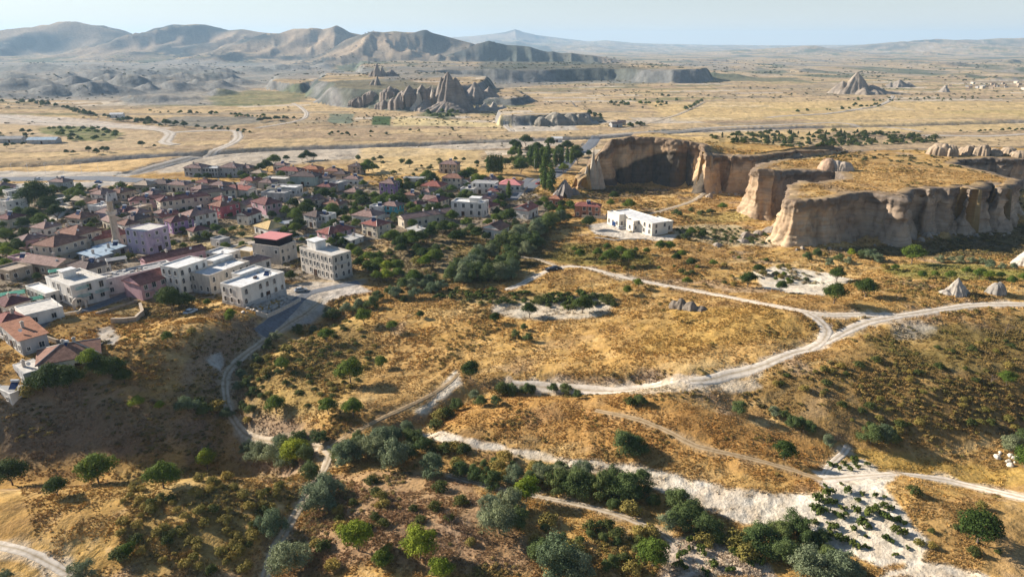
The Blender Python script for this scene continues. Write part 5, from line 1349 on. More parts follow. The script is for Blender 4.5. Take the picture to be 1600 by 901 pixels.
# ------------------------------------------------------------------ walls, gate, yard rubble
def wall(name, pts, hgt, thick, mat, label, cat="wall"):
    w = hit([a for a, b in pts], [b for a, b in pts])
    P_ = []
    for i in range(len(w) - 1):
        n = max(1, int(np.hypot(*(w[i + 1][:2] - w[i][:2])) / 3))
        for t in np.linspace(0, 1, n, endpoint=False):
            P_.append(w[i][:2] * (1 - t) + w[i + 1][:2] * t)
    P_.append(w[-1][:2]); P_ = np.array(P_)
    zz = Z(P_[:, 0], P_[:, 1])
    d = np.gradient(P_, axis=0); L_ = np.hypot(d[:, 0], d[:, 1]); n_ = np.stack([-d[:, 1] / L_, d[:, 0] / L_], -1) * thick / 2
    o = P_[0]; z0 = zz[0]
    V = []
    for i in range(len(P_)):
        for sx, zt in ((-1, zz[i] - 1.5), (1, zz[i] - 1.5), (1, zz[i] + hgt), (-1, zz[i] + hgt)):
            q = P_[i] + n_[i] * sx; V.append((q[0] - o[0], q[1] - o[1], zt - z0))
    F_ = []
    for i in range(len(P_) - 1):
        a = i * 4; b = a + 4
        F_ += [(a, b, b + 3, a + 3), (a + 3, b + 3, b + 2, a + 2), (a + 2, b + 2, b + 1, a + 1)]
    e = len(V) - 4
    F_ += [(0, 3, 2, 1), (e, e + 1, e + 2, e + 3)]
    me = bpy.data.meshes.new(name); me.from_pydata(V, [], F_); me.materials.append(mat); me.update()
    add(name, me, loc=(o[0], o[1], z0), label=label, category=cat)
wall("yard_wall", [(400, 492), (417, 497), (470, 470)], 1.3, 0.35, WALLS['stone'], "low pale wall closing the rubble yard on two sides")
wall("retaining_wall", [(100, 540), (62, 528), (30, 525)], 1.4, 0.4, WALLS['tan'], "rough tan retaining wall behind the brown-roofed near house")
wall("street_wall", [(12, 521), (44, 512)], 2.0, 0.3, WALLS['white'], "white street wall left of the low walled court house")
wall("garden_wall", [(60, 492), (120, 492), (128, 486)], 1.2, 0.3, WALLS['cream'], "cream garden wall along the street below the hotel")
wall("garden_wall", [(126, 480), (150, 470), (154, 466)], 1.6, 0.3, WALLS['stone'], "stone forecourt wall between the hotel and the rubble-roofed house")
wall("dry_stone_wall", [(150, 492), (180, 483), (215, 472)], 0.8, 0.5, WALLS['tan'], "crumbling field wall under the beige and pink house")
wall("ruined_wall", [(175, 505), (212, 503), (224, 492), (220, 480)], 1.6, 0.8, WALLS['tan'], "broken earthen wall ring in the waste plot below the pink house")
wall("garden_wall", [(930, 372), (960, 376), (1010, 374)], 0.5, 0.3, WALLS['bright'], "low bright kerb wall in front of the new hotel")
def arch_gate():
    p = hit(126, 482)
    m = MB()
    n = 10; pr = None
    for i in range(n + 1):
        a = math.pi * i / n
        q = (-math.cos(a) * 1.3, 1.9 + math.sin(a) * 1.3); q2 = (-math.cos(a) * 2.0, 1.9 + math.sin(a) * 2.0)
        if pr:
            for y_, fl in ((-0.35, 0), (0.35, 1)):
                m.quad((pr[0][0], y_, pr[0][1]), (q[0], y_, q[1]), (q2[0], y_, q2[1]), (pr[1][0], y_, pr[1][1]))
            m.quad((pr[1][0], -.35, pr[1][1]), (q2[0], -.35, q2[1]), (q2[0], .35, q2[1]), (pr[1][0], .35, pr[1][1])); m.quad((pr[0][0], .35, pr[0][1]), (q[0], .35, q[1]), (q[0], -.35, q[1]), (pr[0][0], -.35, pr[0][1]))
        pr = (q, q2)
    m.box(-2.0, -.35, -1, -1.3, .35, 1.9); m.box(1.3, -.35, -1, 2.0, .35, 1.9)
    add("arched_gate", m.mesh("arched_gate", [WALLS['stone']]), loc=(p[0], p[1], p[2]), label="free-standing round stone gate arch at the hotel forecourt", category="gate").rotation_euler = (0, 0, R(35))
arch_gate()

# green canopies and parasols on the hotel terrace
def canopy(px, py, up, w, d, h_, mat, label, name="canopy"):
    p = hit(px, py)
    root = empty(name, (p[0], p[1], p[2] + up), R(35), label=label, category="canopy")
    m = MB()
    for sx in (-w / 2, w / 2):
        for sy in (-d / 2, d / 2):
            part("post", (MB().tube((sx, sy, 0), (sx, sy, h_), 0.06, 0.06, 5)).mesh("post", [M_TRIM]), root, (0, 0, 0))
    m.quad((-w / 2 - .3, -d / 2 - .3, h_), (w / 2 + .3, -d / 2 - .3, h_), (w / 2, 0, h_ + .6), (-w / 2, 0, h_ + .6)); m.quad((w / 2 + .3, d / 2 + .3, h_), (-w / 2 - .3, d / 2 + .3, h_), (-w / 2, 0, h_ + .6), (w / 2, 0, h_ + .6))
    m.tri((-w / 2 - .3, d / 2 + .3, h_), (-w / 2 - .3, -d / 2 - .3, h_), (-w / 2, 0, h_ + .6)); m.tri((w / 2 + .3, -d / 2 - .3, h_), (w / 2 + .3, d / 2 + .3, h_), (w / 2, 0, h_ + .6))
    part("cover", m.mesh("cover", [mat]), root, (0, 0, 0))
    return root
canopy(18, 470, 0, 8, 4, 2.6, M_GREENR, "green tent canopy on the lower hotel terrace at the left")
canopy(55, 478, 0, 5, 3, 2.6, M_GREENR, "smaller green canopy on the lower hotel terrace")
canopy(92, 452, 4.6, 3, 3, 2.2, M_GREENR, "green sunshade on the upper hotel roof terrace")
canopy(188, 437, 5.7, 6, 4, 2.2, ROOFS['greyd'], "grey ridge canopy over the rubble-strewn roof")
# rubble heaps of the walled yard
rs_ = np.random.default_rng(5)
stone_me = []
for k in range(5):
    V0 = np.array([(sx, sy, sz) for sx in (-1, 1) for sy in (-1, 1) for sz in (-1, 1)], float) * (0.5 + 0.3 * rs_.random((8, 1))) * np.array([0.8, 0.55, 0.4])
    V0 += rs_.normal(0, 0.06, V0.shape)
    stone_me.append(mesh_from("rubble_stone", V0, [(0, 1, 3, 2), (4, 6, 7, 5), (0, 4, 5, 1), (2, 3, 7, 6), (0, 2, 6, 4), (1, 5, 7, 3)], [M_CHIM]))
yard = np.array([(372, 490), (395, 488), (412, 492), (440, 482), (462, 472), (440, 462), (400, 475)])
def in_poly(a, b, P_):
    return float(poly_dist(np.array([a], float), np.array([b], float), P_, True)[0]) < 0
n = 0
while n < 110:
    a = rs_.uniform(370, 465); b = rs_.uniform(460, 494)
    if not in_poly(a, b, yard):
        continue
    p = hit(a, b); n += 1
    o = add("rubble_stone", stone_me[n % 5], loc=(p[0], p[1], p[2] + 0.15), label="loose grey block in the walled rubble yard", category="stone", group="loose blocks in the rubble yard")
    o.rotation_euler = (rs_.uniform(-.3, .3), rs_.uniform(-.3, .3), rs_.uniform(0, 6.3)); s_ = rs_.uniform(0.6, 1.7); o.scale = (s_, s_, s_)
# ------------------------------------------------------------------ vegetation
def leaf_material(name, hue_spread=0.25, trans=0.22):
    m, nt, b = new_mat(name)
    at = nd(nt, "ShaderNodeVertexColor", layer_name="Col")
    oi = nd(nt, "ShaderNodeObjectInfo")
    r_ = ramp(nt, oi.outputs['Random'], [(0, (1 - hue_spread, 1 - hue_spread * 0.7, 1 - hue_spread)), (0.5, (1, 1, 1)), (1, (1 + hue_spread, 1 + hue_spread * 0.5, 1))])
    c = mix_col(nt, 'MULTIPLY', 1.0, at.outputs[0], r_.outputs[0])
    nt.links.new(c, b.inputs['Base Color']); b.inputs['Roughness'].default_value = 0.75
    b.inputs['Specular IOR Level'].default_value = 0.1
    tr = nd(nt, "ShaderNodeBsdfTranslucent"); nt.links.new(c, tr.inputs[0])
    mx = nd(nt, "ShaderNodeMixShader"); mx.inputs[0].default_value = trans
    nt.links.new(b.outputs[0], mx.inputs[1]); nt.links.new(tr.outputs[0], mx.inputs[2])
    nt.links.new(mx.outputs[0], nt.nodes["Material Output"].inputs[0])
    return m
M_LEAF = leaf_material("tree_leaves"); M_DRY = leaf_material("dry_scrub", 0.2, 0.1)
M_BARK = plaster("tree_bark", (0.16, 0.12, 0.09), scale=3)

def crown_mesh(name, lobes, n, ls, c0, c1, seed, inner=0.35, up=0.35, mat=None, squash=1.0):
    g = np.random.default_rng(seed)
    L_ = np.array(lobes, float)
    w = (L_[:, 3] * L_[:, 4]); w = w / w.sum()
    k = g.choice(len(L_), n, p=w)
    d = g.normal(size=(n, 3)); d /= np.linalg.norm(d, axis=1)[:, None]
    low = d[:, 2] < -0.35; d[low, 2] *= -0.6
    rad = np.where(g.random(n) < inner, g.uniform(0.35, 0.85, n), g.uniform(0.85, 1.08, n))
    bumpy = 1 + 0.34 * vnoise(d[:, 0] * 3 + k * 7.3, d[:, 1] * 3 + d[:, 2] * 2.2, seed % 50)
    P_ = L_[k, :3] + d * L_[k, 3:6] * (rad * bumpy)[:, None]
    P_[:, 2] = np.maximum(P_[:, 2], 0.03)
    nrm = d * 1.0 + g.normal(size=(n, 3)) * 0.42; nrm[:, 2] += up * 0.5; nrm /= np.linalg.norm(nrm, axis=1)[:, None]
    a = np.cross(nrm, g.normal(size=(n, 3))); a /= np.linalg.norm(a, axis=1)[:, None]; b_ = np.cross(nrm, a)
    s = ls * g.uniform(0.55, 1.35, n)[:, None]
    V = np.empty((n, 4, 3))
    V[:, 0] = P_ - a * s; V[:, 1] = P_ - b_ * s * 0.62; V[:, 2] = P_ + a * s; V[:, 3] = P_ + b_ * s * 0.62 + nrm * s * 0.25
    F_ = np.arange(n * 4).reshape(n, 4)
    me = mesh_from(name, V.reshape(-1, 3), F_, [mat or M_LEAF], False)
    lobe_t = g.random(len(L_)); t = np.clip(0.55 * g.random(n) + 0.45 * lobe_t[k], 0, 1)[:, None]
    cc = C(c0) * (1 - t) + C(c1) * t
    put_col(me, np.repeat(cc, 4, axis=0))
    return me

def trunk_mesh(name, lobes, h0, r0, seed, nl=5):
    g = random.Random(seed); m = MB()
    m.tube((0, 0, -0.06), (0.01, 0, h0 * 0.6), r0, r0 * 0.8, 7); m.tube((0.01, 0, h0 * 0.6), (0.0, 0.01, h0), r0 * 0.8, r0 * 0.65, 7)
    for (cx, cy, cz, rx, ry, rz_) in lobes[:nl]:
        q = (cx * 0.5, cy * 0.5, h0 + (cz - h0) * 0.45); m.tube((0, 0.01, h0 * 0.92), q, r0 * 0.5, r0 * 0.32, 5); m.tube(q, (cx, cy, max(cz, h0 + 0.05)), r0 * 0.32, r0 * 0.1, 5)
    return m.mesh(name, [M_BARK], True)

def lobes_for(kind, seed):
    g = random.Random(seed); L_ = []
    if kind == 'silver':          # broad, many-stemmed, foliage to the ground
        n = 9
        for i in range(n):
            a = 6.283 * i / n + g.uniform(-.3, .3); d = g.uniform(0.22, 0.52)
            s_ = g.uniform(0.6, 1.15); L_.append((math.cos(a) * d, math.sin(a) * d, g.uniform(0.22, 0.66), g.uniform(0.17, 0.30) * s_, g.uniform(0.17, 0.30) * s_, g.uniform(0.18, 0.32) * s_))
        L_ += [(g.uniform(-.15, .15), g.uniform(-.15, .15), 0.70, 0.26, 0.26, 0.26), (0.2, -.1, 0.62, 0.24, 0.24, 0.26), (g.uniform(-.1, .1), 0, 0.36, 0.36, 0.34, 0.32), (g.uniform(-.3, .3), g.uniform(-.3, .3), 0.82, 0.13, 0.13, 0.16)]
    elif kind == 'green':
        n = 7
        for i in range(n):
            a = 6.283 * i / n + g.uniform(-.3, .3); d = g.uniform(0.22, 0.36)
            L_.append((math.cos(a) * d, math.sin(a) * d, g.uniform(0.45, 0.66), g.uniform(0.18, 0.25), g.uniform(0.18, 0.25), g.uniform(0.16, 0.24)))
        L_ += [(0, 0, 0.76, 0.26, 0.26, 0.20), (g.uniform(-.1, .1), g.uniform(-.1, .1), 0.56, 0.36, 0.36, 0.30), (g.uniform(-.2, .2), g.uniform(-.2, .2), 0.80, 0.18, 0.18, 0.17)]
    elif kind == 'poplar':
        for i in range(8):
            z = 0.16 + 0.105 * i; r_ = [0.10, 0.12, 0.13, 0.13, 0.12, 0.105, 0.085, 0.055][i]
            L_.append((g.uniform(-.03, .03), g.uniform(-.03, .03), z, r_, r_, 0.12))
    elif kind == 'bush':
        n = 5
        for i in range(n):
            a = 6.283 * i / n + g.uniform(-.4, .4); d = g.uniform(0.25, 0.5)
            L_.append((math.cos(a) * d, math.sin(a) * d, g.uniform(0.25, 0.5), g.uniform(0.25, 0.4), g.uniform(0.25, 0.4), g.uniform(0.25, 0.38)))
        L_ += [(0, 0, 0.5, 0.45, 0.45, 0.42)]
    elif kind == 'conifer':
        for i in range(5):
            L_.append((0, 0, 0.22 + 0.16 * i, 0.30 - 0.05 * i, 0.30 - 0.05 * i, 0.14))
    elif kind == 'vine':
        for i in range(4):
            a = g.uniform(0, 6.28); d = g.uniform(0.2, 0.8)
            L_.append((math.cos(a) * d, math.sin(a) * d * 0.6, g.uniform(0.3, 0.6), g.uniform(0.3, 0.5), g.uniform(0.25, 0.4), g.uniform(0.25, 0.4)))
    return L_

SPEC = {  # kind: lobe style, leaf count, leaf size, dark colour, light colour, variants, trunk height, trunk radius
    'silver': ('silver', 8000, 0.0235, (0.085, 0.115, 0.055), (0.290, 0.335, 0.200), 5, 0.18, 0.035),
    'sage': ('silver', 7500, 0.024, (0.055, 0.085, 0.028), (0.180, 0.230, 0.080), 4, 0.18, 0.035),
    'green': ('green', 6500, 0.024, (0.050, 0.090, 0.016), (0.190, 0.250, 0.040), 5, 0.26, 0.030),
    'bright': ('green', 6500, 0.024, (0.110, 0.160, 0.015), (0.330, 0.390, 0.045), 3, 0.24, 0.028),
    'dark': ('green', 6500, 0.024, (0.025, 0.050, 0.012), (0.085, 0.125, 0.028), 4, 0.20, 0.030),
    'poplar': ('poplar', 1500, 0.026, (0.040, 0.075, 0.018), (0.140, 0.200, 0.040), 3, 0.10, 0.012),
    'bush': ('bush', 900, 0.070, (0.045, 0.060, 0.018), (0.140, 0.160, 0.045), 4, 0, 0),
    'olive': ('bush', 900, 0.070, (0.160, 0.135, 0.035), (0.380, 0.300, 0.085), 3, 0, 0),
    'conifer': ('conifer', 260, 0.09, (0.018, 0.034, 0.014), (0.065, 0.085, 0.030), 3, 0.15, 0.02),
    'vine': ('vine', 260, 0.15, (0.045, 0.070, 0.015), (0.150, 0.185, 0.045), 4, 0, 0),
}
PROTO = {}
for kd, (st_, n_, ls_, c0_, c1_, nv, th_, tr_) in SPEC.items():
    PROTO[kd] = []
    for v in range(nv):
        lb = lobes_for(st_, 1000 + v * 7 + len(kd) * 31)
        cr = crown_mesh("crown", lb, n_, ls_, c0_, c1_, 500 + v + len(PROTO) * 10)
        tk = trunk_mesh("trunk", lb, th_, tr_, v) if th_ else None
        PROTO[kd].append((cr, tk))
# bare tree: branching twigs
def bare_mesh(seed):
    g = random.Random(seed); m = MB()
    def br(p, d, l, r_, k):
        q = tuple(p[i] + d[i] * l for i in range(3)); m.tube(p, q, r_, r_ * 0.65, 4 if k < 3 else 5)
        if k == 0:
            return
        for _ in range(3 if k > 1 else 4):
            nd_ = [d[0] + g.uniform(-.75, .75), d[1] + g.uniform(-.75, .75), d[2] + g.uniform(-.2, .5)]
            s = math.sqrt(sum(v * v for v in nd_)); br(q, tuple(v / s for v in nd_), l * 0.72, r_ * 0.6, k - 1)
    br((0, 0, -0.05), (0, 0, 1), 0.26, 0.03, 4)
    return m.mesh("branches", [M_BARK])
BARE = [bare_mesh(3), bare_mesh(8)]

NAMES = {'silver': ('oleaster_tree', 'tree'), 'sage': ('willow_bush', 'bush'), 'green': ('broadleaf_tree', 'tree'), 'bright': ('fruit_tree', 'tree'), 'dark': ('dense_tree', 'tree'), 'poplar': ('poplar_tree', 'tree'),
         'bush': ('shrub', 'shrub'), 'olive': ('shrub', 'shrub'), 'conifer': ('young_pine', 'tree'), 'vine': ('vine_bush', 'vine'), 'bare': ('bare_tree', 'tree')}
WORD = {'silver': 'silver-grey bushy tree', 'sage': 'grey-green bush', 'green': 'green leafy tree', 'bright': 'bright yellow-green tree', 'dark': 'dark green tree', 'poplar': 'slim poplar', 'bush': 'dark low shrub', 'olive': 'olive scrub bush',
        'conifer': 'small planted pine', 'vine': 'vine bush', 'bare': 'leafless grey tree'}
GRP = {'silver': 'silver-grey trees of the valley', 'sage': 'grey-green bushes along the streams', 'green': 'green trees of the valley', 'bright': 'yellow-green trees of the valley', 'dark': 'dark green trees of the valley', 'poplar': 'poplars',
       'bush': 'dark shrubs', 'olive': 'olive scrub bushes', 'conifer': 'pines of the plantation', 'vine': 'vines', 'bare': 'leafless trees'}
rv = np.random.default_rng(77)
OCC = []
def plant(kind, px, py, hpx, label=None, group=None, p=None, name=None, wide=1.0):
    if p is None:
        p = hit(px, py)
    dep = depth_of(p)
    cosd = p[1] / math.hypot(p[1], CAM_Z - p[2]) if p[1] else 1
    h = hpx * dep / (FOC * cosd) * (0.74 if kind in ("silver", "sage") else 1.0)
    v = int(rv.integers(0, 1000))
    rz = float(rv.uniform(0, 6.28)); w = h * float(rv.uniform(0.92, 1.12)) * wide
    nm, cat = NAMES[kind]
    sc = (w, w, h)
    if kind == 'bare':
        o = add("bare_tree", BARE[v % 2], loc=(p[0], p[1], p[2])); o.rotation_euler = (0, 0, rz); o.scale = sc
    else:
        cr, tk = PROTO[kind][v % len(PROTO[kind])]
        if tk is None or hpx < 9:
            o = add(name or nm, cr, loc=(p[0], p[1], p[2] - 0.05 * h)); o.rotation_euler = (0, 0, rz); o.scale = sc
        else:
            o = empty(name or nm, (p[0], p[1], p[2] - 0.02 * h), rz); o.scale = sc
            part("trunk", tk, o, (0, 0, 0)); part("crown", cr, o, (0, 0, 0))
    o["category"] = cat; o["group"] = group or GRP[kind]
    if label:
        o["label"] = label
    else:
        size = "tall " if hpx > 38 else ("small " if hpx < 17 and kind not in ('bush', 'olive') else "")
        label_later(o, (size + WORD[kind]).strip(), px, py)
    OCC.append((p[0], p[1], 0.45 * w))
    return o

T = plant
# single trees and bushes, survey of the foot and apparent height
SINGLE = """
silver 455 892 62;silver 428 832 44;silver 500 797 52;silver 512 776 46;sage 487 748 36;silver 546 722 46;silver 586 716 46;silver 618 728 58;silver 600 700 44;silver 676 741 42;sage 500 694 30;silver 402 716 34
silver 432 722 40;sage 462 706 36;silver 452 730 34;bright 462 722 34;sage 480 718 32;silver 128 908 38;silver 612 690 32;sage 648 694 32;silver 588 690 28;sage 560 694 26;silver 634 676 24;sage 470 690 24;silver 440 700 28
silver 388 708 26;sage 530 716 30;silver 566 706 32;sage 640 716 30;sage 660 704 26
silver 780 832 58;silver 800 800 46;silver 868 892 60;silver 905 898 46;green 1020 884 38;sage 850 872 40;silver 765 806 40;sage 808 826 40
sage 720 744 32;sage 768 762 36;sage 742 752 28;silver 802 752 32;silver 846 750 34;sage 826 758 30;sage 872 764 40;sage 906 768 44;sage 938 772 46;sage 972 774 50;sage 1000 764 40;sage 988 782 32;silver 880 748 28;silver 912 744 34;sage 890 770 30;sage 955 758 36
sage 958 794 22;olive 985 800 20;sage 1020 790 24;sage 1056 792 40;sage 1066 824 44;sage 1100 832 42;silver 1048 826 34;sage 1082 806 36;sage 1120 846 26;sage 1190 858 48;sage 1216 842 40;sage 1244 836 42;silver 1262 901 52;silver 1308 896 50;sage 1292 882 38
sage 1226 872 44;sage 1170 852 34;sage 1262 856 36;sage 1282 846 26;olive 1150 850 22;olive 1165 872 22;silver 1330 905 34;olive 1100 848 18
sage 978 706 44;sage 996 704 32;sage 1154 646 30;sage 1238 670 28;sage 1264 674 24;sage 1252 668 22;silver 1294 696 24;sage 1360 692 40;silver 1378 690 38;sage 1392 692 28;dark 1225 718 30;dark 1526 848 48;silver 1580 704 32;sage 1598 696 30;green 1600 730 30;silver 1210 648 18;sage 1225 652 16
sage 785 616 28;sage 800 618 26;sage 822 616 24;sage 775 632 20;silver 742 624 20;sage 865 612 20;sage 884 614 22;sage 902 622 18;sage 1000 630 20;sage 714 640 24;bush 698 652 18;sage 752 634 24;olive 690 656 16;sage 830 614 18;bush 985 632 14;bush 680 668 14
dark 735 592 28;green 569 507 26;green 614 518 18;dark 657 497 12;green 511 534 22;green 441 580 22;green 548 598 38;green 596 575 20;green 432 645 28;green 513 647 26;green 552 652 30;bright 324 732 30;green 155 756 46;dark 90 774 28;green 256 762 38
bright 560 860 44;bright 657 872 44;green 598 884 24;bright 690 903 28;bare 706 826 38;bright 822 784 36;bright 216 638 20;bright 250 640 14;green 262 535 18;bright 143 578 34;dark 178 592 34;dark 160 586 30;dark 88 616 48;dark 110 612 42;dark 68 612 34;silver 294 642 34;sage 318 648 26;bright 361 500 18
green 360 504 14;dark 20 758 40;bush 188 874 20;green 200 868 18;silver 10 906 20;bush 310 632 14;dark 195 600 26;bright 62 606 20;olive 48 618 22;olive 340 640 18;olive 300 520 10
dark 827 496 24;dark 910 489 28;dark 773 504 16;sage 806 528 18;sage 826 532 18;sage 818 515 14;green 980 461 16;green 997 450 16;green 1073 446 14;dark 1168 449 26;dark 1184 426 14;dark 1220 457 20;dark 1303 475 34;dark 1307 440 24;dark 1352 464 30;bare 1402 470 16
green 1424 413 32;bare 1570 522 26;bare 1548 600 20;green 1572 602 24;green 906 404 16;green 954 412 24;green 982 412 22;green 934 402 16;green 1032 392 18;green 1046 392 16;dark 1056 410 16;dark 1080 416 14;green 1114 417 12;green 970 398 14;green 1064 404 14;green 1010 398 12
sage 1276 402 20;sage 1262 406 18;silver 1296 416 18;silver 1326 412 16;sage 1310 408 18;silver 1360 406 24;silver 1372 410 20;sage 1345 404 18;silver 1470 410 16;silver 1486 410 14;silver 1500 412 18;silver 1518 412 16;silver 1532 412 14;silver 1546 418 18;silver 1565 420 14;silver 1582 420 14
green 1440 436 14;green 1460 434 12;green 1484 438 16;green 1510 430 14;green 1530 436 18;green 1545 438 16;green 1580 446 16;green 1598 440 14;dark 1562 436 12;bright 1330 402 14;green 1398 424 12;olive 1382 420 10
dark 959 314 16;green 983 330 20;green 954 324 14;sage 1062 338 12;sage 1080 332 12;bush 1096 336 10;sage 1056 336 14;bush 1110 334 10;green 1128 330 14;dark 920 358 22;green 1080 370 16;dark 1098 372 14;sage 1070 374 14
dark 62 326 46;poplar 50 322 38;poplar 74 318 30;poplar 44 326 34;dark 78 334 28;dark 34 330 26;green 20 330 20;dark 90 344 26;dark 52 346 24;green 66 358 26;dark 40 360 22;dark 10 290 12;green 128 306 16;dark 112 322 18;green 108 310 14;green 100 302 12
poplar 838 268 42;poplar 846 266 38;poplar 850 292 54;poplar 856 264 42;poplar 868 262 32;poplar 877 262 32;poplar 893 258 30;poplar 861 304 52;poplar 851 300 36;poplar 795 312 30;poplar 763 272 30;poplar 767 272 31;poplar 771 272 31;poplar 775 272 31;poplar 779 272 30;poplar 783 272 30;poplar 829 262 34
poplar 812 250 24;poplar 886 256 26;dark 902 256 22;dark 900 246 20;green 880 272 18;green 850 252 20;green 812 266 20;dark 814 272 22;green 800 258 14;dark 790 262 16;sage 828 246 14;poplar 955 246 22;poplar 948 248 20;dark 942 250 14;green 920 246 12
green 576 268 20;green 570 272 18;green 583 270 16;dark 640 262 14;sage 628 256 12;sage 584 252 10;sage 560 250 12;dark 595 252 10;green 430 262 22;dark 418 268 20;dark 408 272 18;green 440 280 14;dark 480 250 16;dark 490 250 12;dark 472 252 12;dark 378 280 14;dark 448 252 10
dark 745 260 10;green 760 256 8;dark 712 252 8;green 735 282 22;dark 726 288 24;green 745 292 22;dark 700 292 18;dark 675 292 24;green 668 284 20;green 755 288 16
sage 520 500 26;silver 514 496 22;silver 545 490 26;silver 562 486 28;sage 580 482 26;silver 490 520 16;silver 432 532 20;sage 420 540 16;sage 466 520 20;silver 400 562 14;silver 378 590 18;silver 372 610 20;sage 384 604 18;sage 398 616 18;sage 392 644 18;silver 355 652 22;silver 374 572 12
sage 610 462 22;sage 630 450 24;sage 640 440 20;silver 655 442 22;sage 590 470 22;bright 605 428 22;green 648 444 24;dark 560 420 18;green 575 426 20;dark 585 430 20;bush 630 470 10;bright 664 420 22;green 680 412 24;olive 655 414 16;green 560 405 20;green 580 412 20
sage 705 438 34;sage 715 420 26;dark 270 488 40;dark 290 484 28;dark 262 478 30;dark 470 398 16;dark 455 440 18;dark 436 442 16;green 425 446 14;green 325 478 12;green 290 452 12
"""
for ln in SINGLE.replace("\n", ";").split(";"):
    ln = ln.split()
    if len(ln) == 4:
        T(ln[0], float(ln[1]), float(ln[2]), float(ln[3]))

def blocked(x_, y_, rad):
    for f in FOOT:
        if abs(x_ - f[0]) + abs(y_ - f[1]) > f[2] * 2 + 8:
            continue
        dx, dy = x_ - f[3], y_ - f[4]
        u_ = dx * f[5][0] + dy * f[5][1]; v_ = dx * f[6][0] + dy * f[6][1]
        if -rad < v_ < f[7] + rad and -rad < u_ < f[8] + rad:
            return True
    for z_, half in ROAD_ZONES:
        if z_.lo[0] < x_ < z_.hi[0] and z_.lo[1] < y_ < z_.hi[1] and float(z_.dist(np.array([x_]), np.array([y_]))[0]) < half + rad * 0.5:
            return True
    return False
def fill(poly, n, kinds, hr, gap=0.7, label=None, group=None, seed=1, name=None):
    g = np.random.default_rng(seed); P_ = np.array(poly, float); lo, hi = P_.min(0), P_.max(0); k = 0; tries = 0
    while k < n and tries < n * 14:
        tries += 1
        a, b = g.uniform(lo[0], hi[0]), g.uniform(lo[1], hi[1])
        if not in_poly(a, b, P_):
            continue
        p = hit(a, b); hp_ = g.uniform(*hr); h = hp_ * depth_of(p) / FOC
        if blocked(p[0], p[1], h * 0.35) or any((p[0] - o[0]) ** 2 + (p[1] - o[1]) ** 2 < (gap * (h * 0.45 + o[2])) ** 2 for o in OCC):
            continue
        T(kinds[int(g.integers(0, len(kinds)))], a, b, hp_, label=label, group=group, p=p, name=name); k += 1
gd = ['green', 'dark', 'dark', 'green', 'sage', 'green']
fill([(0, 296), (150, 296), (150, 345), (0, 345)], 16, gd, (12, 20), seed=2)
fill([(300, 278), (420, 282), (420, 294), (300, 296)], 12, gd, (9, 13), seed=3)
fill([(0, 365), (60, 365), (30, 420), (0, 430)], 9, ['green', 'bright', 'dark'], (14, 24), seed=4)
fill([(440, 325), (520, 305), (650, 298), (770, 302), (800, 340), (760, 362), (640, 372), (560, 362), (440, 372)], 78, gd, (13, 25), 0.62, seed=5)
fill([(600, 372), (700, 365), (790, 350), (830, 352), (700, 408), (640, 412)], 22, ['green', 'dark', 'sage', 'dark'], (15, 26), 0.7, seed=6)
fill([(545, 395), (620, 405), (640, 445), (570, 440)], 9, ['green', 'green', 'bright'], (14, 22), seed=7)
fill([(820, 318), (900, 322), (915, 345), (880, 350), (840, 350)], 12, gd, (12, 20), seed=8)
fill([(100, 300), (300, 290), (420, 300), (430, 350), (300, 345), (100, 345)], 26, gd, (9, 15), 0.7, seed=9)
fill([(240, 365), (440, 350), (480, 375), (400, 395), (330, 375), (260, 378)], 12, gd, (10, 16), 0.7, seed=10)
fill([(696, 440), (750, 405), (830, 362), (866, 338), (880, 345), (858, 375), (806, 408), (805, 438), (740, 452)], 42, ['silver', 'sage', 'silver', 'sage'], (26, 40), 0.42, seed=11)
fill([(600, 462), (690, 432), (700, 452), (620, 474)], 9, ['sage', 'silver'], (18, 26), 0.5, seed=12)
fill([(790, 228), (895, 224), (905, 258), (800, 266)], 26, ['dark', 'green', 'sage', 'dark'], (12, 20), 0.6, seed=13)
fill([(440, 372), (560, 395), (545, 380), (460, 360)], 7, gd, (13, 20), 0.7, seed=14)
fill([(860, 385), (1010, 392), (1000, 412), (880, 410)], 8, ['green', 'bush'], (9, 14), 0.9, seed=15)
fill([(500, 255), (780, 246), (760, 284), (640, 284), (560, 262)], 16, ['sage', 'dark', 'bush'], (5, 9), 1.0, seed=16)
fill([(0, 300), (440, 285), (540, 300), (540, 355), (440, 395), (240, 400), (60, 440), (0, 440)], 120, ['green', 'dark', 'green', 'bush', 'sage'], (8, 15), 0.5, seed=61)
fill([(540, 290), (780, 285), (800, 330), (560, 350)], 40, gd, (9, 16), 0.55, seed=62)
# the plain: hedges, orchards and the pine plantation
def along(pts, n, kinds, hr, jit, seed, label, group, name=None):
    g = np.random.default_rng(seed); P_ = np.array(pts, float); s = np.concatenate([[0], np.cumsum(np.hypot(*(P_[1:] - P_[:-1]).T))])
    for k in range(n):
        q = g.uniform(0, s[-1]); a = np.interp(q, s, P_[:, 0]); b = np.interp(q, s, P_[:, 1]) + g.normal() * jit
        T(kinds[int(g.integers(0, len(kinds)))], a, b, g.uniform(*hr), label=label, group=group, name=name)
along([(-20, 158), (60, 163), (100, 170), (140, 180), (180, 186)], 42, ['dark', 'sage'], (6, 9), 1.0, 21, "dark bushy tree in the long hedge left of the white barn", "hedge trees across the left plain", "hedge_tree")
along([(180, 186), (215, 192), (260, 196), (295, 199)], 26, ['dark', 'sage'], (7, 11), 1.2, 22, "dark bushy tree in the hedge right of the white barn", "hedge trees across the left plain", "hedge_tree")
along([(232, 176), (330, 180), (400, 184), (450, 188)], 34, ['dark', 'green'], (4, 7), 0.8, 23, "small dark tree in the row behind the grey crop plots", "trees behind the grey plots", "hedge_tree")
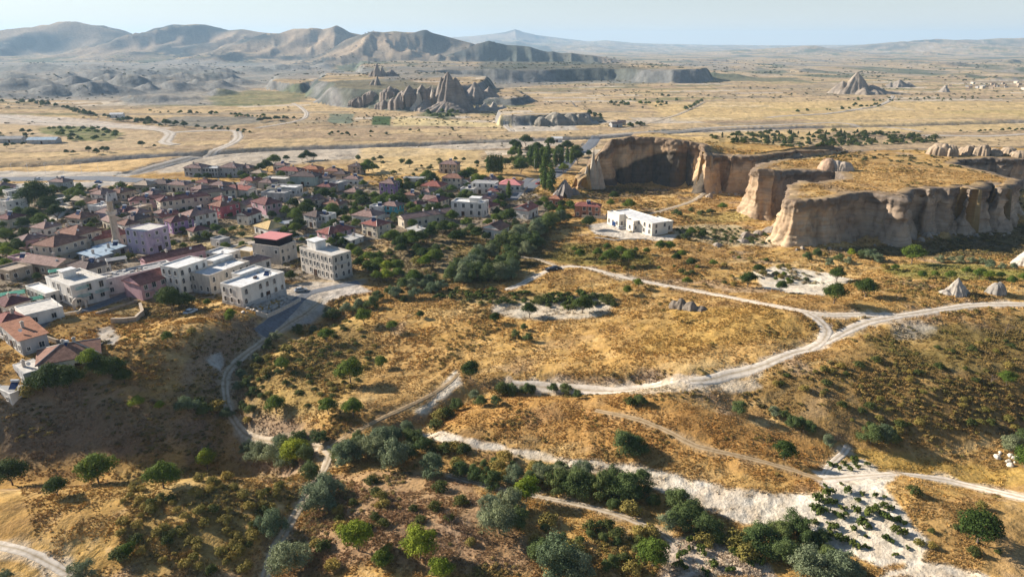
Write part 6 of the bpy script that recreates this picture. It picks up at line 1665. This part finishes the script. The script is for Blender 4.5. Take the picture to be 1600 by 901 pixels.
along([(300, 202), (345, 202), (372, 206), (400, 208)], 14, ['dark', 'sage'], (5, 8), 0.8, 24, "dark shrub beside the pale road fork on the left plain", "shrubs at the plain road fork", "hedge_tree")
along([(400, 192), (430, 188), (460, 188)], 10, ['dark'], (6, 9), 0.8, 25, "dark cypress-like tree by the green strip on the plain", "dark trees by the green strip", "hedge_tree")
fill([(70, 202), (130, 198), (190, 208), (180, 222), (110, 222)], 34, ['green', 'dark', 'green'], (6, 10), 0.7, "leafy green bush in the overgrown patch of the left plain", "bushes of the overgrown patch", 26)
fill([(0, 206), (60, 208), (50, 232), (0, 236)], 14, ['dark', 'sage'], (5, 10), 0.9, "dark shrub on the dry field at the left edge", "shrubs on the left dry field", 27)
fill([(950, 160), (1050, 150), (1090, 165), (960, 172)], 20, ['dark', 'sage'], (4, 6), 0.9, "small dark tree on the far strip fields", "far strip field trees", 28)
along([(952, 163), (990, 165), (1030, 164)], 14, ['green', 'dark'], (5, 7), 0.7, 29, "green tree in the short far row of the strip fields", "short far tree row")
along([(980, 200), (1000, 196), (1012, 190)], 9, ['sage', 'dark'], (6, 9), 1.2, 30, "bushy tree at the bend of the field road", "trees at the field road bend")
along([(1070, 172), (1085, 165), (1098, 158)], 9, ['sage'], (6, 9), 1.0, 31, "grey-green tree at the far end of the field road", "trees at the far field road end")
along([(1240, 180), (1260, 174), (1310, 172), (1340, 169), (1380, 165)], 18, ['dark', 'sage'], (4, 7), 1.6, 32, "dark bush along the golden field below the lone rock hill", "bushes below the lone rock hill")
along([(1320, 156), (1400, 158), (1470, 156), (1540, 154), (1600, 153)], 36, ['dark', 'sage'], (3, 5), 1.2, 33, "tiny dark bush in the far line behind the golden fields", "far bush line on the right plain")
along([(1500, 208), (1540, 206), (1600, 204)], 12, ['dark'], (4, 6), 0.8, 34, "small roadside tree by the pale road on the right plain", "roadside trees on the right plain")
along([(100, 243), (160, 240), (230, 230), (250, 228)], 9, ['dark'], (6, 11), 1.4, 35, "round dark bush above the canal bank on the left", "bushes above the left canal bank")
along([(470, 208), (560, 212), (590, 210), (630, 206), (700, 204), (740, 208)], 16, ['dark', 'sage'], (4, 7), 2.0, 36, "small bush on the straw field before the canal", "bushes on the straw field")
fill([(1105, 216), (1150, 209), (1300, 206), (1400, 210), (1465, 215), (1460, 224), (1250, 228), (1130, 224)], 230, ['conifer', 'bush', 'bush', 'dark'], (5, 8), 0.62, "small dark tree in the planted strip behind the cliffs", "pines of the plantation", 37, "young_pine")
along([(1220, 229), (1300, 229), (1360, 226), (1460, 222)], 50, ['sage'], (5, 7), 0.8, 38, "low silver-green bush along the front of the pine strip", "bushes fronting the pine strip")
fill([(660, 176), (720, 176), (705, 188), (655, 182)], 18, ['dark', 'green'], (5, 9), 0.7, "dark tree at the foot of the castle rock", "trees at the castle rock foot", 39)
along([(920, 180), (935, 184), (945, 188)], 8, ['sage', 'dark'], (6, 9), 1.2, 40, "bush at the right end of the low rock bench", "bushes by the rock bench")

# vines
def rows(poly, du, dv, ang, kind, hr, label, group, seed, keep=0.85, size=1.0, name=None, cap=400):
    """planted rows measured in metres over a patch of ground"""
    g = np.random.default_rng(seed)
    W = hit([a for a, b in poly], [b for a, b in poly])[:, :2]; c_, s_ = math.cos(R(ang)), math.sin(R(ang)); o = W.mean(0)
    ext = np.abs(W - o).max() * 1.5; k = 0
    for v_ in np.arange(-ext, ext, dv):
        for u_ in np.arange(-ext, ext, du):
            x_ = o[0] + c_ * u_ - s_ * v_ + g.normal() * du * 0.2; y_ = o[1] + s_ * u_ + c_ * v_ + g.normal() * dv * 0.10
            if g.random() > keep or k >= cap or not in_poly(x_, y_, W):
                continue
            p = (x_, y_, float(Z(x_, y_))); hm = g.uniform(*hr)
            hp_ = hm * FOC / depth_of(p)
            T(kind if isinstance(kind, str) else kind[int(g.integers(0, len(kind)))], 0, 0, hp_, label=label, group=group, p=p, name=name, wide=size); k += 1
rows([(1272, 768), (1300, 750), (1330, 762), (1395, 775), (1420, 810), (1446, 860), (1400, 880), (1340, 865), (1290, 840), (1258, 812)], 2.1, 2.6, -32, 'vine', (0.5, 1.7), "low green vine bush on the white sand of the large vineyard", "vines of the white sandy vineyard", 51, 0.8, 0.8, "vine_bush")
rows([(1300, 728), (1345, 714), (1358, 730), (1310, 742)], 2.5, 2.6, -20, 'vine', (0.8, 1.3), "vine bush on the small sandy mound above the track", "vines on the sandy mound", 52, 0.8, 0.75, "vine_bush")
rows([(1062, 846), (1100, 834), (1150, 850), (1205, 885), (1210, 901), (1040, 901), (1040, 872)], 2.4, 2.7, -25, 'vine', (0.7, 1.4), "low vine bush on the pinkish sand of the small vineyard", "vines of the small sandy vineyard", 53, 0.7, 0.75, "vine_bush")
rows([(826, 466), (900, 458), (955, 466), (960, 478), (890, 484), (830, 476)], 2.6, 3.2, 10, ['vine', 'bush'], (1.3, 2.4), "leafy vine in the thick rows of the chalky vineyard", "vines of the chalky vineyard", 54, 0.85, 1.2, "vine_bush", 70)
rows([(660, 452), (820, 458), (840, 472), (770, 478), (680, 466)], 3.0, 3.6, 8, ['bush', 'vine'], (0.9, 1.6), "small dark vine in the sparse rows left of the chalky vineyard", "vines of the sparse rows", 55, 0.85, 1.3, "vine_bush", 60)
rows([(400, 570), (450, 510), (540, 500), (590, 540), (560, 600), (490, 640), (400, 620)], 3.4, 3.6, 30, ['bush', 'olive'], (0.6, 1.1), "small dry shrub in the planted rows beside the lane bend", "row shrubs beside the lane bend", 56, 0.8, 1.5, "row_shrub", 110)
rows([(1050, 352), (1130, 348), (1205, 366), (1200, 384), (1110, 380), (1060, 368)], 3.4, 4.0, 12, ['bush', 'sage'], (1.0, 1.9), "round vine clump on the terrace right of the white hotel", "vine clumps right of the hotel", 57, 0.85, 1.3, "vine_bush", 60)
rows([(560, 380), (700, 372), (700, 400), (600, 412)], 4.5, 5.0, 12, ['bush', 'vine'], (1.0, 1.8), "low garden shrub in the plots below the orchard", "garden shrubs below the orchard", 58, 0.6, 1.2, "garden_shrub", 24)

# scrub bushes that can be told apart on the near slopes
SCR = [([(190, 760), (300, 740), (400, 745), (440, 760), (420, 830), (395, 890), (300, 901), (230, 880), (180, 830)], 80, ['olive', 'olive', 'olive', 'olive', 'bush'], (7, 13), "tufted olive scrub bush on the sunny slope at lower left", "scrub on the lower left slope"),
       ([(470, 760), (620, 750), (720, 770), (760, 840), (740, 890), (500, 890)], 26, ['olive', 'bush'], (8, 15), "low scrub bush on the bare brown field", "scrub on the bare brown field"),
       ([(1180, 600), (1340, 560), (1600, 520), (1600, 680), (1420, 680), (1280, 650)], 55, ['olive', 'bush', 'olive', 'bush'], (5, 12), "dark scrub bush on the brown slope below the track", "scrub on the brown slope"),
       ([(840, 790), (1020, 830), (1020, 900), (900, 900), (830, 850)], 22, ['olive', 'bush', 'sage'], (10, 20), "scrub clump on the dry bank left of the small vineyard", "scrub on the dry bank"),
       ([(380, 540), (480, 500), (380, 690), (352, 650)], 16, ['olive', 'sage'], (8, 16), "grey scrub clump on the bank inside the lane bend", "scrub inside the lane bend"),
       ([(880, 420), (1200, 400), (1280, 440), (1200, 455), (1020, 430)], 34, ['green', 'bush', 'olive'], (5, 9), "small bush on the rough golden ground above the track", "bushes above the track"),
       ([(660, 690), (900, 735), (1010, 770), (1000, 800), (860, 780), (700, 745)], 26, ['olive', 'bush', 'sage'], (10, 18), "scrub bush in the tangled strip before the bush row", "scrub of the tangled strip"),
       ([(1420, 760), (1600, 800), (1600, 890), (1440, 880)], 10, ['olive', 'bush'], (7, 14), "scrub tuft around the large round tree at lower right", "scrub by the round tree")]
for k, (pl, n_, kd, hr, lb, gp) in enumerate(SCR):
    fill(pl, n_, kd, hr, 0.8, lb, gp, 80 + k, "scrub_bush")
# ------------------------------------------------------------------ vehicles, poles, small things
CARM = {k: new_mat("car_paint_" + k) for k in ("white", "black", "blue", "red", "silver")}
for k, c in dict(white=(0.75, 0.75, 0.74), black=(0.02, 0.02, 0.022), blue=(0.03, 0.10, 0.30), red=(0.35, 0.03, 0.03), silver=(0.40, 0.41, 0.42)).items():
    CARM[k][2].inputs['Base Color'].default_value = (*c, 1); CARM[k][2].inputs['Roughness'].default_value = 0.3; CARM[k][2].inputs['Specular IOR Level'].default_value = 0.5
tyre_m, _, tb = new_mat("tyre_rubber"); tb.inputs['Base Color'].default_value = (0.02, 0.02, 0.02, 1)
def prof_mesh(name, prof, w, mats, taper=0.0):
    m = MB(); n = len(prof); hw = w / 2
    z0 = min(z for _, z in prof); zr = max(z for _, z in prof) - z0
    L_ = [(x_, -(hw - taper * (z - z0) / zr), z) for x_, z in prof]; R__ = [(x_, (hw - taper * (z - z0) / zr), z) for x_, z in prof]
    k = len(m.v); m.v += L_ + R__
    m.f.append(tuple(range(n))); m.m.append(0); m.f.append(tuple(range(2 * n - 1, n - 1, -1))); m.m.append(0)
    for i in range(n):
        j = (i + 1) % n; m.f.append((j, i, n + i, n + j)); m.m.append(0)
    return m.mesh(name, mats)
def car(px, py, rz, paint, label, van=False, g=None):
    p = hit(px, py)
    root = empty("van" if van else "car", (p[0], p[1], p[2] + 0.02), R(rz), label=label, category="van" if van else "car")
    if g:
        root['group'] = g
    mt_ = [MATS["car_paint_" + paint]]
    if van:
        b = prof_mesh("body", [(-2.5, .35), (2.4, .35), (2.5, 1.0), (1.9, 1.2), (1.3, 2.1), (-2.4, 2.15), (-2.5, 1.9)], 1.9, mt_, 0.12)
        gl_ = prof_mesh("windscreen", [(1.93, 1.24), (1.40, 2.0), (-1.9, 2.02), (-1.9, 1.3)], 1.86, [M_GLASS], 0.02)
    else:
        b = prof_mesh("body", [(-2.15, .3), (2.1, .3), (2.2, .62), (1.25, .88), (-1.75, .95), (-2.2, .85)], 1.75, mt_, 0.06)
        gl_ = prof_mesh("cabin_glass", [(1.2, .88), (.45, 1.36), (-1.05, 1.38), (-1.75, .94)], 1.58, [M_GLASS], 0.16)
        r_ = prof_mesh("car_roof", [(.40, 1.36), (.34, 1.43), (-1.0, 1.45), (-1.06, 1.37)], 1.34, mt_, 0.04); part("roof", r_, root, (0, 0, 0))
    part("body", b, root, (0, 0, 0)); part("cabin_glass" if not van else "windscreen", gl_, root, (0, 0, 0))
    for wx in (-1.35, 1.35):
        for wy in (-.82, .82):
            m = MB(); m.tube((wx, wy - .11, .32), (wx, wy + .11, .32), .32, .32, 12); part("wheel", m.mesh("wheel", [tyre_m]), root, (0, 0, 0))
    for wy in (-.6, .6):
        part("headlight", MB().box(2.12 if not van else 2.42, wy - .16, .6, 2.2 if not van else 2.5, wy + .16, .76).mesh("headlight", [M_METAL]), root, (0, 0, 0))
car(861, 423, 25, "black", "dark car parked at the left end of the pale turnout")
car(869, 421, 10, "black", "dark car parked just right of the other on the pale turnout")
car(95, 316, 60, "white", "white van waiting on the pale lane behind the village trees", True)
car(154, 286, 5, "blue", "dark blue car by the highway junction at the village edge")
car(177, 388, 60, "white", "white car parked beside the lilac three-storey house")
car(962, 352, 60, "blue", "blue van standing beside the left end of the white hotel", True)
car(972, 358, 20, "silver", "silver car on the hotel forecourt under the cliff")
car(60, 281, 0, "white", "white car driving on the highway at the far left")
car(905, 246, 60, "white", "white car on the curving road near the cliff")
car(118, 315, 20, "silver", "silver car parked under trees behind the village lane")
car(131, 316, 20, "blue", "blue car parked right of the silver car behind the lane")
car(842, 288, 40, "red", "red car on the village street below the poplars")
car(470, 455, 30, "silver", "silver car on the dusty yard below the three-storey stone house")
car(298, 489, 70, "white", "white car tucked under the white house by the yard")

def pole(px, py, h_, label, arm=True, group=None):
    p = hit(px, py); root = empty("street_lamp" if arm else "utility_pole", tuple(p), 0.6, label=label, category="lamp post" if arm else "pole")
    if group:
        root['group'] = group
    part("pole", MB().tube((0, 0, -.3), (0, 0, h_), .09, .06, 6).mesh("pole", [M_METAL if arm else M_WOOD]), root, (0, 0, 0))
    if arm:
        part("arm", MB().tube((0, 0, h_), (1.3, 0, h_ + .25), .05, .04, 5).mesh("arm", [M_METAL]), root, (0, 0, 0)); part("lamp_head", MB().box(1.1, -.13, h_ + .18, 1.7, .13, h_ + .3).mesh("lamp_head", [WALLS['grey']]), root, (0, 0, 0))
    else:
        part("crossbar", MB().box(-.8, -.05, h_ - .6, .8, .05, h_ - .48).mesh("crossbar", [M_WOOD]), root, (0, 0, 0))
    return root
pole(96, 500, 5.5, "street lamp at the bend below the green-railed hotel")
pole(255, 416, 6, "street lamp over the long dark red roof")
pole(349, 428, 5.5, "street lamp behind the low white plaster building")
pole(835, 268, 8, "lone lamp post on the straw ground before the poplars")
pole(990, 363, 4, "thin post on the hotel forecourt", False)
for k, a in enumerate((20, 45, 72, 100, 128, 155)):
    pole(a, 272, 7, ["first", "second", "third", "fourth", "fifth", "sixth"][k] + " lamp post from the left along the highway", group="lamp posts along the highway")
pole(352, 470, 6, "dark utility pole at the edge of the shrub slope", False)
pole(475, 214, 8, "lone dark pole on the straw field beyond the village", False)

for a, b in ((120, 400), (205, 365), (262, 385), (300, 400), (330, 372), (395, 350), (440, 330), (480, 380), (560, 340), (600, 325), (660, 345), (70, 400), (30, 450), (330, 310), (420, 300), (700, 315)):
    o_ = pole(a, b, 7, "x", False, "utility poles of the village"); label_later(o_, "utility pole", a, b)
# tents and sheds at the left edge of the plain
def barn(px, py, w, d, h_, rot, wm, rm_, label):
    p = hit(px, py); root = empty("barn", tuple(p), R(rot), label=label, category="barn")
    part("wall", MB().box(-w / 2, -d / 2, -1, w / 2, d / 2, h_).mesh("wall", [wm]), root, (0, 0, 0))
    m = MB(); o = .4; rh = d * .22
    m.quad((-w / 2 - o, -d / 2 - o, h_), (w / 2 + o, -d / 2 - o, h_), (w / 2 + o, 0, h_ + rh), (-w / 2 - o, 0, h_ + rh)); m.quad((w / 2 + o, d / 2 + o, h_), (-w / 2 - o, d / 2 + o, h_), (-w / 2 - o, 0, h_ + rh), (w / 2 + o, 0, h_ + rh))
    m.tri((-w / 2, -d / 2, h_), (-w / 2, 0, h_ + rh), (-w / 2, d / 2, h_), 1); m.tri((w / 2, -d / 2, h_), (w / 2, d / 2, h_), (w / 2, 0, h_ + rh), 1)
    part("roof", m.mesh("roof", [rm_, wm]), root, (0, 0, 0))
    part("door", DOOR, root, (0, -d / 2, 0))
barn(184, 184, 14, 8, 4, 10, WALLS['white'], ROOFS['white'], "small white barn in the gap of the dark hedge")
barn(70, 224, 24, 9, 3.4, 4, WALLS['grey'], MATS['blue_sheet'], "blue-roofed long shed on the left plain")
barn(20, 222, 20, 9, 3.2, 4, WALLS['grey'], ROOFS['greyd'], "grey-roofed shed left of the blue-roofed shed")
barn(962, 198, 12, 7, 3.5, 20, WALLS['grey'], ROOFS['dark'], "dark hut where the field road leaves the plain road")
barn(970, 195, 9, 6, 3.5, 10, WALLS['tan'], ROOFS['dark'], "smaller dark hut touching the one at the field road")
barn(450, 356, 7, 4, 2.6, 30, WALLS['white'], ROOFS['white'], "white garden hut between the orchard trees")
barn(870, 222, 9, 6, 3.4, 0, WALLS['white'], ROOFS['white'], "white hut among the dark trees left of the curving road")
# far settlement specks on the right horizon plain
g_ = np.random.default_rng(99)
for k in range(26):
    a, b = g_.uniform(1480, 1600), g_.uniform(128, 143)
    p = hit(a, b); s = g_.uniform(4, 9)
    o = add("far_house", (MB().box(-s / 2, -s / 3, -1, s / 2, s / 3, s * .5)).mesh("far_house", [WALLS[['tan', 'tan', 'cream', 'grey'][k % 4]]]), loc=tuple(p), label="tiny pale house in the far settlement at the right edge", category="house", group="far settlement at the right edge")
    o.rotation_euler = (0, 0, float(g_.uniform(0, 3)))
    part("roof", MB().box(-s / 2 - .3, -s / 3 - .3, s * .5 + .004, s / 2 + .3, s / 3 + .3, s * .5 + .5).mesh("roof", [ROOFS[['tan', 'brown', 'pale', 'dark'][k % 4]]]), o, (0, 0, 0))

# yard walls round some village houses and a few more parked cars
g_ = random.Random(41)
for k, f in enumerate(FOOT[22:110]):
    if k % 3 or f[2] > 12:
        continue
    d_ = g_.uniform(2.2, 3.6); L_ = f[7]; R__ = f[8]; ex, ey = f[5], f[6]
    o_ = (f[3] - ex[0] * d_ * 0 - ey[0] * d_, f[4] - ey[1] * d_)
    m = MB(); m.box(-1, -d_ - .12, -3, R__, -d_ + .12, 1.5); m.box(-1.24, -d_ - .12, -3, -1, L_ * .7, 1.5)
    z_ = float(Z(f[3], f[4]))
    o_ = add("yard_wall", m.mesh("yard_wall", [WALLS[g_.choice(['white', 'stone', 'tan', 'grey'])]]), loc=(f[3], f[4], z_), category="wall", group="yard walls of the village"); o_.rotation_euler = (0, 0, math.atan2(ex[1], ex[0]))
    v_ = np.array([f[3], f[4], z_ - CAM_Z]); dd = v_[1] * CP - v_[2] * SP
    label_later(o_, "pale yard wall of a house", 800 + FOC * v_[0] / dd, 450.5 - FOC * (v_[1] * SP + v_[2] * CP) / dd)
# ------------------------------------------------------------------ uncountable cover: dry grass, small scrub, far bushes
def tuft_mesh(seed, n=11, spread=0.34, lean=0.35, w=0.07):
    g = np.random.default_rng(seed); V = []; F_ = []
    for i in range(n):
        a = g.uniform(0, 6.28); d = g.uniform(0, spread); x0, y0 = math.cos(a) * d, math.sin(a) * d; b = g.uniform(0, 3.14)
        dx, dy = math.cos(b) * w, math.sin(b) * w; h = g.uniform(0.55, 1.0); lx, ly = g.normal(0, lean), g.normal(0, lean)
        k = len(V); V += [(x0 - dx, y0 - dy, -0.1), (x0 + dx, y0 + dy, -0.1), (x0 + dx * .6 + lx * .5, y0 + dy * .6 + ly * .5, h * .6), (x0 - dx * .6 + lx * .5, y0 - dy * .6 + ly * .5, h * .6)]
        F_.append((k, k + 1, k + 2, k + 3)); V += [(x0 + lx, y0 + ly, h), (x0 + lx, y0 + ly, h)]; F_.append((k + 3, k + 2, k + 4, k + 5))
    return V, F_
def cover_material(name, tint):
    m, nt, b = new_mat(name)
    at = nd(nt, "ShaderNodeAttribute"); at.attribute_type = 'INSTANCER'; at.attribute_name = "tint"
    oi = nd(nt, "ShaderNodeObjectInfo")
    r_ = ramp(nt, oi.outputs['Random'], [(0, (0.72, 0.70, 0.66)), (0.6, (1.05, 1.05, 1.05)), (1, (1.4, 1.38, 1.3))])
    c = mix_col(nt, 'MULTIPLY', 1.0, at.outputs['Color'], r_.outputs[0])
    nt.links.new(c, b.inputs['Base Color']); b.inputs['Roughness'].default_value = 1.0; b.inputs['Specular IOR Level'].default_value = 0.0
    return m
M_GRASS = cover_material("dry_grass_blades", None)

def cover(name, label, pts, scale, tint, kids, flat=0.0):
    """one object: a point per tuft, geometry nodes put a tuft mesh on each"""
    me = bpy.data.meshes.new(name); n = len(pts)
    me.vertices.add(n); me.vertices.foreach_set("co", np.asarray(pts, np.float32).ravel())
    for nm, ty, arr in (("scale", 'FLOAT_VECTOR', scale), ("spin", 'FLOAT_VECTOR', np.stack([rv.uniform(-.12, .12, n), rv.uniform(-.12, .12, n), rv.uniform(0, 6.28, n)], -1)), ("tint", 'FLOAT_COLOR', np.concatenate([tint, np.ones((n, 1))], 1)), ("pick", 'INT', rv.integers(0, len(kids), n))):
        a = me.attributes.new(nm, ty, 'POINT')
        a.data.foreach_set("vector" if ty == 'FLOAT_VECTOR' else "color" if ty == 'FLOAT_COLOR' else "value", np.asarray(arr, np.int32 if ty == 'INT' else np.float32).ravel())
    o = add(name, me, kind="stuff", label=label)
    ng = bpy.data.node_groups.new(name + "_nodes", 'GeometryNodeTree')
    ng.interface.new_socket("Geometry", in_out='INPUT', socket_type='NodeSocketGeometry'); ng.interface.new_socket("Geometry", in_out='OUTPUT', socket_type='NodeSocketGeometry')
    gi = ng.nodes.new("NodeGroupInput"); go = ng.nodes.new("NodeGroupOutput")
    def attr(nm, ty):
        n_ = ng.nodes.new("GeometryNodeInputNamedAttribute"); n_.data_type = ty; n_.inputs[0].default_value = nm
        return n_.outputs['Attribute']
    join = ng.nodes.new("GeometryNodeJoinGeometry")
    for k, kid in enumerate(kids):
        iop = ng.nodes.new("GeometryNodeInstanceOnPoints")
        cmp_ = ng.nodes.new("FunctionNodeCompare"); cmp_.data_type = 'INT'; cmp_.operation = 'EQUAL'
        ng.links.new(attr("pick", 'INT'), [s for s in cmp_.inputs if s.name == 'A' and s.type == 'INT'][0]); [s for s in cmp_.inputs if s.name == 'B' and s.type == 'INT'][0].default_value = k
        ng.links.new(cmp_.outputs[0], iop.inputs['Selection'])
        ob = ng.nodes.new("GeometryNodeObjectInfo"); ob.inputs[0].default_value = kid; ob.transform_space = 'ORIGINAL'
        ng.links.new(gi.outputs[0], iop.inputs['Points']); ng.links.new(ob.outputs['Geometry'], iop.inputs['Instance'])
        e2r = ng.nodes.new("FunctionNodeEulerToRotation"); ng.links.new(attr("spin", 'FLOAT_VECTOR'), e2r.inputs[0]); ng.links.new(e2r.outputs[0], iop.inputs['Rotation'])
        ng.links.new(attr("scale", 'FLOAT_VECTOR'), iop.inputs['Scale'])
        ng.links.new(iop.outputs[0], join.inputs[0])
    ng.links.new(join.outputs[0], go.inputs[0])
    md = o.modifiers.new("tufts", 'NODES'); md.node_group = ng
    return o

def source(name, me):
    """tuft shapes the covers draw from; they stand buried under the ground sheet's far rim and are not rendered themselves"""
    o = bpy.data.objects.new(name, me); COL.objects.link(o); o.hide_render = True; o.location = (0, -50, -30); o["kind"] = "stuff"
    return o
KT = []
for k in range(3):
    V_, F_ = tuft_mesh(900 + k, 12, 0.42, 0.30, 0.10)
    KT.append(source("grass_tuft_shape", mesh_from("grass_tuft_shape", V_, F_, [M_GRASS])))
KB = []
for k in range(3):
    me_ = crown_mesh("scrub_shape", lobes_for('bush', 70 + k), 90, 0.17, (1, 1, 1), (1, 1, 1), 800 + k, mat=M_GRASS)
    KB.append(source("scrub_shape", me_))

def road_keep(x_, y_):
    keep = np.ones(len(x_), bool)
    for z_, half in ROAD_ZONES:
        keep &= z_.dist(x_, y_) > half - 0.15
    return keep
def foot_keep(x_, y_):
    keep = np.ones(len(x_), bool)
    for f in FOOT:
        m = (np.abs(x_ - f[0]) < f[2] + 3) & (np.abs(y_ - f[1]) < f[2] + 3)
        if m.any():
            dx, dy = x_[m] - f[3], y_[m] - f[4]; u_ = dx * f[5][0] + dy * f[5][1]; v_ = dx * f[6][0] + dy * f[6][1]
            keep[m] &= ~((v_ > -0.6) & (v_ < f[7] + 0.6) & (u_ > -0.6) & (u_ < f[8] + 0.6))
    return keep
def steep(x_, y_):
    e = 0.7
    return np.hypot(Z(x_ + e, y_) - Z(x_ - e, y_), Z(x_, y_ + e) - Z(x_, y_ - e)) / (2 * e)

# grass: density follows how near the ground is
def scatter(n, r0, r1, half=40.5, pw=1.0):
    t = np.radians(rv.uniform(-half, half, n)); u_ = rv.random(n)
    r_ = r0 * (r1 / r0) ** (u_ ** pw)
    return r_ * np.sin(t), r_ * np.cos(t), r_
x_, y_, r_ = scatter(300000, 82, 430)
c_ = ground_colour(x_, y_)
lum = c_.mean(1); sat = (c_[:, 0] - c_[:, 2]) / (c_[:, 0] + 1e-3)
clump = fbm(x_ / 5.0, y_ / 5.0, 3, 201) + 0.5 * fbm(x_ / 1.6, y_ / 1.6, 2, 207)
keep = (sat > 0.38) & (clump + rv.normal(0, 0.18, len(x_)) > -0.05) & (steep(x_, y_) < 1.3) & road_keep(x_, y_) & foot_keep(x_, y_)
x_, y_, r_, c_ = x_[keep], y_[keep], r_[keep], c_[keep]
n = len(x_)
big = np.clip(fbm(x_ / 9.0, y_ / 9.0, 3, 211) + 0.5, 0.1, 1.2)
s = (0.26 + 0.42 * big * rv.random(n)) * np.clip(r_ / 170, 0.85, 1.9)
tn = c_ * rv.uniform(0.75, 1.35, (n, 1)); dk = rv.random(n) < 0.07; tn[dk] = tn[dk] * 0.45 + np.array([0.03, 0.035, 0.008])
cover("dry_grass", "tufts of dry golden grass over the valley floor", np.stack([x_, y_, Z(x_, y_)], -1), np.stack([s * 1.5, s * 1.5, s * 0.75], -1), np.clip(tn, 0.01, 0.7), KT)
print("grass", n)

# scrub too small to single out
x_, y_, r_ = scatter(90000, 84, 520)
c_ = ground_colour(x_, y_); sat = (c_[:, 0] - c_[:, 2]) / (c_[:, 0] + 1e-3); lum = c_.mean(1)
den = fbm(x_ / 22.0, y_ / 22.0, 3, 221) * 0.9 + 0.5 * fbm(x_ / 6.0, y_ / 6.0, 2, 223) + np.where(lum < 0.17, 0.22, 0.0) - np.where(lum > 0.36, 0.25, 0)
den += np.where((x_ > 40) & (y_ < 190) & (y_ > 110), 0.08, 0) - np.where((np.abs(x_ - 30) < 60) & (y_ < 200), 0.10, 0)
keep = (den + rv.normal(0, 0.12, len(x_)) > 0.31 + 0.10 * ((lum > 0.26) & (y_ > 130))) & (steep(x_, y_) < 1.2) & road_keep(x_, y_) & foot_keep(x_, y_)
x_, y_, r_, c_ = x_[keep], y_[keep], r_[keep], c_[keep]; n = len(x_)
s = rv.uniform(0.25, 0.85, n) * np.clip(r_ / 170, 0.8, 1.6)
pal = np.array([(0.26, 0.21, 0.06), (0.15, 0.15, 0.04), (0.34, 0.24, 0.08), (0.40, 0.26, 0.09), (0.13, 0.12, 0.05)])[rv.integers(0, 5, n)]
cover("scrub_cover", "low mixed scrub scattered over the dry slopes", np.stack([x_, y_, Z(x_, y_)], -1), np.stack([s * 1.2, s * 1.2, s * 0.75], -1), np.clip(0.6 * pal + 0.25 * c_, 0.01, 0.6), KB)
print("scrub", n)

# far bushes and trees of the plain that melt into one speckle
x_, y_, r_ = scatter(20000, 430, 4200, 39.5)
den = fbm(x_ / 130.0, y_ / 90.0, 4, 231) + 0.35 * fbm(x_ / 30.0, y_ / 14.0, 3, 233)
keep = (den + rv.normal(0, 0.10, len(x_)) > 0.24) & road_keep(x_, y_) & ~((x_ > 60) & (y_ < 1000) & (y_ > 640) & (rv.random(len(x_)) < 0.75)) & ~((y_ > 410) & (y_ < 640) & (rv.random(len(x_)) < 0.7))
x_, y_, r_ = x_[keep], y_[keep], r_[keep]; n = len(x_)
s = rv.uniform(0.9, 2.6, n) * np.clip(r_ / 1100, 0.7, 2.4)
pal = np.array([(0.075, 0.085, 0.035), (0.11, 0.11, 0.05), (0.06, 0.075, 0.035), (0.15, 0.13, 0.07)])[rv.integers(0, 4, n)]
cover("far_bush_cover", "dark speckle of distant bushes over the far plain", np.stack([x_, y_, Z(x_, y_)], -1), np.stack([s * 1.3, s * 1.3, s * 0.9], -1), pal, KB)
print("far", n)
finish_labels()
for o in COL.objects:
    if o.get("label") and len(o["label"].split()) > 16:
        o["label"] = " ".join(w for w in o["label"].split() if w not in ("the", "a"))
for o in COL.objects:
    if o.parent is None and o.get("category") and not o.get("kind"):
        o["kind"] = "thing"
# ------------------------------------------------------------------ haze: the air between here and the far ranges
def haze():
    s = 15200.0; zt = max(float(GZ.max()) + 8.0, 100.0); zb = float(GZ.min()) - 2.0
    V = [(-s, -s, zb), (s, -s, zb), (s, s, zb), (-s, s, zb), (-s, -s, zt), (s, -s, zt), (s, s, zt), (-s, s, zt)]
    F = [(0, 3, 2, 1), (4, 5, 6, 7), (0, 1, 5, 4), (1, 2, 6, 5), (2, 3, 7, 6), (3, 0, 4, 7)]
    m = bpy.data.materials.new("haze"); m.use_nodes = True
    nt = m.node_tree; nt.nodes.clear()
    out = nt.nodes.new("ShaderNodeOutputMaterial"); v = nt.nodes.new("ShaderNodeVolumePrincipled")
    v.inputs['Color'].default_value = (0.50, 0.74, 1.0, 1)
    v.inputs['Density'].default_value = HAZE
    v.inputs['Anisotropy'].default_value = 0.15
    nt.links.new(v.outputs[0], out.inputs['Volume'])
    add("haze", mesh_from("haze", V, F, [m]), kind="stuff", label="pale blue air over the whole valley")
HAZE = 0.75e-4
haze()
print("objects", len(bpy.data.objects), "terrain", NR, NT)
